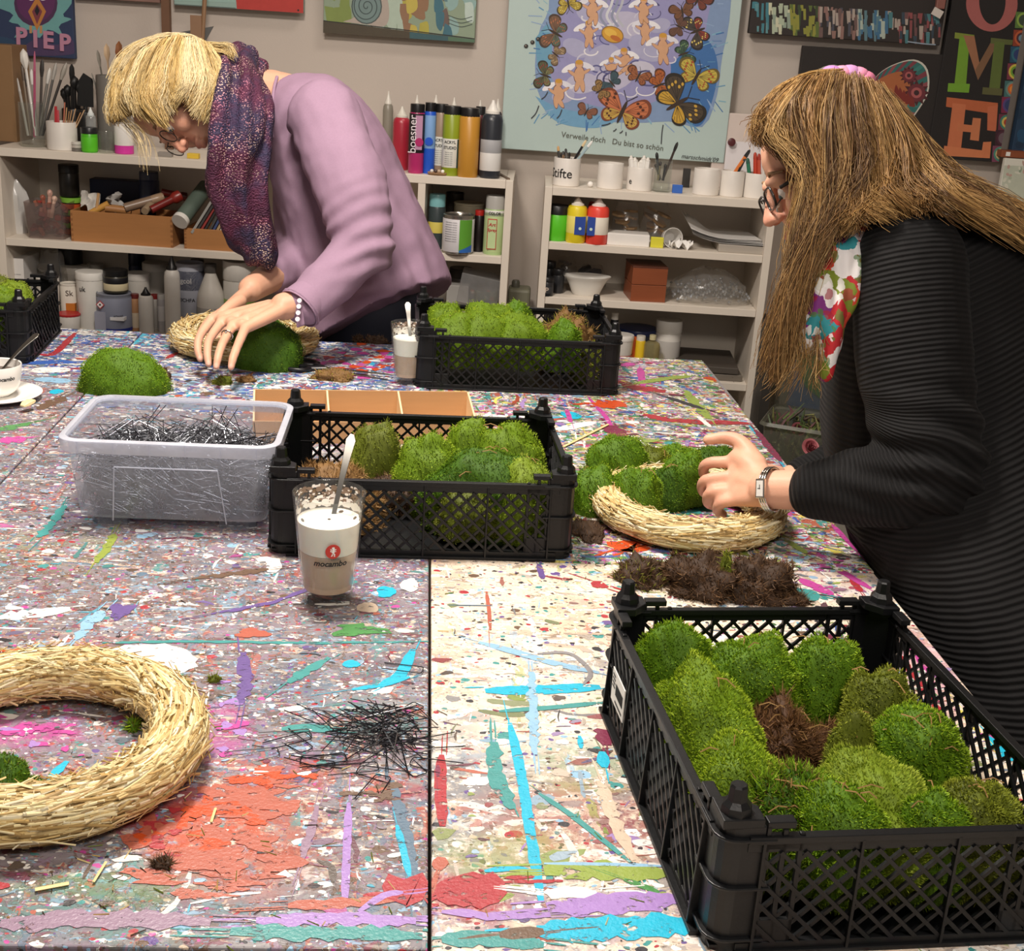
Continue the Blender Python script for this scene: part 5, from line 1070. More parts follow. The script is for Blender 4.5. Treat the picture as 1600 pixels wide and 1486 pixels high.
# --- right bookcase, fourth board
vessel('jar', 'white screw jar with grey label, rightmost on the fourth board of the right bookcase', 'jar', 1019, 1059, 499, 'R4', -.13, 'jar', '#dedad3', 'jar', '#e9e6e0', [(.08, .6, '#b9b5b0')], text=[('odelli', .2, .016, '#222', .1)])
vessel('bottle', 'small yellowish clear bottle next to the white screw jar', 'bottle', 1002, 1027, 523, 'R4', -.05, 'bottle', '#c9c098', 'cone', '#c9c098', bodymat=clear('yellowish bottle', '#e6dfb8', .35, .15, 1.4, '#d9d0a0'))
vessel('paint_tube', 'yellow paint tube between orange tube and clear bottle', 'tube', 989, 1004, 524, 'R4', -.06, 'tall', '#e8c42a', 'tall', '#ded8cc')
vessel('paint_tube', 'orange paint tube beside the yellow tube', 'tube', 982, 991, 526, 'R4', -.07, 'tall', '#d9652c', 'tall', '#d9652c')
vessel('paint_pot', 'white pot with red and green label left of the orange tube', 'pot', 948, 985, 522, 'R4', -.05, 'tub', '#d8d2ca', 'tub', '#ece7e0', [(.1, .5, '#a84a3c')])
vessel('tub', 'flat tub with dark blue lid behind the orange tube', 'tub', 960, 1022, 511, 'R4', -.16, 'tub', '#30343f', 'tub', '#1f2c58')
for i, (x0, x1, yt) in enumerate(((930, 942, 492), (948, 960, 488), (905, 925, 486))): vessel('bottle', ('black bottle with white cap nearest the crate post', 'second black bottle with white cap', 'wide black bottle behind the crate lattice')[i]+' on the fourth board', 'bottle', x0, x1, yt, 'R4', -.08-.03*i, 'tall', '#1c1d20', 'tall', '#dcd8d0')
for i, (x0, x1, yt) in enumerate(((848, 870, 500), (872, 894, 492))): vessel('jar', ('dark jar far left on the fourth board', 'second dark jar on the fourth board')[i]+' of the right bookcase', 'jar', x0, x1, yt, 'R4', -.1, 'jar', '#2c2926', 'jar', '#1a1a1c')
for k, (z, lab, c) in enumerate(((SZ['R4']+.0005, 'grey-brown board lying lowest on the fourth board', '#6c645a'), (SZ['R4']+.021, 'dark board lying on top of the grey-brown one', '#4b443d'))):
    o = obj('wood_board', G().box(-.085, .085, -.11, .11, 0, .018), mat('board '+c, c, .6), None, bevel=.002); u = PW(1105, 575, -.13)[0]; o.location = W(u-.01*k, -.135, z); o.rotation_euler = (0, 0, WROT-.03*k); tag(o, lab, 'board')
for i, (x0, x1, c) in enumerate(((1060, 1100, '#6a6660'), (1100, 1150, '#83807a'))): block('box', ('dim grey box left', 'dim grey box right')[i]+' on the lowest board of the right bookcase', 'box', x0, x1, 640, 'R5', -.1, .1, c)
# --- left bookcase, top board: tools and jars
block('cardboard_box', 'brown cardboard box at the left end of the top board, cut by the picture edge', 'box', -14, 27, 70, 'L1', -.16, .12, '#8a6a48')
t, u, r, h = vessel('tool_jar', 'glass jar crammed with palette knives and brushes, by the cardboard box', 'jar', 33, 72, 160, 'L1', -.08, 'pot', bodymat=M_glass)
for i, (x0, y0, x1, y1, c, hd, hc, lab) in enumerate(((54, 214, 54, 80, '#a8506e', .9, '#b4607c', 'long pink stick in the tool jar'), (44, 212, 27, 122, '#a9a59e', .8, '#b8b4ae', 'pale steel knife leaning left in the tool jar'), (50, 212, 40, 112, '#5a4636', 1.6, '#3a302a', 'brown brush in the tool jar'),
      (58, 212, 49, 108, '#8d8a84', 1.8, '#d5d2cc', 'white tipped palette knife in the tool jar'), (60, 212, 78, 106, '#77736c', 1.9, '#c9c6c0', 'palette knife with pale triangular blade in the tool jar'), (64, 212, 88, 98, '#5c5a56', 1.6, '#a39f98', 'grey brush leaning right in the tool jar'),
      (66, 212, 104, 98, '#3a3634', 2., '#9a948a', 'brush with grey bristles leaning far right in the tool jar'), (48, 212, 34, 100, '#7a6a58', 1.3, '#5a4a3c', 'short brown brush in the tool jar'), (62, 212, 66, 92, '#4a4440', 1.7, '#2c2927', 'dark brush standing in the tool jar'), (56, 212, 36, 76, '#dcd8d2', 3.4, '#d9d5cd', 'white paper strip rolled in the tool jar'))):
    tool('palette_knife' if 'knife' in lab else 'paintbrush', lab, 'tool', Wt(x0, y0, -.08), Wt(x1, y1, -.09), .0035, c, hd, hc)
t, u, r, h = vessel('stick_pot', 'white pot of wooden craft sticks on the left bookcase', 'pot', 75, 121, 190, 'L1', -.05, 'pot', '#dad4cc')
for i, (x0, x1, y1, c) in enumerate(((88, 87, 166, '#b8323a'), (92, 90, 172, '#a83840'), (98, 101, 160, '#c87a60'), (100, 104, 168, '#c9a072'), (104, 112, 172, '#b98f62'), (106, 118, 170, '#c9a27a'), (108, 126, 176, '#b88a5c'), (110, 132, 172, '#caa680'), (102, 108, 174, '#a87c50'))):
    tool('craft_stick', ('red stick at the left', 'second red stick', 'salmon stick', 'tallest wooden stick', 'wooden stick in the middle', 'wooden stick right of the middle', 'wooden stick leaning right', 'wooden stick leaning farthest right', 'short brown stick')[i]+' in the white stick pot', 'stick', Wt(x0, 218, -.05), Wt(x1, y1, -.055), .0042, c, flat=.4)
for k, c in enumerate(('#6a6560', '#b8b2aa', '#c9c4bc')):
    o = obj('flat_tin', G().lathe([(.012, 0), (.0135, .001), (.0135, .007), (.012, .0082), (.0005, .0082)], 16), plast(c), None, smooth=40); u = PW(120, 225, -.03)[0]; o.location = W(u, -.03, SZ['L1']+.0086*k); tag(o, ('lowest', 'middle', 'topmost')[k]+' flat round tin of the little stack by the stick pot', 'tin', 'stacked flat tins')
vessel('paint_jar', 'green paint jar with black lid on the left bookcase, before the pump bottle', 'jar', 128, 153, 199, 'L1', -.03, 'jar', '#4cae1c', 'jar', '#17181a', [(.06, .62, '#57bf22')])
vessel('pump_bottle', 'clear spray bottle behind the green paint jar', 'bottle', 136, 152, 168, 'L1', -.09, 'bottle', '#b8c2c0', 'nozzle', '#d5dad8', bodymat=clear('clear pump bottle', '#e8eeee', .3, .15))
vessel('ink_bottle', 'small glass bottle of dark blue ink on the left bookcase', 'bottle', 155, 179, 194, 'L1', -.04, 'jar', bodymat=M_glass)
_t, _u, _r, _h = vessel('ink_fill', 'x', 'ink', 157, 177, 215, 'L1', -.04, 'pot', '#1c2460') if False else (None,)*4
vessel('paint_bottle', 'magenta paint bottle with tall white label on the left bookcase', 'bottle', 180, 209, 192, 'L1', -.05, 'tall', '#d23aa0', 'tall', '#e8e4de', [(.28, .9, '#e9e6e0')])
vessel('brush_pot', 'dark pot of black brushes behind the stick pot', 'pot', 100, 134, 170, 'L1', -.18, 'pot', '#2a2826')
for i, (x0, x1, y1, hd) in enumerate(((110, 105, 132, 2.4), (114, 112, 100, 1.6), (118, 116, 118, 2.6), (122, 124, 126, 2.), (112, 98, 138, 2.))): tool('paintbrush', ('leftmost', 'tallest', 'thick', 'right-hand', 'left-leaning')[i]+' black brush in the dark pot behind the stick pot', 'brush', Wt(x0, 210, -.18), Wt(x1, y1, -.18), .005, '#1d1b1a', hd, '#141414')
vessel('brush_pot', 'dark pot holding a black spatula, right of the brush pot', 'pot', 122, 148, 175, 'L1', -.16, 'pot', '#1f1e1e')
o = thing('spatula', 'broad black spatula standing in the dark pot', 'spatula', Wt(134, 200, -.16)); b = Vector(Wt(134, 200, -.16)); q = [Vector(Wt(x, y, -.16))-b for x, y in ((121, 165), (123, 125), (130, 114), (145, 124), (146, 168))]
obj('blade', G().add([tuple(v) for v in q]+[tuple(v+Vector((0, .004, 0))) for v in q], [(0, 1, 2, 3, 4), (9, 8, 7, 6, 5)]+[(k, 5+k, 5+(k+1) % 5, (k+1) % 5) for k in range(5)]), plast('#161616'), o); obj('handle', G().tube([(0, 0, 0), (q[0]+q[4])/2], .006, 8), plast('#161616'), o)
vessel('utensil_jar', 'steel jar of kitchen utensils half hidden behind the blond head', 'jar', 155, 205, 118, 'L1', -.14, 'pot', '#77736e')
for lab, x0, x1, y1, hd, c, hc in (('old fork standing in the utensil jar', 172, 152, 78, 2.2, '#6a675f', '#8d887e'), ('pale wooden spoon in the utensil jar', 176, 166, 68, 3.6, '#b89a78', '#c9ad8c'), ('brown wooden spatula in the utensil jar', 182, 186, 64, 4.2, '#7a4a2c', '#8a5632'), ('thin steel skewer leaning left in the utensil jar', 166, 143, 114, 1., '#8a8780', '#8a8780')):
    tool('utensil', lab, 'utensil', Wt(x0, 190, -.14), Wt(x1, y1, -.14), .0045, c, hd, hc, flat=.5)
for lab, x0, x1, c in (('yellow oddment on the top board under the bowed face', 292, 310, '#d9b83a'), ('grey oddment on the top board under the bowed face', 246, 268, '#8d8780')): block('block', lab, 'block', x0, x1, 240, 'L1', -.03, .02, c)
# top board behind her back: bottles of acrylic paint
vessel('paint_bottle', 'red paint bottle with white cone tip next to her back', 'bottle', 612, 639, 166, 'L1', -.1, 'bottle', '#a8283a', 'nozzle', '#d5d0c4')
GB_ = [('magenta paint bottle with black band, lettered boesner up its side', 637, 661, 162, '#b02c68', '#161618', -.04), ('bright blue paint bottle with light blue label', 660, 678, 160, '#2358c8', '#161618', -.05), ('taupe paint bottle behind the green one, lettered acryl studio', 675, 697, 162, '#9c8672', '#1b1b1c', -.07),
       ('olive green paint bottle with white acryl studio label', 689, 717, 165, '#8a9a24', '#1d1d1d', -.04), ('ochre paint bottle with black cap', 714, 746, 168, '#c08a34', '#161618', -.03)]
for lab, x0, x1, yt, c, cc, v in GB_:
    t, u, r, h = vessel('paint_bottle', lab, 'bottle', x0, x1, yt, 'L1', v, 'tall', c, 'tall', cc)
    if 'boesner' in lab:
        obj('black_band', G().lathe([(r*1.006, .30*h), (r*1.012, .302*h), (r*1.012, .86*h), (r*1.006, .865*h)], 20, caps=False), plast('#1a1519', .5), t, smooth=40); obj('pink_label', G().box(-.1*r, r*.8, -r*1.03, -r*.6, h*.35, h*.84), plast('#b889a8', .5), t)
        g = text_geo('boesner', .030, .0002); g = xf(g, Matrix.Translation((-.42*r, -r*1.05, h*.57)) @ Matrix.Rotation(-math.pi/2, 4, 'Y')); obj('lettering', g, plast('#e9dfe4'), t)
        obj('dot', G().lathe([(.011, 0), (.011, .001)], 18, Matrix.Translation((.45*r, -r*1.04, h*.46)) @ Matrix.Rotation(math.pi/2, 4, 'X')), plast('#b02c68'), t)
    if 'blue paint' in lab:
        obj('pale_label', G().lathe([(r*1.006, .36*h), (r*1.012, .362*h), (r*1.012, .82*h), (r*1.006, .825*h)], 20, caps=False), plast('#7fa8dc', .5), t, smooth=40); obj('dot', G().lathe([(.011, 0), (.011, .001)], 18, Matrix.Translation((0, -r*1.04, h*.46)) @ Matrix.Rotation(math.pi/2, 4, 'X')), plast('#2358c8'), t)
    if 'olive' in lab or 'taupe' in lab:
        obj('paper_label', G().lathe([(r*1.006, .12*h), (r*1.012, .122*h), (r*1.012, .53*h), (r*1.006, .535*h)], 20, caps=False), plast('#dfdfd6', .5), t, smooth=40)
        for s_, zz in (('ACRYL', .485), ('STUDIO', .405)): obj('lettering', xf(text_geo(s_, .0105, .0001, r*1.02, 0, .0003), Matrix.Rotation(-.1, 4, 'Z') @ Matrix.Translation((0, 0, zz*h))), plast('#20242a', .5), t)
        for k in range(7): obj('fine_print', xf(text_geo('mmmm mm', .0045, .0001, r*1.02), Matrix.Rotation(-.2, 4, 'Z') @ Matrix.Translation((0, 0, (.34-.03*k)*h))), plast('#5a5e62', .5), t)
        if 'olive' in lab: obj('dark_strip', G().box(r*.62, r*.98, -r*.72, -r*.2, .12*h, .53*h), plast('#123028'), t)
t, u, r, h = vessel('paint_bottle', 'dark slate paint bottle with white nozzle, rightmost on the left bookcase', 'bottle', 748, 781, 156, 'L1', -.04, 'bottle', '#2b2f36', 'nozzle', '#e2ded6', [(.1, .33, '#dcdad6'), (.33, .5, '#a8a9ac')])
vessel('paint_bottle', 'dark red paint bottle between ochre and slate ones', 'bottle', 738, 754, 166, 'L1', -.10, 'tall', '#5c1c20', 'tall', '#1a1a1b')
for i, (x0, x1, yt, c) in enumerate(((596, 612, 142, '#8a8478'), (640, 656, 148, '#33322f'), (668, 686, 148, '#8f7f6a'), (696, 714, 152, '#40403a'), (738, 752, 156, '#2a2a2c'), (764, 780, 154, '#3a2a2c'))):
    vessel('paint_bottle', ('first', 'second', 'third', 'fourth', 'fifth', 'sixth')[i]+' white-tipped bottle from the left in the back row against the wall', 'bottle', x0, x1, yt, 'L1', -.2, 'bottle', c, 'nozzle', '#d9d4ca')
t, u, w_, h = block('palette_disc', 'x', 'disc', 0, 1, 0, 'L1', 0, .01, '#b08a62') if False else (None,)*4
u = PW(683, 274, -.015)[0]; o = thing('bead_dish', 'small wooden dish of beads in front of the taupe bottle', 'dish', W(u, -.025, SZ['L1']), WROT)
obj('dish', G().lathe([(.022, 0), (.026, .003), (.027, .007), (.024, .0075), (.018, .004), (.0005, .004)], 22), mat('pale wood', '#a98560', .6), o, smooth=40)
for k, (x, c) in enumerate(((-.015, '#dcd8d0'), (-.005, '#4a3a34'), (.004, '#b8a48c'), (.014, '#f0ede6'))): obj('bead', G().lathe([(.0003, 0), (.004, .0015), (.0052, .005), (.004, .0085), (.0003, .01)], 10, c=(x, -.004, .005)), plast(c), o, smooth=180)
o = obj('wood_strip', G().box(-.004, .004, -.07, .07, 0, .004), mat('dark wood strip', '#6a5848', .6), None); o.location = W(PW(786, 268, -.08)[0], -.09, SZ['L1']); o.rotation_euler = (0, 0, WROT+.25); tag(o, 'thin wooden strip at the right end of the left bookcase top', 'strip')
# --- left bookcase, middle board
g = G(); r = random.Random(2); nu, n = 18, 9; u, w_, h = place(5, 44, 280, SZ['L2'], -.1)
for j in range(n+1):
    for i in range(nu): a = 2*math.pi*i/nu; q = j/n; k = (.85+.25*math.sin(q*3.1))*(1+.16*math.sin(6*a+q*3))*(1 if q < .75 else 1-(q-.75)*2.2); g.v.append((w_*.5*k*math.cos(a), w_*.35*k*math.sin(a), h*q))
g.f = [(j*nu+i, j*nu+(i+1) % nu, (j+1)*nu+(i+1) % nu, (j+1)*nu+i) for j in range(n) for i in range(nu)]+[tuple(range(n*nu, n*nu+nu))]
o = obj('plastic_bundle', g, plast('#c4c2be', .25), None, smooth=60); o.location = W(u, -.1, SZ['L2']); o.rotation_euler = (0, 0, WROT); tag(o, 'knotted bundle of white plastic at the left of the middle board', 'bag')
u, w_, h = place(33, 104, 318, SZ['L2'], -.015); t = thing('clear_bin', 'scratched clear plastic bin of red scraps on the middle board', 'bin', W(u, -.07, SZ['L2']), WROT+.05); wb, db = w_*.92, .10
obj('tub', shell(G(), [(h, rrect(wb, db, .012)), (h*.9, rrect(wb*.985, db*.98, .012)), (.001, rrect(wb*.86, db*.9, .012))]), clear('scratched clear plastic', '#cfc6c2', .3, .25, 1.4, '#b9a8a4'), t, smooth=40)
g = G(); r = random.Random(4)
for k in range(40):
    M = Matrix.Translation((r.uniform(-.36, .36)*wb, r.uniform(-.34, .34)*db, h*r.uniform(.12, .92))) @ Matrix.Rotation(r.uniform(0, 3), 4, 'X') @ Matrix.Rotation(r.uniform(0, 3), 4, 'Z'); g.box(-.008, .008, -.004, .004, -.006, .006, M, lin(r.choice(('#8a2a24', '#6a2420', '#9a5a44', '#5a4a48', '#a8443a'))))
obj('red_scraps', g, mat('mixed scraps', '#fff', .6, attr=True), t, kind='stuff')
for i, (x, y, c) in enumerate(((66, 304, '#9a5a48'), (78, 296, '#c9a090'), (86, 306, '#d9b8a4'))): tool('ribbon_end', ('dull red', 'pale pink', 'cream')[i]+' curled scrap sticking out of the clear bin', 'scrap', Wt(72+4*i, 340, -.06), Wt(x, y, -.06), .005, c, 1.6, c)
for k, c in enumerate(('#c9662e', '#6fae3a', '#c9562e', '#7fc044', '#c85a30', '#8cc84a')):
    o = obj('sand_mould', G().lathe([(.022, 0), (.028, .003), (.0295, .013), (.030, .0165), (.027, .0165), (.0255, .004), (.0005, .003)], 20), plast({'#c9662e': '#c9662e'}.get(c, c)), None, smooth=40); u = PW(112, 330, -.14)[0]; o.location = W(u, -.14, SZ['L2']+.0172*k); tag(o, ('lowest orange', 'lowest green', 'middle orange', 'middle green', 'upper orange', 'topmost green')[k]+' plastic dish of the stack beside the clear bin', 'dish', 'stacked orange and green dishes')
vessel('ink_jar', 'black jar standing on the stack of orange and green dishes', 'jar', 94, 124, 257, SZ['L2']+.104, -.14, 'jar', '#24231f', 'jar', '#151514')
M_beech = mat('beech wood', '#a87444', .5, var=.12, scale=9, bump=.1, stretch=(1, 8, 10)); M_beechd = mat('beech end grain', '#8a5a32', .55)
def finger_box(label, x0, x1, yt, v, rz):
    u, w_, h = place(x0, x1, yt, SZ['L2'], v); t = thing('wooden_box', label, 'box', W(u, v, SZ['L2']), WROT+rz); d = .13
    for y in (.003, d-.003): obj('side', G().box(-w_/2, w_/2, y-.003, y+.003, 0, h), M_beech, t, bevel=.0006)
    for x in (-w_/2+.003, w_/2-.003): obj('end_wall', G().box(x-.003, x+.003, .006, d-.006, 0, h), M_beech, t)
    obj('bottom', G().box(-w_/2+.006, w_/2-.006, .006, d-.006, .002, .006), M_beech, t)
    g = G()
    for sx in (-1, 1):
        for k in range(6): g.box(sx*w_/2-(.006 if sx > 0 else -.0), sx*w_/2+(.0 if sx > 0 else .006), -.0004, .004, h*(k+.0)/6, h*(k+.5)/6)
    obj('finger_joint', g, M_beechd, t, kind='stuff'); return t, u, w_, h
tb, ub, wb_, hb = finger_box('finger-jointed wooden box full of tools on the middle board', 111, 271, 334, -.02, -.02)
finger_box('smaller finger-jointed box with pencils and folders, beside the scarf', 288, 400, 360, -.02, 0.)
bz = SZ['L2']
def stick(name, label, cat, x0, y0, x1, y1, v0, v1, r, c, head=None, hc=None, m=None):
    a, b = Vector(Wt(x0, y0, v0)), Vector(Wt(x1, y1, v1)); o = thing(name, label, cat, tuple(a)); d = b-a
    obj('shaft', G().tube([(0, 0, 0), d*.5, d], [r, r, r], 10), m or plast(c), o, smooth=50)
    if head: obj('head', G().tube([d*.7, d*.8, d*.98, d*1.02], [r, r*head, r*head, r*.8], 10), plast(hc), o, smooth=50)
stick('mallet', 'pale wooden mallet lying in the finger-jointed tool box', 'mallet', 165, 325, 205, 330, -.06, -.07, .012, '#a9784a')
stick('roller', 'grey paint roller lying across the tool box', 'roller', 195, 325, 255, 308, -.06, -.10, .013, '#8a7360', 1.05, '#a58a70')
stick('roller', 'short roller with pale round end in the tool box', 'roller', 226, 330, 240, 316, -.04, -.10, .0105, '#a08a70')
stick('clamp', 'dark red clamp lying at the right of the tool box', 'clamp', 236, 328, 282, 305, -.05, -.10, .011, '#7a2420', 1.5, '#8a2a22')
stick('clamp', 'second dark red tool behind the clamp', 'clamp', 252, 300, 292, 308, -.12, -.14, .010, '#7a2822', 1.2, '#5a201c')
stick('stick', 'short bamboo stick standing in the tool box', 'stick', 150, 332, 154, 302, -.05, -.05, .004, '#c9a070')
stick('handle', 'yellow wooden handle in the tool box', 'handle', 140, 334, 170, 318, -.05, -.06, .009, '#c9964a')
g = G(); r = random.Random(5); n = 8
for j in range(n):
    for i in range(n): g.v.append(((i/(n-1)-.5)*.05, (j/(n-1)-.5)*.05, .022*math.sin(i*1.3)*math.cos(j*1.1)+r.uniform(-.006, .006)))
g.f = [(j*n+i, j*n+i+1, (j+1)*n+i+1, (j+1)*n+i) for j in range(n-1) for i in range(n-1)]
for k, (x, y, lab, c) in enumerate(((141, 314, 'white crumpled rag at the left of the tool box', '#d9d5ce'), (180, 318, 'clear plastic wrap in the middle of the tool box', '#b9b6b2'))):
    o = obj('rag', g, mat('rag '+c, c, .7), None, smooth=60); o.location = Wt(x, y, -.08); o.rotation_euler = (1.0, .2+k, .4); tag(o, lab, 'rag')
t, u, w_, h = block('box', 'flat dark blue box on the back of the middle board', 'box', 143, 226, 282, 'L2', -.2, .05, '#18233f')
obj('white_edge', G().box(-w_/2+.02, w_/2, -.0015, .0, h*.24, h*.34), plast('#c9c6c0'), t)
vessel('can', 'dark blue can right of the flat blue box', 'can', 220, 251, 268, 'L2', -.16, 'tall', '#1f2a4a', 'tall', '#3a4258')
a, b = Vector(Wt(281, 346, -.01)), Vector(Wt(322, 292, -.14)); o = thing('card_tube', 'paper tube with a white round end, lying between the two wooden boxes', 'tube', tuple(a)); d = b-a
obj('tube', G().tube([(0, 0, 0), d], .0215, 24), mat('green grey card', '#56645a', .5), o, smooth=50); obj('white_end', G().tube([-d.normalized()*.002, d.normalized()*.012], .0228, 24), plast('#d6d3cc'), o, smooth=50)
for i, (x0, x1, c) in enumerate(((300, 340, '#8f8d88'), (306, 346, '#33312f'), (312, 350, '#8a2a24'), (318, 354, '#2a2826'), (326, 360, '#3b3a38'), (332, 366, '#243a6a'), (338, 372, '#a88a60'), (344, 378, '#c9c4ba'))):
    a, b = Vector(Wt(x0, 364, -.03-.008*i)), Vector(Wt(x1, 300, -.05-.01*i)); o = obj('folder', G(), None) if False else None
    y = (b-a).normalized(); z = Vector((0, -1, 0)); z = (z-y*z.dot(y)).normalized(); x = y.cross(z); M = Matrix((x, y, z)).transposed().to_4x4(); M.translation = a
    o = obj('folder', G().box(-.0035, .0035, 0, (b-a).length, -.012, .012), plast(c, .5), None, bevel=.001); o.matrix_world = M; tag(o, ('grey ruler', 'charcoal folder', 'red folder', 'black folder', 'dark grey folder', 'dark blue pencil case', 'tan wooden slat', 'off-white folder')[i]+' leaning in the smaller wooden box', 'folder')
# --- left bookcase, second bay, middle board
vessel('spray_can', 'turquoise spray can with clear dome cap, beside her sweater', 'can', 667, 694, 303, 'M2', -.08, 'spray', '#3a4446', 'spray', '#7fb8bc', [(.3, .5, '#d8c860')])
t, u, r, h = vessel('paint_tin', 'squat tin with white and green label, front of the second bay', 'tin', 690, 739, 334, 'M2', -.03, 'can', '#b9b6b0', None, None, [(.06, .9, '#d6d3d6')], bodymat=mat('tin plate', '#b4b0a8', .25, .9))
g = G(); n = 8
for k in range(n+1): a = -.62+.9*k/n; g.v += [(r*1.03*math.sin(a+.75), -r*1.03*math.cos(a+.75), h*.06), (r*1.03*math.sin(a+.75), -r*1.03*math.cos(a+.75), h*.9)]
g.f = [(2*k, 2*k+2, 2*k+3, 2*k+1) for k in range(n)]; obj('green_panel', g, plast('#5a9a30', .5), t)
g = G()
for k in range(n+1): a = .0+.9*k/n; g.v += [(r*1.04*math.sin(a+.15), -r*1.04*math.cos(a+.15), h*.06), (r*1.04*math.sin(a+.15), -r*1.04*math.cos(a+.15), h*(.12+.14*k/n))]
g.f = [(2*k, 2*k+2, 2*k+3, 2*k+1) for k in range(n)]; obj('blue_panel', g, plast('#2a64b0', .5), t)
for k in range(9): obj('fine_print', xf(text_geo('mmmmmmm mmmm', .0042, .0001, r*1.03), Matrix.Rotation(-.45, 4, 'Z') @ Matrix.Translation((0, 0, (.82-.06*k)*h))), plast('#6a6a70', .5), t)
t, u, r, h = vessel('spray_can', 'green and white spray can with clear cap, rightmost on the board', 'can', 754, 786, 305, 'M2', -.05, 'spray', '#a9c48a', 'spray', '#b8b6b0', [(.05, .72, '#b4c890'), (.66, .76, '#e6e4de')])
obj('red_frame', G().box(-r*.62, r*.28, -r*1.05, -r*.75, h*.1, h*.62), plast('#b8323a', .5), t); obj('green_field', G().box(-r*.56, r*.22, -r*1.07, -r*.75, h*.115, h*.605), plast('#bcd09a', .5), t); obj('lettering', xf(text_geo('COLOR', .010, .0001, r*1.03, 0, .0003), Matrix.Translation((0, 0, h*.71))), plast('#222'), t)
obj('lettering', xf(text_geo('Art', .013, .0001, None, .2, .0003), Matrix.Translation((-r*.2, -r*1.09, h*.52))), plast('#b8323a'), t); obj('lettering', xf(text_geo('Spray', .011, .0001, None, .2, .0003), Matrix.Translation((-r*.2, -r*1.09, h*.43))), plast('#b8323a'), t)
vessel('bottle', 'slim dark bottle with red cap between tin and spray can', 'bottle', 739, 754, 328, 'M2', -.07, 'tall', '#1c1516', 'tall', '#b0241e')
vessel('tape_roll', 'cream tin behind the squat labelled tin', 'tin', 706, 754, 316, 'M2', -.17, 'can', '#b8ae94'); vessel('tin', 'dark lidded tin at the back of the second bay', 'tin', 694, 722, 300, 'M2', -.22, 'can', '#3a3632')
# second bay, lower board
t, u, w_, h = block('clear_case', 'clear plastic case tilted on the lower board of the second bay', 'case', 712, 776, 432, SZ['M3']+.038, -.04, .1, '#aaa', m=clear('clear case plastic', '#d8d6d4', .25, .15)); t.rotation_euler = (0, .16, WROT)
g = G(); r = random.Random(6)
for k in range(30): M = Matrix.Translation((r.uniform(-.4, .4)*w_, r.uniform(.01, .09), h*r.uniform(.15, .6))) @ Matrix.Rotation(r.uniform(0, 3), 4, 'Z'); g.box(-.006, .006, -.002, .002, -.002, .002, M, lin(r.choice(('#8a7a70', '#b8a898', '#6a6460', '#a05a44'))))
obj('small_parts', g, mat('mixed scraps', '#fff', .6, attr=True), t, kind='stuff')
block('tin', 'grey square tin under the tilted clear case', 'tin', 696, 730, 446, 'M3', -.05, .05, '#9a9894'); t, u, r, h = vessel('ball_tub', 'clear round tub of white balls', 'tub', 738, 776, 452, 'M3', -.04, 'pot', bodymat=M_glass)
rr = random.Random(12)
for k in range(12): obj('white_ball', G().lathe([(.0003, -.0075), (.0053, -.0053), (.0075, 0), (.0053, .0053), (.0003, .0075)], 10, c=(r*.55*math.cos(k*1.05), r*.55*math.sin(k*1.05), .009+.0135*(k//6))), plast('#cfccc6'), t, smooth=180)
vessel('jar', 'dark jar at the back of the lower board', 'jar', 700, 735, 418, 'M3', -.2, 'jar', '#3c3a38', 'jar', '#2a2826')
u, w_, h = place(790, 815, 437, .60, -.15); t = thing('canister', 'grey-green canister standing between the two bookcases', 'canister', W(u+.01, -.2, 0), WROT); zt = PW(800, 437, -.2)[1]
obj('body', G().box(-.032, .032, -.04, .04, 0, zt-.02), mat('grey green plastic', '#6b6a58', .6), t, bevel=.008); obj('neck', G().lathe([(.012, zt-.02), (.012, zt-.006), (.009, zt)], 14, c=(-.012, 0, 0)), plast('#55544a'), t, smooth=40)
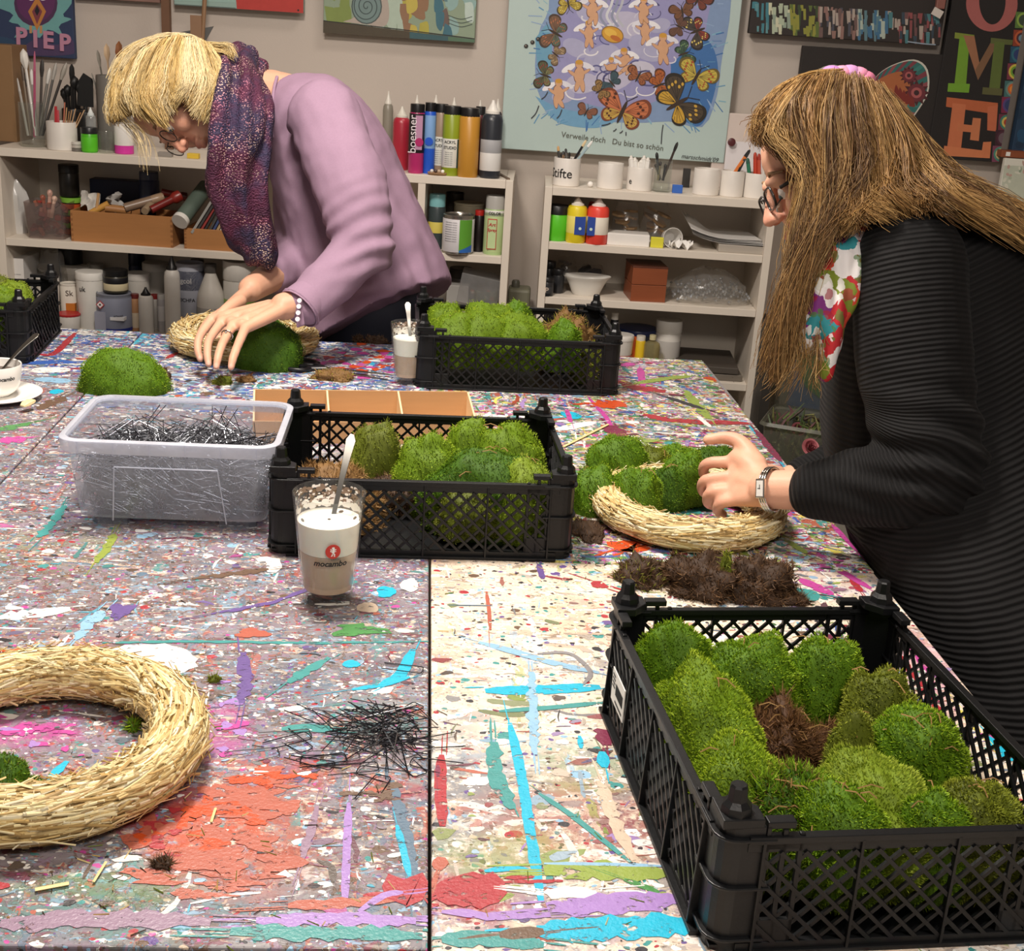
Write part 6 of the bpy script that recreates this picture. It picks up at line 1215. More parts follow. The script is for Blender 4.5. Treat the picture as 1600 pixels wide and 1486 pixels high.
# --- left bookcase, third board: tubs, tins and glue bottles
t, u, w_, h = block('card_box', 'white printed card box at the left of the low board', 'box', 14, 42, 404, 'L3', -.05, .12, '#d9d6d2'); 
for k in range(5): obj('fine_print', xf(text_geo('mmmm mmm', .006, .0001), Matrix.Translation((0, -.0003, h*(.75-.08*k)))), plast('#55565a'), t)
bagged('dusty clear bag beside the white printed card box', 55, 104, 396, 'L3', -.1, .07, 9, mat('grey oddments', '#8a857e', .5))
LOW = [('tub', 'white tub left of the orange-labelled can', 100, 142, 416, -.18, 'tub', '#cfcac2', 'tub', '#d9d4cc', None, None), ('can', 'cream can with orange panel lettered Sk', 97, 125, 442, -.06, 'can', '#d3cdc2', None, None, [(.02, .95, '#d8d2c6')], [('Sk', .78, .022, '#4a3a34', .3)]),
       ('tub', 'big white tub lettered uk, its lid bulging', 123, 166, 424, -.04, 'tub', '#d9d6cf', 'tub', '#e0ddd6', None, [('uk', .72, .02, '#2a2a2c', -.3)]), ('paint_tin', 'blue-grey paint tin with hazard diamond and white panel', 154, 207, 456, -.02, 'can', '#7b7f8c', None, None, [(.05, .9, '#858a9c')], [('ADHAE', .45, .008, '#1c1c22', .5)]),
       ('tub', 'white tub with small dark mark, right of the black-lidded jar', 200, 236, 426, -.12, 'tub', '#cdc8bf', 'tub', '#d6d1c9', None, None), ('tub', 'tall pale tub behind the black nozzle bottle', 226, 264, 410, -.18, 'tub', '#b9b3aa', 'tub', '#c6c0b7', None, None),
       ('glue_bottle', 'little tan bottle with dark red cap', 206, 219, 459, -.03, 'tall', '#b98a62', 'tall', '#6a2420', [(.1, .5, '#d9c8ae')], None), ('glue_bottle', 'white glue bottle with black nozzle, shorter of two', 218, 241, 449, -.02, 'bottle', '#d5d1ca', 'nozzle', '#161617', None, None), ('glue_bottle', 'white bottle with dark red cap behind the short glue bottle', 236, 250, 460, -.07, 'tall', '#c9c4bd', 'tall', '#8a2420', None, None),
       ('spray_vial', 'small clear vial right of the short glue bottle', 247, 260, 460, -.04, 'tall', '#b4b2b4', 'tall', '#c9c6c2', [(.3, .7, '#d8d6d6')], None), ('glue_bottle', 'tall white glue bottle with black nozzle', 259, 283, 400, -.01, 'bottle', '#dedad3', 'nozzle', '#141415', None, None),
       ('can', 'white can with blue band lettered gecol and EICHFA', 277, 320, 410, -.08, 'can', '#b4b6c0', None, None, [(.04, .95, '#b9bcc8'), (.62, .9, '#1a2f6a')], [('igcol', .76, .02, '#e8e6e6', -.1), ('EICHFA', .48, .014, '#1a1a1f', 0)]), ('jerry_bottle', 'white bottle with sloping shoulders and grey label', 309, 352, 412, -.05, 'cone', '#d6d1c8', 'cone', '#4a4642', [(.08, .4, '#a39f9a')], None),
       ('jar', 'white jar with green label strip, upper of two', 350, 399, 407, -.07, 'jar', '#d9d5cc', 'jar', '#e4e0d8', [(.3, .5, '#8fae5a')], None)]
for nm, lab, x0, x1, yt, v, pr, c, cp, cc, band, tx in LOW:
    t, u, r, h = vessel(nm, lab, 'tub' if nm == 'tub' else nm.split('_')[-1], x0, x1, yt, 'L3', v, pr, c, cp, cc, band, tx)
    if 'orange panel' in lab: obj('orange_panel', G().box(-r*.1, r*.9, -r*1.04, -r*.3, h*.12, h*.55), plast('#b8702a'), t)
    if 'hazard' in lab:
        obj('white_panel', G().box(r*.05, r*.85, -r*1.05, -r*.4, h*.36, h*.44), plast('#e2e2e4'), t); obj('print_panel', G().box(-r*.86, -r*.22, -r*1.025, -r*.4, h*.06, h*.55), plast('#9a9cac'), t)
        M = Matrix.Translation((-r*.5, -r*1.03, h*.74)) @ Matrix.Rotation(math.pi/4, 4, 'Y'); d_ = obj('hazard_diamond', G().box(-.0085, .0085, -.0006, .001, -.0085, .0085, M), plast('#b8323a'), t); obj('white_field', G().box(-.0065, .0065, -.0011, .001, -.0065, .0065, M), plast('#e8e4e4'), d_)
        obj('flame', G().add([(-r*.5-.002, -r*1.03-.0014, h*.72), (-r*.5+.002, -r*1.03-.0014, h*.72), (-r*.5+.0028, -r*1.03-.0014, h*.74), (-r*.5, -r*1.03-.0014, h*.775), (-r*.5-.0028, -r*1.03-.0014, h*.745)], [(0, 1, 2, 3, 4)]), plast('#161616'), d_)
        obj('blue_foot', G().lathe([(r*1.015, h*.05), (r*1.02, h*.06), (r*1.02, h*.12), (r*1.015, h*.13)], 20, caps=False), plast('#1c2c7a'), t); tin = (u, h)
vessel('wax_jar', 'squat black and cream jar standing on the blue-grey tin', 'jar', 163, 200, 421, SZ['L3']+tin[1]+.0005, -.02, 'jar', '#3a372c', 'jar', '#121213', [(.12, .42, '#cfc3a0'), (.44, .68, '#15151a')], None)
for lab, x0, x1, yt, v, c, cc in (('dark jar at the back left of the low board', 97, 132, 388, -.22, '#23252b', '#17181b'), ('dark blue canister at the back of the low board', 204, 228, 388, -.24, '#1c2648', '#141a30'), ('pale jar at the back behind the black-lidded jar', 140, 165, 412, -.22, '#a8a39a', '#b4afa6'), ('low dark lid behind the white can', 300, 320, 405, -.2, '#4a4642', '#3a3632')):
    vessel('jar', lab, 'jar', x0, x1, yt, 'L3', v, 'jar', c, 'jar', cc)
vessel('dish', 'low white dish with red rim in front of the orange-labelled can', 'dish', 91, 126, 489, 'L3', -.005, 'tub', '#d4cfc8', 'tub', '#a8282c')
for i, (x0, x1, yt) in enumerate(((60, 95, 432), (352, 396, 452))): vessel('tub', ('white tub behind the left crate', 'white tub lower at the right end of the low board')[i], 'tub', x0, x1, yt, 'L3', -.03-.12*i, 'tub', '#d2cec6', 'tub', '#dcd8d0')

# ------------------------------------------------------------------ canvases on the wall
M_art = mat('painted canvas colours', '#fff', .7, attr=True, var=.10, scale=45, bump=.12, bscale=420)
M_canvas = mat('canvas edge', '#c9c2b4', .8)
class Art:
    """a picture painted on a canvas: flat colour shapes on its front, placed where the photograph shows them"""
    def __init__(s, name, label, bl, br, ztop, v=-.255, thick=.035, ground='#cccccc', edge=None, tl=None):
        u0, z0, t0 = PW(*bl, v); u1, z1, _ = PW(*br, v); s.v = v; s.uc = (u0+u1)/2; s.z0 = (z0+z1)/2; s.w = u1-u0; s.h = ztop-s.z0
        s.t = thing(name, label, 'painting', W(s.uc, v, s.z0), WROT); s.k = 0; s.g = G(); s.px = t0/F
        obj('canvas', G().box(-s.w/2, s.w/2, 0, thick, 0, s.h), mat('ground '+ground, ground, .75, var=.06, scale=6, bump=.15, bscale=420), s.t, bevel=.002)
    def uv(s, px, py): u, z, _ = PW(px, py, s.v); return u-s.uc, z-s.z0
    def put(s, pts, col):
        s.k += 1; y = -.0004-.0000018*s.k; c = lin(col); hw, h = s.w/2, s.h
        s.g.poly([(max(-hw, min(hw, x)), y, max(0, min(h, z))) for x, z in pts], c)
    def shape(s, pts, col): s.put([s.uv(*p) for p in pts], col)
    def smooth(s, pts, col, n=40): q = spline(list(pts)+[pts[0]], n)[:-1]; s.shape(q, col)
    def ell(s, cx, cy, rx, ry, col, ang=0., n=20):
        a = math.radians(ang); s.shape([(cx+rx*math.cos(q)*math.cos(a)-ry*math.sin(q)*math.sin(a), cy+rx*math.cos(q)*math.sin(a)+ry*math.sin(q)*math.cos(a)) for q in np.linspace(0, 2*math.pi, n, endpoint=False)], col)
    def line(s, pts, w, col, n=None):
        q = spline(pts, n or max(4, 5*len(pts))) if len(pts) > 2 else np.array(pts, float); N = len(q)
        for i in range(N-1):
            d = q[i+1]-q[i]; d = d/(np.linalg.norm(d)+1e-9); nn = np.array([-d[1], d[0]])*w/2; s.k -= 1 if i else 0
            s.shape([q[i]+nn, q[i+1]+nn, q[i+1]-nn, q[i]-nn], col)
    def text(s, st, cx, cy, size, col, rot=0., font_shear=0.):
        g = text_geo(st, size, .0001, None, font_shear); x, z = s.uv(cx, cy); s.k += 2
        obj('lettering', xf(g, Matrix.Translation((x, -.0006-.0000018*s.k, z)) @ Matrix.Rotation(rot, 4, 'Y')), plast(col, .6), s.t)
    def done(s): obj('picture', s.g, M_art, s.t)
R_ = random.Random(33)
def wing(a, cx, cy, L, wd, ang, col, rim, spots=None):
    q = math.radians(ang); ca, sa = math.cos(q), math.sin(q)
    def T(p): return (cx+p[0]*ca-p[1]*sa, cy+p[0]*sa+p[1]*ca)
    o = [(0, 0), (L*.35, -wd*.45), (L*.8, -wd*.62), (L, -wd*.3), (L*.95, wd*.2), (L*.7, wd*.45), (L*.3, wd*.25)]
    a.smooth([T(p) for p in o], rim, 26); a.smooth([T((x*.86+L*.03, y*.82)) for x, y in o], col, 26)
    for k in range(4): a.line([T((L*.12, 0)), T((L*.85, wd*(-.45+.26*k)))], L*.02, rim)
    if spots:
        for k in range(5): p = T((L*(.55+.08*(k % 3)), wd*(-.4+.18*k))); a.ell(p[0], p[1], L*.06, L*.045, spots, ang, 8)
def butterfly(a, cx, cy, size, ang, col, rim, spots=None, col2=None):
    for dA, L in ((-62, 1.), (62, 1.), (-118, .72), (118, .72)): wing(a, cx, cy, size*L, size*.62*L, ang+dA, col if abs(dA) < 90 else (col2 or col), rim, spots)
    q = math.radians(ang); a.ell(cx, cy, size*.42, size*.07, '#3a2c22', ang, 12)
    for s_ in (-.35, .35): a.line([(cx+size*.4*math.cos(q), cy+size*.4*math.sin(q)), (cx+size*.75*math.cos(q+s_), cy+size*.75*math.sin(q+s_))], size*.025, '#2c2622')
def cherub(a, x, y, s, lean=0, flip=1):
    sk, ol = '#cfa07c', '#7a5a58'
    a.ell(x-flip*s*.55, y-s*.35, s*.42, s*.16, '#e8e6ea', -30*flip); a.ell(x+flip*s*.45, y-s*.45, s*.4, s*.15, '#dcdbe4', 28*flip)
    for d, c in ((1.14, ol), (1., sk)):
        a.ell(x, y, s*.26*d, s*.42*d, c, lean); a.ell(x-s*.1+lean*.1, y+s*.5, s*.12*d, s*.36*d, c, lean+12); a.ell(x+s*.14+lean*.1, y+s*.52, s*.12*d, s*.36*d, c, lean-14); a.ell(x-flip*s*.32, y-s*.05, s*.3*d, s*.085*d, c, 35*flip); a.ell(x+flip*s*.32, y-s*.15, s*.28*d, s*.08*d, c, -30*flip); a.ell(x, y-s*.55, s*.19*d, s*.2*d, c)
    a.ell(x, y-s*.66, s*.2, s*.13, '#c9963c')
A = Art('butterfly_canvas', 'large pale turquoise canvas painted with butterflies and cherubs around a golden sun', (782, 232), (1131, 255), 1.92, -.25, .035, '#b3c6c2')
A.smooth([(852, -60), (1120, -60), (1140, 20), (1128, 90), (1120, 150), (1098, 198), (1050, 190), (1000, 192), (940, 190), (890, 186), (848, 160), (836, 110), (842, 50), (858, 10)], '#7f97bb')
A.smooth([(866, -60), (1100, -60), (1105, 30), (1085, 110), (1040, 150), (980, 170), (910, 160), (866, 130), (856, 70), (872, 20)], '#9492bd')
A.smooth([(1048, 100), (1100, 60), (1122, 110), (1100, 190), (1072, 190), (1050, 150)], '#3f6ea8'); A.smooth([(836, 150), (880, 170), (960, 185), (930, 200), (870, 190)], '#6f9fc0'); A.smooth([(836, 60), (858, 40), (862, 110), (842, 110)], '#6b9db8')
for k in range(70):
    x = R_.choice((R_.uniform(838, 870), R_.uniform(1085, 1125), R_.uniform(860, 1110))); y = R_.uniform(5, 180) if x < 872 or x > 1084 else R_.uniform(178, 196); L = R_.uniform(8, 22); q = math.atan2(y-80, x-985)+R_.gauss(0, .3)
    A.line([(x, y), (x+L*math.cos(q), y+L*math.sin(q))], R_.uniform(.8, 2), R_.choice(('#5f93b8', '#7fb0c4', '#3f6ea8', '#8fa8c8')))
for (x, y, r_) in ((930, 20, 30), (985, 40, 34), (940, 90, 30), (1010, 75, 30), (900, 75, 22), (960, 120, 34), (1000, 110, 24), (910, 130, 26), (1030, 40, 18), (880, 150, 18)): A.ell(x, y, r_, r_*.62, R_.choice(('#b9b5cc', '#a9a8c6', '#c4c1d2')), R_.uniform(-30, 30))
for _ in range(34):
    x, y = R_.uniform(885, 1055), R_.uniform(-5, 150); q = R_.uniform(0, 6.28); r_ = R_.uniform(8, 22)
    A.line([(x+r_*math.cos(q+t)*(1-.08*t), y+r_*.65*math.sin(q+t)*(1-.08*t)) for t in np.linspace(0, R_.uniform(2, 4.5), 9)], R_.uniform(1.2, 3.2), R_.choice(('#d9d7e0', '#c8c6d6', '#4c4a78', '#5a5a8c', '#e6e3e6')))
for x in (952, 962, 970, 978): A.line([(x, -30), (x-6, 5), (x-14, 25), (x-4, 42)], 4, R_.choice(('#b4b6c0', '#8f95ac', '#d0d2d8')))
A.ell(957, 54, 18, 13, '#8a6a34', 20); A.ell(957, 54, 16.5, 11.5, '#cf9a38', 20); A.ell(954, 51, 10, 6, '#e0b44c', 20); A.ell(962, 60, 9, 4, '#b86a2c', 24)
for x, y, s_, l, f in ((920, 52, 26, 0, 1), (1008, 48, 26, 5, -1), (905, 117, 30, 6, 1), (975, 95, 26, 40, -1), (1036, 75, 30, -6, 1), (873, 145, 28, -18, 1), (925, 15, 28, 20, -1), (1006, 15, 26, -20, 1), (955, 105, 20, 80, 1)): cherub(A, x, y, s_, l, f)
for a in ((868, 52, 30, -150, '#7a5a44', '#4a3a30', '#a86a4a', '#5a6a5a'), (868, 85, 18, 40, '#8a7458', '#5a4836', '#c4ac84'), (852, 118, 24, -160, '#5a5a40', '#3a3428', '#8a3a34', '#7a7a50'), (888, 6, 22, 80, '#b8a040', '#4a4024', '#d8c868'), (1090, 48, 30, 160, '#4a423c', '#2c2826', '#d9c46a', '#8a3a30'), (1062, 42, 20, -150, '#6a4a3c', '#4a342c'),
          (1066, 18, 22, -100, '#7a5238', '#4a3022'), (1090, 0, 26, -60, '#7a4030', '#3c2824'), (1068, 84, 22, -20, '#3f5a48', '#26342c', '#7a9a6a'), (1088, 120, 36, -60, '#c4b04c', '#6a5a2c', '#a8482c'), (956, 130, 20, -130, '#3e5660', '#26343a'), (997, 120, 22, -60, '#a0603c', '#5a3826', '#6a3a24'), (1030, 133, 26, -20, '#b0602c', '#5a3420', '#7a3a1c'),
          (972, 175, 46, -65, '#c07048', '#7a4028', '#4a2418', '#c0a04c'), (1058, 162, 48, -30, '#4a3e30', '#2a241c', '#c8a040', '#c49a34'), (937, 142, 18, -30, '#9a7848', '#5a4428', '#3a2c1c'), (916, 175, 18, -60, '#8a5a44', '#5a3a2c')): butterfly(A, *a[:7], a[7] if len(a) > 7 else None)
for x, y in ((822, 72), (832, 66), (841, 61)): A.ell(x, y, 3.4, 3.2, '#2c2826'); A.ell(x-.6, y-.6, 1.2, 1.2, '#8a8078')
for x, y, dx, dy in ((830, 185, 12, -20), (846, 155, 10, -12), (870, 185, 8, -14), (1036, 195, -3, 30), (958, 205, 5, -4), (968, 208, 5, -4), (978, 212, 0, -6), (940, 196, 14, -4)): A.line([(x, y), (x+dx*.6, y+dy*.4), (x+dx, y+dy)], 1.6, '#3a3a40')
A.done(); A.text('Verweile doch   Du bist so schön', 957, 221, .0215, '#5a5a50', .07); A.text("marsschmidt'09", 1093, 247, .0165, '#3a3a3c', .05, .3)
# PIEP
A = Art('bird_canvas', 'dark blue canvas of a round purple bird with a diamond beak, lettered PIEP', (-60, 85), (117, 88), 1.62, -.27, .02, '#2c3a5a')
A.smooth([(-10, 10), (20, 22), (14, 34), (32, 40), (22, 60), (44, 46), (60, 60), (76, 46), (98, 56), (92, 40), (112, 30), (98, 24), (112, 4), (100, -20), (0, -20)], '#6aa0a0'); A.ell(56, 5, 34, 36, '#4a2c4e'); A.ell(56, 2, 30, 32, '#5c2c5a')
A.shape([(58, -6), (72, 18), (58, 48), (44, 18)], '#b87a3c'); A.shape([(58, 6), (66, 18), (58, 38), (50, 18)], '#7a3a44'); A.shape([(58, 8), (62, 17), (58, 25), (54, 17)], '#1c1a24'); A.ell(49, -4, 6, 5, '#d9d6d4'); A.ell(67, -4, 6, 5, '#d9d6d4'); A.ell(49, -3, 2.5, 2.5, '#222'); A.ell(67, -3, 2.5, 2.5, '#222')
for x in (48, 64): A.line([(x, 40), (x, 52)], 4, '#b88a5c')
A.smooth([(34, 74), (60, 60), (88, 70), (110, 60), (116, 84), (40, 86)], '#4a3a5c'); A.smooth([(-10, 55), (20, 62), (34, 80), (0, 86), (-20, 80)], '#2a4460'); A.done()
for i, (c, x, dy) in enumerate(zip('PIEP', (34, 56, 76, 102), (58, 62, 64, 68))):
    xx, zz = A.uv(x, dy); obj('lettering', xf(text_geo(c, .062, .0015, None, 0, .0022), Matrix.Translation((xx, -.003, zz)) @ Matrix.Rotation(.03, 4, 'Y')), plast('#b8829a', .6), A.t)
# strip of teal and red at the top
A = Art('abstract_canvas', 'lower strip of a teal, grey and red canvas at the top left', (272, 8), (474, 20), 1.75, -.26, .02, '#8fa8a0'); A.shape([(366, -40), (480, -40), (480, 30), (370, 14)], '#b03a34'); A.shape([(260, -40), (366, -40), (368, 4), (260, 0)], '#93b0a8'); A.line([(272, 7), (368, 13)], 2, '#5a6a66'); A.ell(466, 16, 1.6, 1.6, '#2a1c1c'); A.done()
A = Art('abstract_canvas', 'brownish lower edge of a canvas high up, right of the bird canvas', (118, -2), (250, 3), 1.75, -.27, .02, '#8a6a60'); A.done()
# snail
A = Art('snail_canvas', 'green and yellow canvas with a grey spiral snail shell', (505, 46), (741, 72), 1.72, -.265, .03, '#8a9a84')
for k in range(60):
    x, y = R_.uniform(508, 738), R_.uniform(-30, 55); c = '#7a8a4a' if x < 560 else '#a8b8a8' if x < 630 else R_.choice(('#a8a048', '#8a6a50', '#b8a850')) if x < 672 else R_.choice(('#5a7a80', '#6a5a54', '#3f6a78')) if x < 700 else R_.choice(('#8aa8a4', '#b4c4bc'))
    A.smooth([(x-R_.uniform(4, 10), y-R_.uniform(6, 20)), (x+R_.uniform(3, 9), y-R_.uniform(6, 18)), (x+R_.uniform(3, 10), y+R_.uniform(6, 20)), (x-R_.uniform(3, 9), y+R_.uniform(6, 20))], c, 14)
A.smooth([(536, 34), (556, 24), (566, -10), (598, -14), (608, 14), (602, 40), (570, 38)], '#a89c92'); A.ell(573, 10, 24, 28, '#4a5654'); A.ell(573, 10, 22, 26, '#6f8482')
A.line([(573+r_*math.cos(q), 10+1.15*r_*math.sin(q)) for q, r_ in zip(np.linspace(0, 17, 60), np.linspace(1, 21, 60))], 1.6, '#3f4c4c', 120); A.shape([(500, 32), (745, 62), (745, 80), (500, 52)], '#4a4234'); A.shape([(640, 50), (700, 57), (700, 70), (640, 62)], '#3a5a60'); A.shape([(700, 57), (745, 62), (745, 80), (700, 72)], '#54705a'); A.line([(500, 32), (600, 43), (745, 61)], 1.6, '#2a2a26')
for y in (24, 30, 36): A.line([(700, y), (720, y+6), (738, y+2)], 1.2, '#3f4c48')
A.done()
# dripping colours, right
A = Art('abstract_canvas', 'dark canvas of dripping blue, yellow and pink paint along its bottom', (1170, 50), (1468, 73), 1.72, -.25, .03, '#2e2826')
for k in range(220):
    x = R_.uniform(1172, 1468); yb = 50+(x-1170)*.078; y = R_.uniform(0, yb) ; L = R_.uniform(6, 20); y0 = 2+(x-1170)*.07
    if y < y0: continue
    c = R_.choice(('#3f7a86', '#5a8a90')) if x < 1200 else R_.choice(('#a8b49c', '#c4c4a8', '#8a9a8a')) if x < 1235 else R_.choice(('#5a6a34', '#8a8a3a', '#3a4a2c')) if x < 1280 else R_.choice(('#6a5450', '#a89a90', '#4a4a54', '#8a6a62')) if x < 1340 else R_.choice(('#3f6a8a', '#a8b4a8', '#5a7a84')) if x < 1385 else R_.choice(('#6a4a4a', '#4a7a80', '#a89a90', '#8a4a4c', '#34424e'))
    A.shape([(x-R_.uniform(1, 4), max(y0, y-L)), (x+R_.uniform(1, 4), max(y0, y-L)), (x+R_.uniform(1, 3), min(yb, y+L*.4)), (x-R_.uniform(1, 3), min(yb, y+L*.4))], c)
A.line([(1418, 65), (1440, 68), (1462, 70)], 2, '#8a9aa8'); A.done()
t = thing('wall_clip', 'brownish clip with white tape at the corner of the dripping canvas', 'clip', Wt(1468, 14, -.235), WROT)
obj('clip', G().box(-.012, .012, -.008, .008, .0, .04), plast('#8a5a50'), t, bevel=.002); obj('tape', G().box(-.016, .012, -.010, -.007, -.022, -.002, Matrix.Rotation(.4, 4, 'Y')), plast('#d0c8bf'), t)
# hearts
A = Art('heart_canvas', 'black canvas with a dotted orange and turquoise ornamental heart, behind the brown hair', (1238, 205), (1456, 222), PW(1360, 78, -.255)[1], -.255, .025, '#26211f')
def heart(sc): return [(1354+sc*(x), 165+sc*y) for x, y in ((0, -22), (-22, -50), (-52, -62), (-80, -48), (-86, -12), (-60, 40), (-20, 80), (0, 100), (22, 78), (52, 42), (78, 8), (94, -22), (92, -56), (72, -70), (40, -62), (16, -46))]
A.smooth(heart(1.03), '#c8c4b8', 60); A.smooth(heart(1.), '#2f6a66', 60)
hp_ = spline(heart(1.)+[heart(1.)[0]], 64); hi = spline(heart(.76)+[heart(.76)[0]], 64)
for i in range(0, 63, 2): A.shape([hp_[i], hp_[i+1], hi[i+1], hi[i]], R_.choice(('#7a3a44', '#3a7a74', '#8a4a50')))
A.smooth(heart(.76), '#a8623a', 60)
for x, y, r_ in ((1432, 145, 14), (1290, 150, 12), (1420, 118, 10), (1300, 125, 9)):
    for k in range(12): q = k*math.pi/6; A.shape([(x+r_*1.5*math.cos(q), y+r_*1.5*math.sin(q)), (x+r_*math.cos(q+.25), y+r_*math.sin(q+.25)), (x+r_*math.cos(q-.25), y+r_*math.sin(q-.25))], '#4a2024')
    A.ell(x, y, r_, r_, '#6a2c34'); A.ell(x, y, r_*.6, r_*.6, '#a85a5a'); A.ell(x, y, r_*.3, r_*.3, '#3a2426')
for k in range(5): A.smooth([(1396+6*k, 150+4*k), (1400+6*k, 132+4*k), (1406+6*k, 150+4*k)], '#7a2c24', 10)
A.done()
# HOME
v_ = -.25
A = Art('letter_canvas', 'tall black canvas with the big letters O M E and a column of coloured circles', (1448, 245), (1560, 255), 1.75, v_, .03, '#1f1b1a')
c7 = lambda x, y: (1140+x*.2875, y*.2875)
for q, (ro, ri, c) in enumerate(((1., None, '#a8605c'),)):
    n = 40; O_ = [c7(1425+140*math.cos(t_), 20+152*math.sin(t_)) for t_ in np.linspace(0, 2*math.pi, n, endpoint=False)]; A.shape(O_, '#a8605c'); A.shape([c7(1428+72*math.cos(t_), 5+128*math.sin(t_)) for t_ in np.linspace(0, 2*math.pi, n, endpoint=False)], '#1f1b1a')
def poly7(pts, c): A.shape([c7(*p) for p in pts], c)
for pts, c in (([(1225, 176), (1330, 190), (1325, 222), (1222, 208)], '#7a8a34'), ([(1250, 200), (1305, 206), (1285, 460), (1222, 455)], '#6f9a2c'), ([(1188, 452), (1306, 456), (1300, 504), (1184, 498)], '#6fa02c'), ([(1270, 192), (1330, 196), (1368, 400), (1350, 436)], '#9a6a4c'), ([(1350, 436), (1335, 380), (1430, 210), (1470, 212)], '#7a5a40'),
               ([(1420, 205), (1540, 218), (1535, 245), (1418, 236)], '#5a6234'), ([(1440, 225), (1495, 232), (1468, 490), (1410, 480)], '#5a6a30'), ([(1376, 474), (1484, 482), (1478, 520), (1372, 512)], '#5a5a34'),
               ([(1180, 528), (1458, 560), (1452, 622), (1176, 580)], '#b8623c'), ([(1212, 560), (1284, 568), (1254, 840), (1178, 836)], '#c4704a'), ([(1402, 580), (1458, 570), (1448, 714), (1400, 708)], '#c06a48'), ([(1240, 672), (1350, 684), (1346, 722), (1236, 712)], '#c4744c'), ([(1322, 640), (1366, 644), (1354, 766), (1306, 760)], '#c47850'),
               ([(1166, 792), (1412, 822), (1408, 860), (1160, 846)], '#cc7a50'), ([(1378, 772), (1422, 770), (1414, 860), (1366, 852)], '#cc7a50')): poly7(pts, c)
for k, (x, y, cs) in enumerate(((1600, 110, ('#5a7a3a', '#8aa84a', '#3a4a3a')), (1588, 208, ('#8a3a24', '#b85a34', '#4a2c34', '#6a8a9a')), (1572, 298, ('#1f4a64', '#2f6a7a', '#2a3a6a')), (1556, 390, ('#7a3444', '#c9b84a', '#6a9a34', '#2a1c1c')), (1540, 485, ('#3f6a6a', '#6a8a80', '#c4602c', '#e08a3a')), (1524, 572, ('#7a2444', '#54407a', '#2f3a64')), (1508, 665, ('#6a2c40', '#3a7a6a', '#c8b460', '#a83a24', '#1c1c1c')), (1490, 752, ('#3a1c28', '#4a2434', '#6a5a60')), (1474, 838, ('#7a4058', '#4a8a7a', '#d0c08a', '#5a6a64')))):
    poly7([(x-44, y-46), (x+46, y-42), (x+40, y+46), (x-50, y+42)], cs[0])
    for j, c in enumerate(cs[1:]): A.ell(*c7(x, y), 11.5*(1-.27*j), 12*(1-.27*j), c)
A.done()
A = Art('blue_canvas', 'edge of a blue patterned canvas at the right edge of the picture', (1578, 250), (1660, 258), 1.7, -.25, .03, '#1f3a54')
for k in range(30): A.ell(R_.uniform(1580, 1650), R_.uniform(0, 250), R_.uniform(4, 10), R_.uniform(4, 10), R_.choice(('#2f6a8a', '#1f4a6a', '#3f8a9a', '#163048')))
A.done()
A = Art('wreath_print', 'white framed print with a pale green wreath drawing at the right edge', (1556, 330), (1690, 345), PW(1600, 249, -.2)[1], -.20, .02, '#d9d8cc')
A.shape([(1562, 258), (1690, 262), (1690, 345), (1560, 330)], '#b9bfae')
for k in range(50): q = R_.uniform(0, 6.28); r_ = R_.gauss(34, 5); A.ell(1600+r_*math.cos(q), 298+r_*math.sin(q), R_.uniform(2, 5), R_.uniform(1, 3), R_.choice(('#8a9a84', '#a8b09c', '#b89a90', '#d0d0c0')), R_.uniform(0, 180))
A.done()
t, u, w_, h = block('wooden_box', 'flat reddish wooden box lying on the framed print', 'box', 1564, 1640, 237, PW(1600, 248, -.2)[1], -.21, .05, '#7a4426', m=M_redwood)
obj('white_tag', G().box(-w_/2+.012, -w_/2+.024, -.001, .0, h*.2, h*.8), M_paper, t)
# pale canvases leaning behind the pots and a shelf under the print
o = obj('blank_canvas', G().box(-.10, .10, 0, .018, 0, .145), mat('pale canvas', '#d4c6be', .7), None, bevel=.002); u, z, _ = PW(1160, 178, -.25); o.location = W(u+.03, -.255, SZ['R1']); o.scale = (1, 1, (z-SZ['R1'])/.145); o.rotation_euler = (0, 0, WROT); tag(o, 'pale pink blank canvas leaning on the wall behind the pen pots', 'canvas')
o = obj('note_paper', G().box(-.09, .09, 0, .002, 0, .1), plast('#d9d4d6', .6), None); u, z, _ = PW(1165, 222, -.2); o.location = W(u+.04, -.2, SZ['R1']); o.scale = (1, 1, (z-SZ['R1'])/.1); o.rotation_euler = (-.12, 0, WROT); tag(o, 'white sheet of paper leaning behind the pen pots', 'paper')
o = obj('badge', G().lathe([(.011, 0), (.011, .003), (.009, .004), (.0005, .004)], 20, Matrix.Rotation(math.pi/2, 4, 'X')), plast('#5a2c30'), None, smooth=40); o.location = Wt(1143, 222, -.203); tag(o, 'round dark red badge on the white sheet behind the pots', 'badge')
o = obj('wood_strip', G().box(-.010, .010, 0, .012, 0, .052), plast('#2a2725', .6), None); u = PW(1075, 270, -.18)[0]; o.location = W(u, -.2, SZ['R1']); o.rotation_euler = (-.06, 0, WROT); tag(o, 'narrow dark strip of wood standing behind the pots', 'strip')
u, z, _ = PW(1600, 345, -.1); t = thing('side_cabinet', 'white cabinet under the framed print, mostly behind the woman in black', 'cabinet', W(u+.18, -.15, 0), WROT)
obj('carcass', G().box(-.30, .30, -.14, .13, 0, z-.02), M_white, t, bevel=.002); obj('top', G().box(-.31, .31, -.15, .135, z-.02, z+.002), M_white, t, bevel=.002)
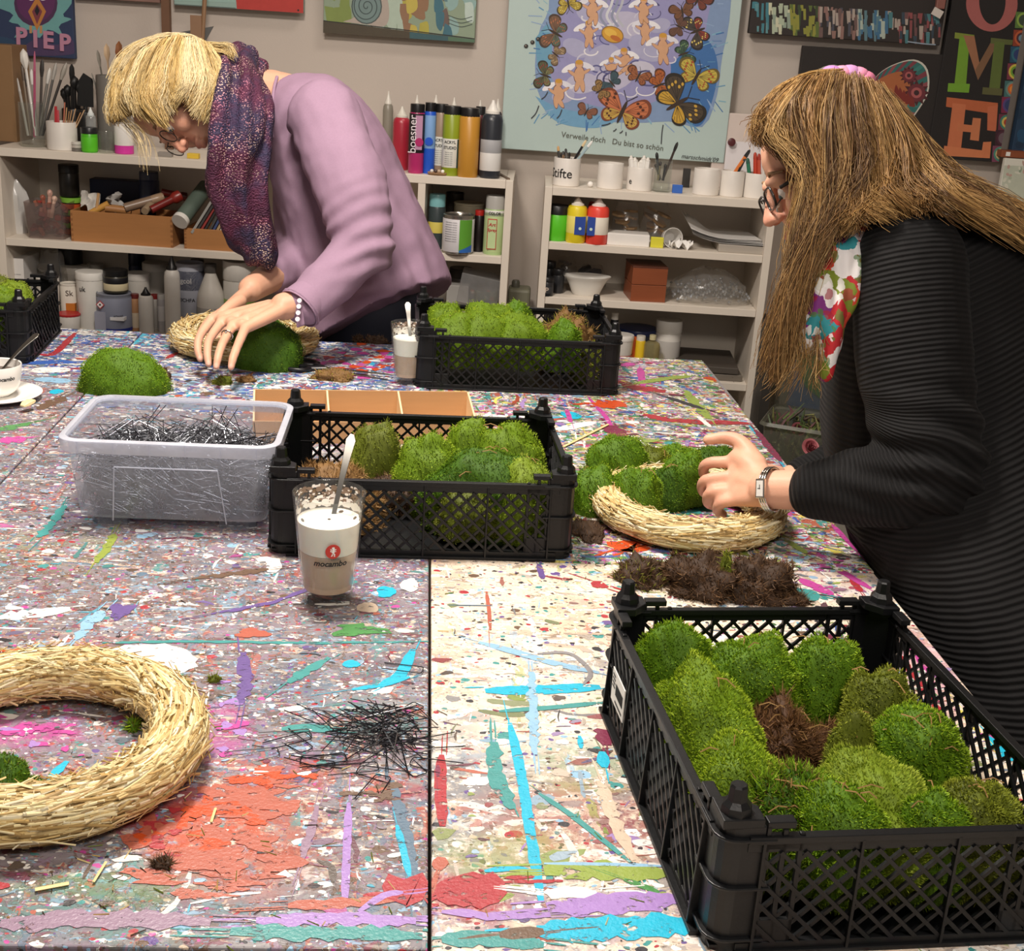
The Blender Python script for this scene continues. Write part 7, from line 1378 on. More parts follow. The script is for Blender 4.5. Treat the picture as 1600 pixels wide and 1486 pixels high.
# easel leg, stick and steel plate above her head
t = thing('easel_post', 'brown wooden easel post at the top left, standing on the bookcase', 'easel', Wt(263, 150, -.24), WROT); zz = PW(263, 150, -.24)[1]
obj('post', G().box(-.011, .011, -.01, .01, SZ['L1']-zz, .62), mat('brown wood', '#6a4a34', .6, var=.15), t); obj('bracket', G().box(-.014, .014, -.014, -.009, .02, .035), M_steel, t)
t = thing('steel_square', 'grey drilled steel plate with a wooden stick, above the blond hair', 'plate', Wt(300, 60, -.2), WROT); q = [PW(x, y, -.2) for x, y in ((272, 52), (334, 41), (316, 74), (276, 70))]; o_ = PW(300, 60, -.2)
obj('plate', G().prism([(a[0]-o_[0], a[1]-o_[1]) for a in q[::-1]], -.002, .002, Matrix.Rotation(math.pi/2, 4, 'X')), mat('dull steel', '#6a6a68', .45, .6), t); a, b = PW(310, 60, -.2), PW(322, -20, -.2); obj('stick', G().tube([(a[0]-o_[0], -.008, a[1]-o_[1]-.16), (b[0]-o_[0], -.008, b[1]-o_[1])], .006, 8), plast('#8a6a4c', .6), t)
obj('wood_block', G().box(.0, .03, -.016, -.004, -.01, .06), plast('#8a6a50', .6), t)
# ------------------------------------------------------------------ bins and crates to the right of the right bookcase
M_bin = clear('frosted bin plastic', '#c4c4b8', .35, .25, 1.4, '#a8a898')
u0 = PW(1195, 560, -.0)[0]
t = thing('clear_bin', 'tall clear plastic bin holding blue and green board, right of the bookcase', 'bin', W(u0+.16, .06, .33), WROT)
zt = PW(1240, 528, .0)[1]-.33
obj('tub', shell(G(), [(zt, rrect(.30, .22, .02)), (zt-.01, rrect(.29, .21, .02)), (.002, rrect(.25, .18, .02))]), M_bin, t, smooth=40)
obj('blue_board', G().box(-.11, .06, -.075, -.07, .01, zt-.02), plast('#1f5ab0', .5), t); obj('green_board', G().prism([(-.11, zt-.015), (-.07, zt-.1), (.02, zt-.16), (.10, zt-.17), (.10, zt-.01)], -.082, -.077, Matrix.Rotation(math.pi/2, 4, 'X') @ Matrix.Translation((0, 0, .158))), plast('#3a8a3a', .5), t)
t = thing('side_stool', 'low grey stool under the clear bins right of the bookcase', 'stool', W(u0+.18, .2, 0), WROT); obj('seat', G().box(-.22, .26, -.30, .16, .3, .33), mat('grey board', '#5a564e', .6), t)
for sx in (-.2, .22):
    for sy in (-.28, .12): obj('leg', G().box(sx, sx+.03, sy, sy+.03, 0, .3), M_steel, t)
p = Wt(1250, 690, .30); t = thing('flower_bin', 'clear plastic bin of dried flowers by the table edge', 'bin', (p[0]+.03, p[1], .33), WROT-.35); zt = Wt(1215, 652, .30)[2]-.33; 
obj('tub', shell(G(), [(zt, rrect(.24, .20, .02)), (zt-.008, rrect(.252, .212, .024)), (zt-.012, rrect(.232, .192, .02)), (.002, rrect(.20, .16, .02))]), M_bin, t, smooth=40)
g = G(); r = random.Random(14)
for k in range(260):
    a = Vector((r.uniform(-.1, .1), r.uniform(-.08, .08), r.uniform(.02, zt*.9))); d = Vector((r.gauss(0, .02), r.gauss(0, .02), r.uniform(.01, .05))); g.tube([a, a+d*.5+Vector((r.gauss(0, .006),)*3), a+d], [.003, .004, .001], 4, col=lin(r.choice(('#5a6a34', '#3a4a24', '#7a7a4a', '#4a3a2c', '#6a4a4a'))))
obj('dried_stems', g, M_straw, t, kind='stuff')
def rose(label, pos, s, c1, c2):
    o = thing('rose', label, 'flower', pos); r = random.Random(int(s*1e5)); k = 0
    for ring, (n, R, tilt) in enumerate(((3, .25, 1.35), (4, .5, 1.1), (5, .8, .75), (6, 1., .4))):
        for i in range(n):
            a = 2*math.pi*i/n+ring*.6; g = G(); m = 5
            for j in range(m):
                for q in range(m): x = (q/(m-1)-.5)*s*1.1*(.6+.4*R); y = j/(m-1); cur = (q/(m-1)-.5)**2*s*.8; g.v.append((x, s*R*(.35+.65*y*math.cos(tilt))-cur, s*.75*y*math.sin(tilt)+s*.15-cur*.2))
            g.f = [(j*m+q, j*m+q+1, (j+1)*m+q+1, (j+1)*m+q) for j in range(m-1) for q in range(m-1)]
            obj('petal', xf(g, Matrix.Rotation(a, 4, 'Z')), mat('petal '+(c1 if ring % 2 else c2), c1 if ring % 2 else c2, .6), o, smooth=60)
    return o
pr = Wt(1264, 700, .40); o = rose('pink paper rose at the edge of the flower bin, beside the black sleeve', pr, .024, '#c4747a', '#a85a62'); o.rotation_euler = (1.0, .0, .1)
rose('dim pink rose deep in the flower bin', Wt(1246, 672, .28), .02, '#8a4a50', '#7a4044').rotation_euler = (.9, 0, 0)
o = obj('dark_board', G().box(-.012, .012, -.1, .1, 0, .42), mat('dark board', '#2f2b26', .6), None); u = PW(1183, 580, .02)[0]; o.location = W(u+.012, .02, 0); o.scale = (1, 1, PW(1183, 500, .02)[1]/.42); o.rotation_euler = (0, 0, WROT); tag(o, 'dark narrow board standing between the bookcase and the clear bin', 'board')
p = P(1335, 860, .62); t = thing('grey_crate', 'grey ribbed box edge beside the table under the black sleeve', 'box', (.74, p[1]+.05, 0), 0)
obj('body', G().box(-.09, .14, -.12, .16, .0, .60), mat('grey card', '#8a8578', .6), t, bevel=.003); obj('lid', G().box(-.1, .15, -.13, .17, .60, .615), mat('dark grey lid', '#5a564e', .5), t, bevel=.003)

# ------------------------------------------------------------------ people
EX, EY, EZ = Vector(MW @ np.array([1., 0, 0])), Vector(MW @ np.array([0, 1., 0])), Vector(MW @ np.array([0, 0, 1.]))
DV = lambda x, y, zc: Vector(D(x, y, zc))
def ball(g, c, r, rot=None, seg=16):
    rx, ry, rz = r if hasattr(r, '__len__') else (r, r, r); n = 9
    M = Matrix.Translation(Vector(c)) @ (rot.to_4x4() if rot else Matrix.Identity(4)) @ Matrix.Diagonal((rx, ry, rz, 1))
    g.lathe([(max(.002, math.sin(math.pi*k/n)), -math.cos(math.pi*k/n)) for k in range(n+1)], seg, M); return g
def limb(g, pts, rad, seg=14, n=None):
    P_ = np.array([[*p, r] for p, r in zip(pts, rad)], float); q = spline(P_, n or max(3, 5*(len(pts)-1)+1)); g.tube([Vector(p[:3]) for p in q], [p[3] for p in q], seg)
    for p in (q[0], q[-1]): ball(g, p[:3], p[3], None, 12)
    for k in range(1, len(pts)-1): ball(g, pts[k], rad[k]*.985, None, 12)
    return g
def loft(g, st, n=26, seg=22, power=2.3):
    """st: (centre, half-width vector, half-depth vector) rows joined into one closed tube"""
    A = spline(np.array([[*c, *a, *b] for c, a, b in st], float), n); vs = []
    for r in A:
        c, a, b = Vector(r[:3]), Vector(r[3:6]), Vector(r[6:9])
        for k in range(seg):
            q = 2*math.pi*k/seg; co, si = math.cos(q), math.sin(q); x = math.copysign(abs(co)**(2/power), co); y = math.copysign(abs(si)**(2/power), si); vs.append(c+a*x+b*y)
    fs = [(i*seg+k, i*seg+(k+1) % seg, (i+1)*seg+(k+1) % seg, (i+1)*seg+k) for i in range(n-1) for k in range(seg)]+[tuple(range(seg))[::-1], tuple((n-1)*seg+k for k in range(seg))]
    return g.add(vs, fs)
def fuse(g, voxel, smooth=5, fac=.5):
    """grow the overlapping volumes into one continuous surface; returns vertex and quad arrays"""
    me = bpy.data.meshes.new('fuse'); me.from_pydata(g.v, [], g.f); o = bpy.data.objects.new('fuse', me); COL.objects.link(o)
    m = o.modifiers.new('r', 'REMESH'); m.mode = 'VOXEL'; m.voxel_size = voxel
    s = o.modifiers.new('s', 'SMOOTH'); s.factor = fac; s.iterations = smooth
    dg = bpy.context.evaluated_depsgraph_get(); ev = o.evaluated_get(dg); k = ev.to_mesh(); n = len(k.vertices)
    V = np.empty(n*3, np.float32); k.vertices.foreach_get('co', V); Fq = np.array([p.vertices[:] for p in k.polygons if p.loop_total == 4], np.int32)
    NV = np.empty(n*3, np.float32); k.vertices.foreach_get('normal', NV); ev.to_mesh_clear(); bpy.data.objects.remove(o); bpy.data.meshes.remove(me)
    return V.reshape(-1, 3).astype(float), Fq, NV.reshape(-1, 3).astype(float)
def seg_dist(V, a, b):
    a, b = np.array(a), np.array(b); d = b-a; t = np.clip(((V-a) @ d)/(d @ d+1e-12), 0, 1); return np.linalg.norm(V-(a+t[:, None]*d), axis=1), t
def hand(g, wrist, fingers, thumb, palm_r=.013):
    """palm of fanned metacarpals, four fingers of three bones, a thumb leaving the side of the palm"""
    w = Vector(wrist); mc = [Vector(f[0]) for f in fingers]
    for i, m in enumerate(mc): limb(g, [w+(m-w)*.12+(m-mc[(len(mc)-1)//2])*.25, w+(m-w)*.6+(m-mc[1])*.1, m], [.0145, palm_r, .0108], 10)
    for a, b in zip(mc, mc[1:]):
        for t in (.35, .65, .92): ball(g, (w*(1-t)+a*t+w*(1-t)+b*t)/2, palm_r*.92, None, 10)
    for f in fingers: limb(g, f, [.0098, .0086, .0081, .0068][:len(f)], 10)
    limb(g, thumb, [.0142, .0116, .0099, .0080][:len(thumb)], 10); return g
def head_geo(c, f, u, neck_to, neck_r=.05):
    f, u = f.normalized(), u.normalized(); l = u.cross(f).normalized(); f = l.cross(u).normalized(); R = Matrix((f, l, u)).transposed(); T = lambda x, y, z: Vector(c)+f*x+l*y+u*z; g = G()
    def e(x, y, z, *r): ball(g, T(x, y, z), r, R)
    e(-.012, 0, .03, .097, .076, .082); e(.030, 0, -.035, .058, .058, .075); e(.060, 0, -.094, .022, .024, .018); e(.045, 0, .04, .045, .058, .050)
    for s in (-1, 1):
        limb(g, [T(-.005, .052*s, -.045), T(.055, .018*s, -.095)], [.018, .015]); e(.060, .037*s, -.026, .028, .025, .028); e(-.006, .076*s, -.012, .019, .007, .030); e(-.010, .079*s, .004, .016, .006, .014)
        limb(g, [T(.080, .040*s, .014), T(.089, .016*s, .017)], [.010, .010]); e(.099, .0105*s, -.031, .010, .0075, .0078); e(.076, .033*s, -.002, .0135, .0145, .011)
    limb(g, [T(.086, 0, .012), T(.100, 0, -.012), T(.109, 0, -.029)], [.0082, .0084, .0096]); e(.089, 0, -.0575, .011, .023, .0065); e(.087, 0, -.0685, .0105, .019, .0070)
    limb(g, [T(-.028, 0, -.045), (T(-.03, 0, -.07)+Vector(neck_to))*.5, Vector(neck_to)], [neck_r*1.02, neck_r*.98, neck_r*1.05])
    return g, T, R
M_skin = mat('skin', '#fff', .5, attr=True, var=.05, scale=60, bump=.12, bscale=420, sss=.12, spec=.35)
def person_body(t, g, base, T, pinks, voxel=.0032, nails=()):
    V, Fq, N = fuse(g, voxel, 5); b = np.array(lin(base)); C = np.tile(b, (len(V), 1)); n1 = vnoise(V, 28)[:, None]; C = C*(1+.07*n1)
    for c, r, col, s in pinks:
        d = np.linalg.norm(V-np.array(c), axis=1); k = (s*np.clip(1.25-d/r, 0, 1))[:, None]; C = C*(1-k)+np.array(lin(col))*k
    for c, r in nails:
        d = np.linalg.norm(V-np.array(c), axis=1); k = (np.clip(1.6-d/r, 0, 1)*.7)[:, None]; C = C*(1-k)+np.array(lin('#e8bfae'))*k
    return obj('body', (V, Fq, C), M_skin, t, smooth=180)
def ribbon_hair(t, name, guides, n, m, seed, cols, r0=.0007, jit=.006, tails=.9, back=.007, sheet=True, wave=0.):
    """locks combed between guide curves, over a sheet of the same hair; guides: rows of (px, py, depth)"""
    rr = np.random.default_rng(seed); GD = [np.array([D(*p) for p in spline(np.array(g, float), 14)]) for g in guides]
    g = G(); k = 14
    for q in GD: g.v += [tuple(p+np.array(EZ)*back) for p in q]
    g.f = [(i*k+j, i*k+j+1, (i+1)*k+j+1, (i+1)*k+j) for i in range(len(GD)-1) for j in range(k-1)]; g.c = [lin(cols[0])]*len(g.f)
    if sheet: obj('hair_sheet', g, m, t, smooth=180)
    CO = np.random.default_rng(seed+99).normal(0, 1, (80, 3))*jit*.9; CL = np.random.default_rng(seed+7).random(80)
    S = 12; ang = np.array([0, 2.1, 4.2]); VS = []; CS = []; cl = [np.array(lin(c)) for c in cols]
    for _ in range(n):
        w = rr.uniform(0, len(GD)-1.001); cid = int(w*4.5)
        if rr.random() < .7: w = min(max((cid+.5)/4.5+rr.normal(0, .045), 0), len(GD)-1.001)
        i = int(w); f = w-i; q = GD[i]*(1-f)+GD[i+1]*f
        e = rr.uniform(tails, 1.04) if rr.random() < .8 else rr.uniform(.5, 1); s0 = abs(rr.normal(0, .08)); tt = np.linspace(s0, min(1, e), S)*(k-1); ii = np.minimum(tt.astype(int), k-2); ff = (tt-ii)[:, None]; q = q[ii]*(1-ff)+q[ii+1]*ff
        j0, j1 = rr.normal(0, jit*.6, 3), rr.normal(0, jit*1.6, 3); ts = np.linspace(0, 1, S)[:, None]; wob = np.sin(ts*rr.uniform(3, 9)+rr.uniform(0, 6))*rr.normal(0, jit*.45, 3)+np.array(EX)*(wave*ts*np.sin(ts*11+w*5.3))+np.array(EZ)*(wave*.8*ts*np.cos(ts*9+w*7.1)); q = q+j0*(1-ts)+j1*ts+wob+CO[cid]*np.sin(ts*2.6+.3)-np.array(EZ)*abs(rr.normal(0, .004))
        d = np.gradient(q, axis=0); d /= np.linalg.norm(d, axis=1)[:, None]; a = np.cross(d, np.array(EZ)); a /= np.linalg.norm(a, axis=1)[:, None]+1e-9; b = np.cross(d, a)
        R = r0*rr.uniform(.6, 1.6)*np.linspace(1, .25, S)**.5
        VS.append((q[:, None, :]+(a[:, None, :]*np.cos(ang)[None, :, None]+b[:, None, :]*np.sin(ang)[None, :, None])*R[:, None, None]).reshape(-1, 3)); c = cl[rr.integers(0, len(cl))]*.4+cl[int(CL[cid]*(len(cl)-.01))]*.6; c = c*rr.uniform(.8, 1.15); CS.append(np.tile(c, (S*3, 1)))
    f1 = np.array([(i*3+a, i*3+(a+1) % 3, (i+1)*3+(a+1) % 3, (i+1)*3+a) for i in range(S-1) for a in range(3)]); FF = (f1[None]+(np.arange(n)*S*3)[:, None, None]).reshape(-1, 4)
    return obj(name, (np.vstack(VS), FF, np.vstack(CS)), m, t, smooth=180, kind='stuff')
def hair_mat(name):
    m = bpy.data.materials.new(name); t = NT(m); a = t.n('ShaderNodeAttribute', attribute_name='Col').outputs['Color']; t.l(a, t.bsdf.inputs['Base Color'])
    t.bsdf.inputs['Roughness'].default_value = .48; t.bsdf.inputs['Specular IOR Level'].default_value = .35; t.bsdf.inputs['Anisotropic'].default_value = .5
    nz = t.noise(t.n('ShaderNodeTexCoord').outputs['Object'], 90, 3); t.l(t.mix(1., a, t.ramp(nz.outputs[0], [(.3, (.8, .8, .8)), (.7, (1.1, 1.1, 1.1))]), 'MULTIPLY'), t.bsdf.inputs['Base Color']); return m
def tubes_on(t, name, paths, m, seg=10, flat=1., up=(0, 0, 1)):
    g = G()
    for pts, rad in paths:
        q = spline(np.array([[*p, r] for p, r in zip(pts, rad)], float), 6*len(pts)); g.tube([Vector(p[:3]) for p in q], [p[3] for p in q], seg, flat=flat, up=up)
    return obj(name, g, m, t, smooth=70)

# ---- the woman in the lilac sweater
pw = thing('person', 'woman with short blond hair, lilac sweater and purple scarf bending over the table', 'person', (0, 0, 0))
HC = DV(283, 152, 2.62); f1 = EX*-.20+EY*.98-EZ*.20; u1 = EX*-.98+EY*-.20-EZ*.02
gh, T1, R1_ = head_geo(HC, f1, u1, DV(425, 150, 2.74), .052)
body = G(); body.v += gh.v; body.f += gh.f
limb(body, [DV(440, 165, 2.76), DV(520, 260, 2.83), DV(575, 420, 2.93), DV(600, 560, 3.0)], [.070, .085, .085, .09])
LW = DV(443, 479, 2.45); LE = DV(568, 386, 2.55); LS = DV(508, 185, 2.62)
limb(body, [LS, LE, DV(524, 428, 2.515), DV(478, 468, 2.47), LW], [.045, .034, .032, .029, .0265])
F1 = [[DV(383, 513, 2.375), DV(371, 541, 2.335), DV(364, 560, 2.318), DV(361, 574, 2.312)], [DV(363, 509, 2.395), DV(348, 536, 2.352), DV(341, 557, 2.332), DV(338, 573, 2.325)],
      [DV(346, 503, 2.42), DV(327, 531, 2.38), DV(324, 553, 2.36), DV(326, 569, 2.352)], [DV(331, 499, 2.445), DV(312, 526, 2.41), DV(309, 546, 2.395), DV(313, 561, 2.388)]]
hand(body, LW, F1, [DV(405, 485, 2.49), DV(372, 500, 2.52), DV(350, 516, 2.52), DV(340, 530, 2.50)])
RW = DV(392, 452, 2.62); RE = DV(470, 400, 2.86); RS = DV(470, 190, 2.95)
limb(body, [RS, RE, DV(430, 428, 2.74), RW], [.05, .042, .034, .0265])
F2 = [[DV(352+6*i, 484-3*i, 2.545+.022*i), DV(330+4*i, 498-2*i, 2.54+.022*i), DV(318+4*i, 512-2*i, 2.53+.022*i), DV(312+4*i, 522-2*i, 2.52+.022*i)] for i in range(4)]
hand(body, RW, F2, [DV(375, 470, 2.56), DV(352, 485, 2.51), DV(338, 500, 2.49), DV(330, 512, 2.48)])
hipz = .80
for s, yy in ((-1, 2.90), (1, 3.08)): limb(body, [(-.10, yy, .80), (-.08, yy+.01, .45), (-.07, yy+.02, .06)], [.085, .055, .042])
person_body(pw, body, '#d6a488', T1, [(T1(.10, 0, -.06), .024, '#b8605a', .55), (T1(.105, 0, -.025), .03, '#cf8672', .5), (T1(.06, .04, -.03), .045, '#d28b76', .4)]+[(f[1], .012, '#cf8f7c', .4) for f in F1]+[(f[3], .013, '#d59684', .35) for f in F1], nails=[(np.array(f[3])+np.array([0, -.006, .004]), .0042) for f in F1])
M_lilac = mat('lilac fine knit', '#997d92', .85, var=.07, scale=220, bump=.22, bscale=700, spec=.2)
pxm = lambda zc: zc/F
def slc(cx, cy, zc, hw, dep, perp=(.9, -.437)): v = EX*perp[0]+EY*perp[1]; return (DV(cx, cy, zc), v*hw*pxm(zc), EZ*dep)
g = loft(G(), [slc(594, 496, 2.93, 127, .19), slc(588, 470, 2.925, 123, .185), slc(572, 424, 2.91, 120, .185), slc(546, 336, 2.88, 108, .18), slc(514, 246, 2.84, 97, .185), slc(484, 176, 2.80, 76, .16), slc(452, 142, 2.78, 48, .085)], 34, 26)
limb(g, [LS, DV(545, 285, 2.56), LE], [.078, .074, .062], 18); limb(g, [LE, DV(530, 425, 2.515), DV(478, 474, 2.47)], [.060, .050, .044], 16); limb(g, [RS, DV(470, 300, 2.95), RE], [.075, .066, .056]); limb(g, [RE, DV(440, 422, 2.77), DV(428, 428, 2.73)], [.056, .045, .040])
V, Fq, N = fuse(g, .0062, 5)
fold = np.zeros(len(V)); dE, _ = seg_dist(V, LE, LE); fold += .0065*np.exp(-(dE/.085)**2)*np.sin((V @ np.array(EX*.45+EY*.9))*190+3*vnoise(V, 9))
for a, b, amp, dirv, fr, w in ((DV(610, 300, 2.72), DV(665, 430, 2.75), .0055, EX*.85-EY*.5, 120, .09), (DV(440, 200, 2.65), DV(470, 300, 2.62), .005, EX*.8+EY*.6, 110, .06), (DV(500, 440, 2.7), DV(640, 480, 2.75), .0045, EX*.4+EY*.9, 95, .09), (DV(560, 200, 2.6), DV(600, 330, 2.6), .004, EX*.9-EY*.35, 130, .05)):
    d, tt = seg_dist(V, a, b); fold += amp*np.exp(-(d/w)**2)*np.sin((V @ np.array(dirv))*fr+4*vnoise(V, 7))
fold += .0045*vnoise(V, 15)+.002*vnoise(V, 34)
V = V+N*fold[:, None]; low = V[:, 2] < TZ+.05; V[low, 1] = np.maximum(V[low, 1], 2.722+.3*np.clip(V[low, 2]-TZ, -1, 0)*0)
obj('sweater', (V, Fq), M_lilac, pw, smooth=180)
cm = (Vector(DV(478, 474, 2.47))-LE).normalized(); cu = G(); c0 = DV(470, 480, 2.462); a = cm.orthogonal().normalized(); b = cm.cross(a)
ringp = lambda c, r, ax, n=20: [Vector(c)+(ax.orthogonal().normalized()*math.cos(q)+ax.cross(ax.orthogonal().normalized())*math.sin(q))*r for q in np.linspace(0, 2*math.pi, n)]
cu.tube(ringp(c0, .043, cm), .0035, 8); cu.lathe([(.0405, -.03), (.0445, 0), (.0450, .006), (.0425, .006), (.039, -.03)], 24, Matrix.Translation(c0) @ cm.to_track_quat('Z', 'Y').to_matrix().to_4x4(), caps=False); obj('cuff', cu, M_lilac, pw, smooth=60)
flap = G(); q = [DV(462, 468, 2.41), DV(470, 466, 2.405), DV(476, 508, 2.42), DV(463, 512, 2.425)]; flap.add(q+[p+EZ*.006 for p in q], [(0, 1, 2, 3), (7, 6, 5, 4)]+[(k, 4+k, 4+(k+1) % 4, (k+1) % 4) for k in range(4)]); obj('cuff_placket', flap, M_lilac, pw, bevel=.002)
for k, (x, y) in enumerate(((468, 470), (467, 479), (466, 489), (465, 499))): obj('button', G().lathe([(.0042, 0), (.0048, .0012), (.004, .0026), (.0025, .0022), (.0004, .002)], 12, Matrix.Translation(DV(x, y, 2.402)) @ (-EZ).to_track_quat('Z', 'Y').to_matrix().to_4x4()), plast('#e9dfe6', .25), pw, smooth=50)
tubes_on(pw, 'neckline', [([DV(433, 120, 2.69), DV(428, 140, 2.67), DV(424, 180, 2.65), DV(426, 215, 2.65)], [.0035]*4)], M_lilac)
M_navy = mat('dark navy trousers', '#181c2c', .7, var=.1)
g = loft(G(), [slc(592, 485, 2.95, 84, .14), slc(588, 525, 2.98, 98, .155, (1, -.1)), ((-.08, 2.98, .60), Vector((.13, 0, 0)), Vector((0, .17, 0)))], 14, 20)
for yy in (2.91, 3.08): limb(g, [(-.09, yy, .66), (-.08, yy+.005, .42), (-.07, yy+.01, .08)], [.098, .075, .060], 16)
V, Fq, N = fuse(g, .008, 4); low = V[:, 2] < TZ+.03; V[low, 1] = np.maximum(V[low, 1], 2.725); obj('trousers', (V, Fq), M_navy, pw, smooth=180)
for yy in (2.92, 3.09): gs_ = G(); limb(gs_, [(-.05, yy, .042), (-.15, yy, .036), (-.21, yy, .03)], [.042, .040, .030]); V, Fq, N = fuse(gs_, .006, 3); V[:, 2] = np.maximum(V[:, 2], 0.001); obj('shoe', (V, Fq), mat('black shoe', '#1a1a1c', .5), pw, smooth=180)
M_blond = hair_mat('blond hair')
BL = ['#a5854c', '#b89658', '#c9a866', '#d4b478', '#dcc084', '#e4cc92', '#ead6a4', '#f0e0b8']
ribbon_hair(pw, 'hair', [[(236, 72, 2.66), (198, 92, 2.64), (177, 128, 2.63), (172, 162, 2.62), (178, 192, 2.61)], [(240, 68, 2.60), (204, 90, 2.585), (184, 130, 2.575), (181, 162, 2.57), (184, 186, 2.57)], [(250, 63, 2.57), (222, 88, 2.55), (203, 130, 2.54), (200, 155, 2.54), (212, 176, 2.54)], [(264, 60, 2.555), (244, 92, 2.53), (230, 133, 2.52), (234, 164, 2.52), (258, 198, 2.53)],
    [(280, 58, 2.55), (268, 92, 2.525), (262, 132, 2.51), (262, 152, 2.515), (266, 172, 2.525)], [(297, 60, 2.55), (294, 92, 2.525), (296, 124, 2.51), (292, 140, 2.512), (284, 150, 2.52)], [(312, 64, 2.555), (320, 92, 2.53), (326, 124, 2.515), (320, 152, 2.515), (308, 180, 2.52)], [(326, 70, 2.565), (338, 96, 2.54), (345, 126, 2.525), (338, 158, 2.525), (322, 188, 2.53)], [(334, 78, 2.59), (346, 98, 2.56), (351, 124, 2.54), (345, 152, 2.535), (330, 180, 2.535)]],
    6000, M_blond, 5, BL, .0006, .0034, tails=.88, wave=.004)
ribbon_hair(pw, 'hair_top', [[(330, 92, 2.72), (290, 62, 2.70), (240, 66, 2.68), (195, 90, 2.67), (176, 130, 2.66)], [(338, 84, 2.64), (300, 60, 2.62), (248, 63, 2.61), (205, 84, 2.60), (182, 120, 2.60)], [(334, 82, 2.58), (305, 62, 2.57), (262, 62, 2.56), (222, 80, 2.56), (196, 112, 2.56)]], 2200, M_blond, 6, BL, .0006, .003)
ribbon_hair(pw, 'fringe', [[(180, 180, 2.60), (196, 200, 2.60), (212, 225, 2.60), (226, 262, 2.60)], [(190, 190, 2.58), (212, 208, 2.58), (226, 236, 2.58), (234, 282, 2.585)], [(205, 186, 2.56), (226, 206, 2.555), (236, 230, 2.56), (240, 268, 2.57)]], 48, M_blond, 7, BL[1:], .0004, .005, tails=.5, sheet=False)
ribbon_hair(pw, 'flick_of_hair', [[(316, 68, 2.58), (340, 70, 2.57), (358, 74, 2.57), (366, 86, 2.57)], [(318, 76, 2.57), (342, 77, 2.56), (356, 80, 2.56), (362, 88, 2.56)]], 260, M_blond, 8, BL, .0005, .003)
gb = G(); ball(gb, T1(-.022, 0, .036), (.094, .079, .080), R1_); gb.c = [lin(BL[0])]*len(gb.f); V, Fq, N = None, None, None; obj('hair_base', gb, M_blond, pw, smooth=180)
M_frame = mat('dark spectacle frame', '#2a2422', .3)
def specs(t, T, rx, rz, rect=False, zc=0.):
    g = G()
    for s in (-1, 1):
        n = 24; pts = []
        for q in np.linspace(0, 2*math.pi, n):
            co, si = math.cos(q), math.sin(q); p = 2. if not rect else 4.; pts.append(T(.104-.10*(abs(.034*s+rx*co))**1.0*.3, .034*s+rx*math.copysign(abs(co)**(2/p), co), -.006+zc+rz*math.copysign(abs(si)**(2/p), si)))
        g.tube(pts, .0011 if not rect else .0017, 6)
        g.tube([T(.090, (.034+rx)*s, .0+zc), T(.05, .077*s, .004+zc), T(.0, .081*s, .006+zc), T(-.02, .081*s, -.006+zc)], .0013 if not rect else .0024, 6)
    g.tube([T(.107, -.010, -.002+zc), T(.110, 0, .001+zc), T(.107, .010, -.002+zc)], .0012, 6); o = obj('glasses', g, M_frame, t, smooth=60)
    for s in (-1, 1):
        pts = []
        for q in np.linspace(0, 2*math.pi, 20, endpoint=False): co, si = math.cos(q), math.sin(q); p = 2. if not rect else 4.; pts.append(T(.104-.03*abs(.034*s+rx*co), .034*s+rx*math.copysign(abs(co)**(2/p), co), -.006+zc+rz*math.copysign(abs(si)**(2/p), si)))
        obj('lens', G().poly(pts), clear('spectacle lens', '#f4f4f4', .02, .03, 1.5), o)
    return o
def eyes(t, T):
    for s in (-1, 1):
        g = G(); ball(g, T(.0785, .033*s, -.004), .0118); e = obj('eye', g, plast('#e4dcd6', .2), t, smooth=180); gi = G(); ball(gi, T(.0875, .033*s, -.0085), (.0042, .0042, .0042)); obj('iris', gi, plast('#4a5a5c', .2), e, smooth=180)
        g = G()
        for k in range(9): y = .033*s+(k-4)*.003; g.tube([T(.0905-.0006*abs(k-4), y, -.0115), T(.0985-.0006*abs(k-4), y*1.02, -.0165)], .0004, 3)
        obj('eyelashes', g, plast('#2a1c16'), t, kind='stuff'); obj('eyebrow', G().tube([T(.090, .016*s, .021), T(.091, .032*s, .027), T(.076, .052*s, .020)], [.0018, .0026, .0012], 6), plast('#8a6a48' , .8), t, smooth=60)
eyes(pw, T1); specs(pw, T1, .021, .017)
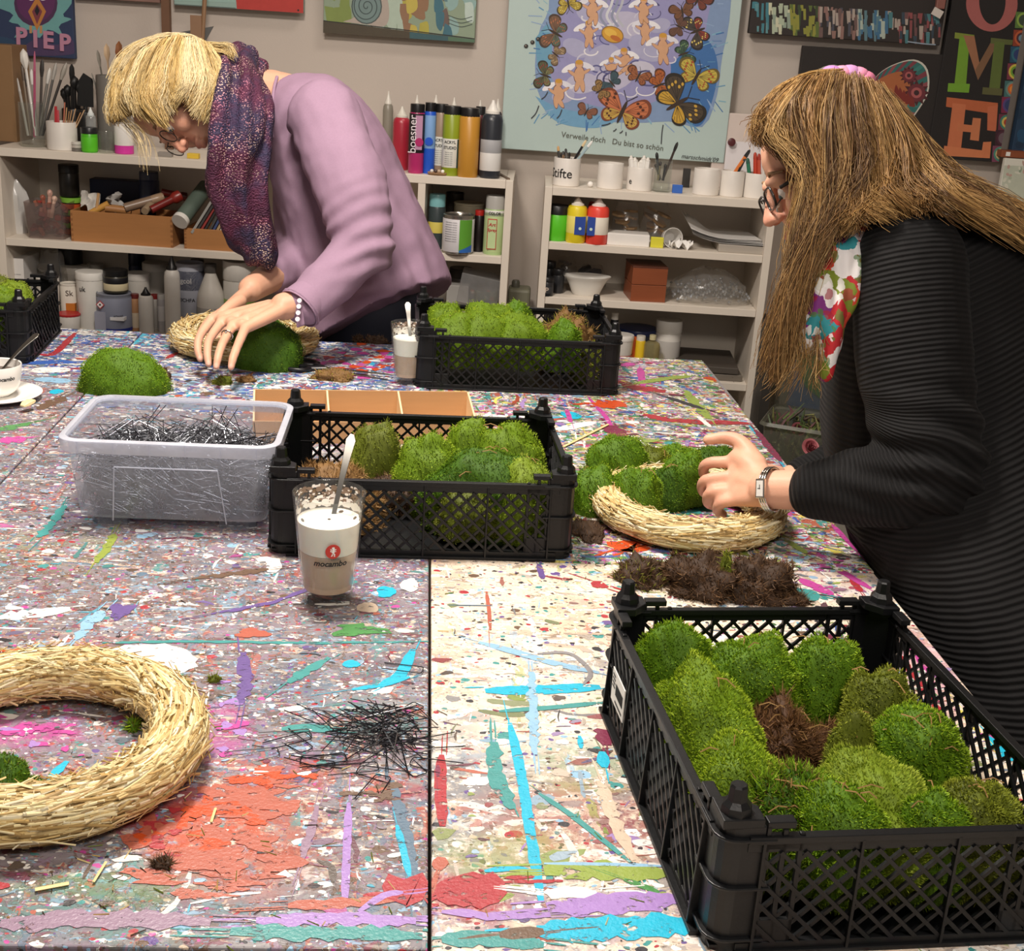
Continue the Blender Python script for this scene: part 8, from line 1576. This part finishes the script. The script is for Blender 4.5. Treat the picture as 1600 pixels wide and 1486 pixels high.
def scarf_mat(name, kind):
    m = bpy.data.materials.new(name); t = NT(m); tc = t.n('ShaderNodeTexCoord').outputs['Object']
    if kind == 'knit':
        big = t.noise(tc, 9, 3); col = t.ramp(big.outputs[0], [(.3, lin('#2c1028')), (.45, lin('#4c1836')), (.55, lin('#2c2644')), (.7, lin('#561e3a'))])
        vo = t.n('ShaderNodeTexVoronoi', ins={'Vector': t.mapping(tc, (1, 1, 1.4)), 'Scale': 210}); sp = t.math('LESS_THAN', vo.outputs['Distance'], .34); zone = t.n('ShaderNodeMapRange', ins={'Value': t.noise(tc, 14, 2).outputs[0], 'From Min': .42, 'From Max': .58}).outputs[0]
        sp = t.math('MULTIPLY', t.math('MULTIPLY', sp, zone), .85); t.l(t.mix(sp, col, t.ramp(t.noise(tc, 17, 2).outputs[0], [(.4, lin('#d9bfae')), (.6, lin('#d88aa0'))])), t.bsdf.inputs['Base Color']); t.bsdf.inputs['Roughness'].default_value = .8; t.bump(vo.outputs['Distance'], .9, .003)
    else:
        wob = t.n('ShaderNodeVectorMath', operation='ADD', ins={0: tc, 1: t.n('ShaderNodeVectorMath', operation='SCALE', ins={0: t.noise(tc, 45, 3).outputs['Color'], 'Scale': .022}).outputs[0]}).outputs[0]
        vo = t.n('ShaderNodeTexVoronoi', ins={'Vector': wob, 'Scale': 34}); se = t.n('ShaderNodeSeparateColor', ins={0: vo.outputs['Color']})
        col = t.ramp(se.outputs[0], [(0, lin('#e8e4e4')), (.16, lin('#b8242c')), (.38, lin('#e0ddde')), (.50, lin('#7a8a2a')), (.60, lin('#d94a34')), (.72, lin('#7a2a7c')), (.80, lin('#eae6e6')), (.90, lin('#2c8a94')), (.95, lin('#8c1c34'))], 'CONSTANT')
        v2 = t.n('ShaderNodeTexVoronoi', ins={'Vector': wob, 'Scale': 95}); s2 = t.n('ShaderNodeSeparateColor', ins={0: v2.outputs['Color']}); t.l(t.mix(t.math('MULTIPLY', t.math('LESS_THAN', s2.outputs[1], .3), .75), col, t.ramp(s2.outputs[0], [(0, lin('#f0ecec')), (.5, lin('#a01c34')), (.8, lin('#4a7a34'))], 'CONSTANT')), t.bsdf.inputs['Base Color']); t.bsdf.inputs['Roughness'].default_value = .75
    return m
def scarf(t, strands, m, voxel, ridge, fr, seed):
    g = G()
    for pts, rad in strands: limb(g, [DV(*p) for p in pts], rad, 14)
    V, Fq, N = fuse(g, voxel, 4); ph = vnoise(V, 6, seed); V = V+N*(ridge*np.sin(V @ np.array(EX)*fr+5*ph)+.3*ridge*vnoise(V, 40))[:, None]; return obj('scarf', (V, Fq), m, t, smooth=180)
scarf(pw, [([(352, 92, 2.60), (350, 130, 2.52), (347, 185, 2.49), (341, 240, 2.50), (340, 285, 2.53), (362, 335, 2.57), (392, 388, 2.62)], [.018, .022, .024, .026, .030, .034, .032]), ([(382, 88, 2.66), (386, 140, 2.55), (384, 200, 2.52), (372, 258, 2.53), (376, 320, 2.57), (405, 392, 2.62)], [.024, .032, .034, .034, .036, .032]),
           ([(404, 108, 2.70), (412, 170, 2.60), (410, 235, 2.57), (398, 290, 2.57), (408, 345, 2.60), (424, 396, 2.64)], [.014, .018, .022, .026, .030, .022]), ([(352, 92, 2.60), (380, 88, 2.70), (404, 104, 2.74)], [.02, .024, .018]), ([(350, 270, 2.56), (385, 330, 2.60), (412, 398, 2.64)], [.034, .044, .03])], scarf_mat('purple flecked knit', 'knit'), .005, .006, 150, 3.)
mr = (F1[1][1]-F1[1][0]).normalized(); pr_ = F1[1][0]*.45+F1[1][1]*.55; g = G(); g.tube(ringp(pr_, .0108, mr, 22), .0012, 6); rg = obj('ring', g, mat('silver', '#d8d4cc', .15, 1.), pw, smooth=60); g = G(); ball(g, pr_-EZ*.010-EY*.004, .0024); obj('stone', g, mat('silver', '#d8d4cc', .15, 1.), rg, smooth=60)

# ---- the woman in black
pb = thing('person', 'woman with long brown hair, glasses and black ribbed cardigan leaning in from the right', 'person', (0, 0, 0))
HC = DV(1305, 266, 1.77); f2 = EX*-.925+EY*.38+EZ*.08; u2 = EX*-.38+EY*-.925
gh, T2, R2_ = head_geo(HC, f2, u2, DV(1412, 400, 1.83), .05)
body = G(); body.v += gh.v; body.f += gh.f
limb(body, [DV(1425, 420, 1.82), DV(1465, 600, 1.80), DV(1530, 850, 1.74), DV(1600, 1010, 1.70)], [.075, .085, .085, .085])
LS, LE, LW = DV(1408, 400, 1.66), DV(1462, 738, 1.64), DV(1199, 765, 1.735)
limb(body, [LS, LE, DV(1330, 764, 1.69), LW], [.045, .036, .031, .0262])
FB = [[DV(1150, 722, 1.80), DV(1106, 724, 1.815), DV(1100, 741, 1.845), DV(1114, 752, 1.86)], [DV(1146, 745, 1.79), DV(1103, 750, 1.80), DV(1098, 767, 1.83), DV(1112, 776, 1.85)], [DV(1148, 766, 1.78), DV(1111, 770, 1.79), DV(1106, 785, 1.815), DV(1118, 792, 1.835)], [DV(1153, 780, 1.768), DV(1127, 786, 1.778), DV(1121, 797, 1.80), DV(1130, 804, 1.815)]]
hand(body, LW, FB, [DV(1184, 726, 1.775), DV(1160, 694, 1.80), DV(1136, 684, 1.815), DV(1106, 687, 1.82)], .0135)
limb(body, [DV(1188, 742, 1.765), DV(1165, 722, 1.785), DV(1150, 715, 1.80)], [.017, .016, .012])
RS, RE, RW = DV(1440, 420, 1.98), DV(1400, 690, 2.02), DV(1240, 752, 1.98)
limb(body, [RS, RE, RW], [.05, .042, .027]); FC = [[DV(1196-3*i, 744+3*i, 1.95-.018*i), DV(1168-2*i, 744+3*i, 1.945-.018*i), DV(1150, 752+3*i, 1.94-.018*i), DV(1142, 762+3*i, 1.935-.018*i)] for i in range(4)]
hand(body, RW, FC, [DV(1215, 742, 1.91), DV(1190, 735, 1.89), DV(1165, 740, 1.88), DV(1150, 748, 1.875)])
for yy in (1.45, 1.64): limb(body, [(.84, yy+.03, .70), (.87, yy, .45), (.88, yy, .07)], [.075, .055, .042])
person_body(pb, body, '#dba78c', T2, [(T2(.10, 0, -.06), .024, '#b8605a', .5), (T2(.105, 0, -.025), .03, '#d28b7a', .5)]+[(f[0], .014, '#cf8b7c', .35) for f in FB]+[(f[1], .014, '#d5917f', .4) for f in FB]+[(DV(1136, 684, 1.80), .016, '#cf8876', .4)])
def rib_mat():
    m = bpy.data.materials.new('black ribbed knit'); t = NT(m); a = t.n('ShaderNodeAttribute', attribute_name='rib').outputs['Fac']; s = t.math('SINE', t.math('MULTIPLY', a, 2*math.pi/.0068)); h = t.math('MULTIPLY_ADD', s, .5, .5)
    tc = t.n('ShaderNodeTexCoord').outputs['Object']; nz = t.noise(tc, 300, 2); t.l(t.ramp(h, [(0, lin('#080809')), (1, lin('#161516'))]), t.bsdf.inputs['Base Color']); t.bsdf.inputs['Roughness'].default_value = .75; t.bsdf.inputs['Specular IOR Level'].default_value = .2
    t.bsdf.inputs['Sheen Weight'].default_value = .03; t.bump(t.math('MULTIPLY_ADD', nz.outputs[0], .2, h), .5, .003); return m
perp2 = (.96, -.28)
g = loft(G(), [slc(1424, 352, 1.82, 62, .09, (.95, .1)), slc(1458, 410, 1.81, 128, .165, (.99, -.05)), slc(1462, 540, 1.80, 172, .175, (.99, -.1)), slc(1476, 690, 1.78, 182, .17, perp2), slc(1530, 850, 1.74, 182, .17, perp2), slc(1610, 1010, 1.70, 190, .18, perp2), slc(1690, 1180, 1.66, 195, .19, perp2), slc(1740, 1330, 1.64, 180, .19, perp2)], 40, 26)
V, Fq, N = fuse(g, .0055, 5); ex_, ey_, ez_ = np.array(EX), np.array(EY), np.array(EZ)
M_rib = rib_mat()
def ribbed(name, V, Fq, rib):
    low = (V[:, 2] < TZ+.03); V[low, 0] = np.maximum(V[low, 0], .6225); o = obj(name, (V, Fq), M_rib, pb, smooth=180); at = o.data.attributes.new('rib', 'FLOAT', 'POINT'); at.data.foreach_set('value', rib.astype(np.float32))
ribbed('cardigan', V+N*(.003*vnoise(V, 14))[:, None], Fq, V @ (ex_*.35+ey_*.80+ez_*.3))
for S_, E_, K_, rs in ((LS+EX*.01+EY*.01, LE, DV(1278, 766, 1.70), (.074, .073, .066, .059, .0415)), (RS, RE, DV(1258, 748, 1.985), (.07, .066, .06, .05, .036))):
    g = G(); limb(g, [S_, (S_+E_)/2+EX*-.01, E_], rs[:3], 18); limb(g, [E_, (E_+K_)/2+EY*.006, K_], [rs[2], rs[3], rs[4]], 16); V, Fq, N = fuse(g, .0055, 5)
    d1, t1_ = seg_dist(V, S_, E_); d2, t2_ = seg_dist(V, E_, K_); L1 = (E_-S_).length; a1 = np.array((E_-S_).normalized()); a2 = np.array((K_-E_).normalized())
    q = np.clip((d1-d2)/.05*.5+.5, 0, 1); q = q*q*(3-2*q); rib = ((V-np.array(S_)) @ a1)*(1-q)+(L1+(V-np.array(E_)) @ a2)*q
    de = np.linalg.norm(V-np.array(E_), axis=1); fold = .0025*vnoise(V, 14)+.006*np.exp(-((de-.03)/.08)**2)*np.sin((V @ np.array(EX*.3-EY*.9))*170+3*vnoise(V, 8)); ribbed('sleeve', V+N*fold[:, None], Fq, rib)
M_blackk = mat('black trousers', '#141416', .75, var=.1)
g = G(); g = loft(g, [((.84, 1.54, .74), Vector((.12, 0, 0)), Vector((0, .17, 0))), ((.86, 1.54, .6), Vector((.13, 0, 0)), Vector((0, .18, 0)))], 6, 18)
for yy in (1.45, 1.64): limb(g, [(.86, yy, .66), (.87, yy, .42), (.88, yy, .08)], [.10, .075, .06], 16)
V, Fq, N = fuse(g, .008, 4); obj('trousers', (V, Fq), M_blackk, pb, smooth=180)
for yy in (1.45, 1.64): gs_ = G(); limb(gs_, [(.91, yy, .042), (.81, yy, .036), (.74, yy, .03)], [.042, .040, .030]); V, Fq, N = fuse(gs_, .006, 3); V[:, 2] = np.maximum(V[:, 2], 0.001); obj('shoe', (V, Fq), mat('black shoe', '#1a1a1c', .5), pb, smooth=180)
M_brown = hair_mat('brown hair')
BR = ['#523820', '#6a4a2c', '#7d5a34', '#8c683e', '#9c7646', '#ac8650', '#bf985e', '#d2b078']
gb = G(); ball(gb, T2(-.022, 0, .034), (.094, .079, .080), R2_); gb.c = [lin(BR[0])]*len(gb.f); obj('hair_base', gb, M_brown, pb, smooth=180)
ribbon_hair(pb, 'hair', [[(1240, 130, 1.70), (1205, 160, 1.70), (1185, 192, 1.70), (1188, 212, 1.70)], [(1255, 126, 1.685), (1222, 160, 1.68), (1204, 196, 1.675), (1240, 222, 1.67), (1270, 256, 1.665), (1284, 300, 1.665)],
    [(1270, 122, 1.68), (1245, 165, 1.665), (1256, 220, 1.655), (1278, 290, 1.65), (1262, 370, 1.65), (1226, 470, 1.655), (1206, 560, 1.66)], [(1290, 119, 1.675), (1272, 170, 1.655), (1270, 240, 1.645), (1290, 310, 1.64), (1268, 390, 1.64), (1232, 480, 1.65), (1204, 600, 1.66)], [(1310, 118, 1.675), (1300, 175, 1.65), (1305, 250, 1.64), (1298, 312, 1.635), (1278, 370, 1.64), (1252, 430, 1.65), (1232, 500, 1.655)],
    [(1328, 120, 1.675), (1330, 180, 1.65), (1338, 250, 1.64), (1324, 300, 1.635), (1308, 335, 1.64), (1290, 372, 1.65)], [(1345, 124, 1.68), (1362, 185, 1.655), (1372, 250, 1.645), (1360, 300, 1.63), (1342, 330, 1.62), (1332, 350, 1.62)], [(1360, 130, 1.69), (1392, 190, 1.665), (1410, 255, 1.65), (1420, 295, 1.63), (1440, 312, 1.60), (1470, 325, 1.60)],
    [(1372, 138, 1.70), (1415, 200, 1.68), (1450, 260, 1.67), (1500, 300, 1.64), (1560, 340, 1.63), (1640, 400, 1.63)], [(1380, 146, 1.73), (1430, 206, 1.71), (1475, 262, 1.70), (1530, 300, 1.69), (1590, 338, 1.68), (1660, 392, 1.68)], [(1384, 152, 1.77), (1436, 210, 1.76), (1482, 258, 1.75), (1535, 295, 1.74), (1595, 332, 1.74), (1665, 384, 1.74)]],
    10000, M_brown, 15, BR, .0006, .0042, tails=.82, wave=.009)
ribbon_hair(pb, 'hair_top', [[(1300, 122, 1.76), (1250, 128, 1.75), (1210, 152, 1.745), (1186, 190, 1.74), (1184, 218, 1.73)], [(1320, 116, 1.72), (1268, 120, 1.71), (1225, 144, 1.70), (1194, 184, 1.70), (1188, 214, 1.70)]], 2200, M_brown, 16, ['#6b4a2c', '#8f6a3e', '#a8804c', '#c9a468', '#7a5834'], .0006, .0035)
ribbon_hair(pb, 'wavy_ends', [[(1236, 470, 1.655), (1222, 520, 1.66), (1226, 555, 1.66), (1200, 590, 1.66), (1180, 600, 1.66)], [(1262, 450, 1.65), (1244, 510, 1.66), (1240, 560, 1.66), (1216, 600, 1.66)], [(1290, 470, 1.66), (1284, 540, 1.66), (1278, 590, 1.66), (1286, 625, 1.66)]], 200, M_brown, 17, BR[2:], .0005, .007, tails=.5, sheet=False)
ribbon_hair(pb, 'hair_behind', [[(1275, 300, 1.72), (1262, 380, 1.72), (1245, 460, 1.72), (1225, 560, 1.71)], [(1310, 310, 1.70), (1290, 400, 1.70), (1272, 480, 1.70), (1262, 540, 1.70)]], 900, M_brown, 18, ['#5a3820', '#6b4526', '#7a5230', '#8a5c34'], .0006, .005, sheet=False)
scr = G()
for dx, dy, c in ((0, 0, '#d98aa8'), (12, -1, '#b884b4'), (-16, 0, '#b078b8'), (24, 2, '#d98aa8'), (34, 8, '#cf7a98')): ball(scr, DV(1316+dx, 116+dy, 1.78), (.016, .02, .012)); scr.c += [lin(c)]*(len(scr.f)-len(scr.c))
obj('scrunchie', scr, mat('pink hair band', '#fff', .6, attr=True, bump=.4, bscale=90), pb, smooth=60)
eyes(pb, T2); specs(pb, T2, .026, .014, True)
scarf(pb, [([(1348, 340, 1.70), (1325, 385, 1.665), (1300, 435, 1.655), (1278, 480, 1.66), (1258, 515, 1.665), (1262, 540, 1.67)], [.020, .020, .019, .019, .017, .010]), ([(1358, 345, 1.72), (1340, 400, 1.66), (1322, 450, 1.65), (1304, 500, 1.65), (1296, 545, 1.66), (1288, 580, 1.665)], [.020, .019, .019, .018, .017, .013]), ([(1340, 335, 1.74), (1390, 330, 1.78), (1430, 345, 1.86)], [.022, .024, .022])], scarf_mat('floral print scarf', 'floral'), .004, .003, 230, 8.)
# wristwatch
ax = (Vector(DV(1250, 765, 1.705))-LW).normalized(); wc = Vector(LW)+ax*.006; M_silver = mat('silver', '#d8d4cc', .15, 1.)
tw_ = thing('wristwatch', 'x', 'watch') if False else None
g = G()
for s in (-1, 0, 1): g.tube(ringp(wc+ax*.0035*s, .0295, ax, 34), .0019, 6)
wt = obj('wristwatch', g, M_silver, pb, smooth=60); nrm = (-EZ*.85-EX*.25+EY*-.05); nrm = (nrm-ax*nrm.dot(ax)).normalized(); y_ = nrm.cross(ax).normalized(); M = Matrix((ax, y_, nrm)).transposed().to_4x4(); M.translation = wc+nrm*.0285
obj('case', G().box(-.0065, .0065, -.013, .013, -.001, .005, M), M_silver, wt, bevel=.001); obj('dial', G().box(-.0048, .0048, -.0105, .0105, .005, .0054, M), plast('#d9d6d0', .2), wt); obj('hands', G().box(-.0004, .0004, -.001, .005, .0054, .0058, M).box(-.003, .001, -.0004, .0004, .0054, .0058, M), M_ink, wt, kind='stuff')
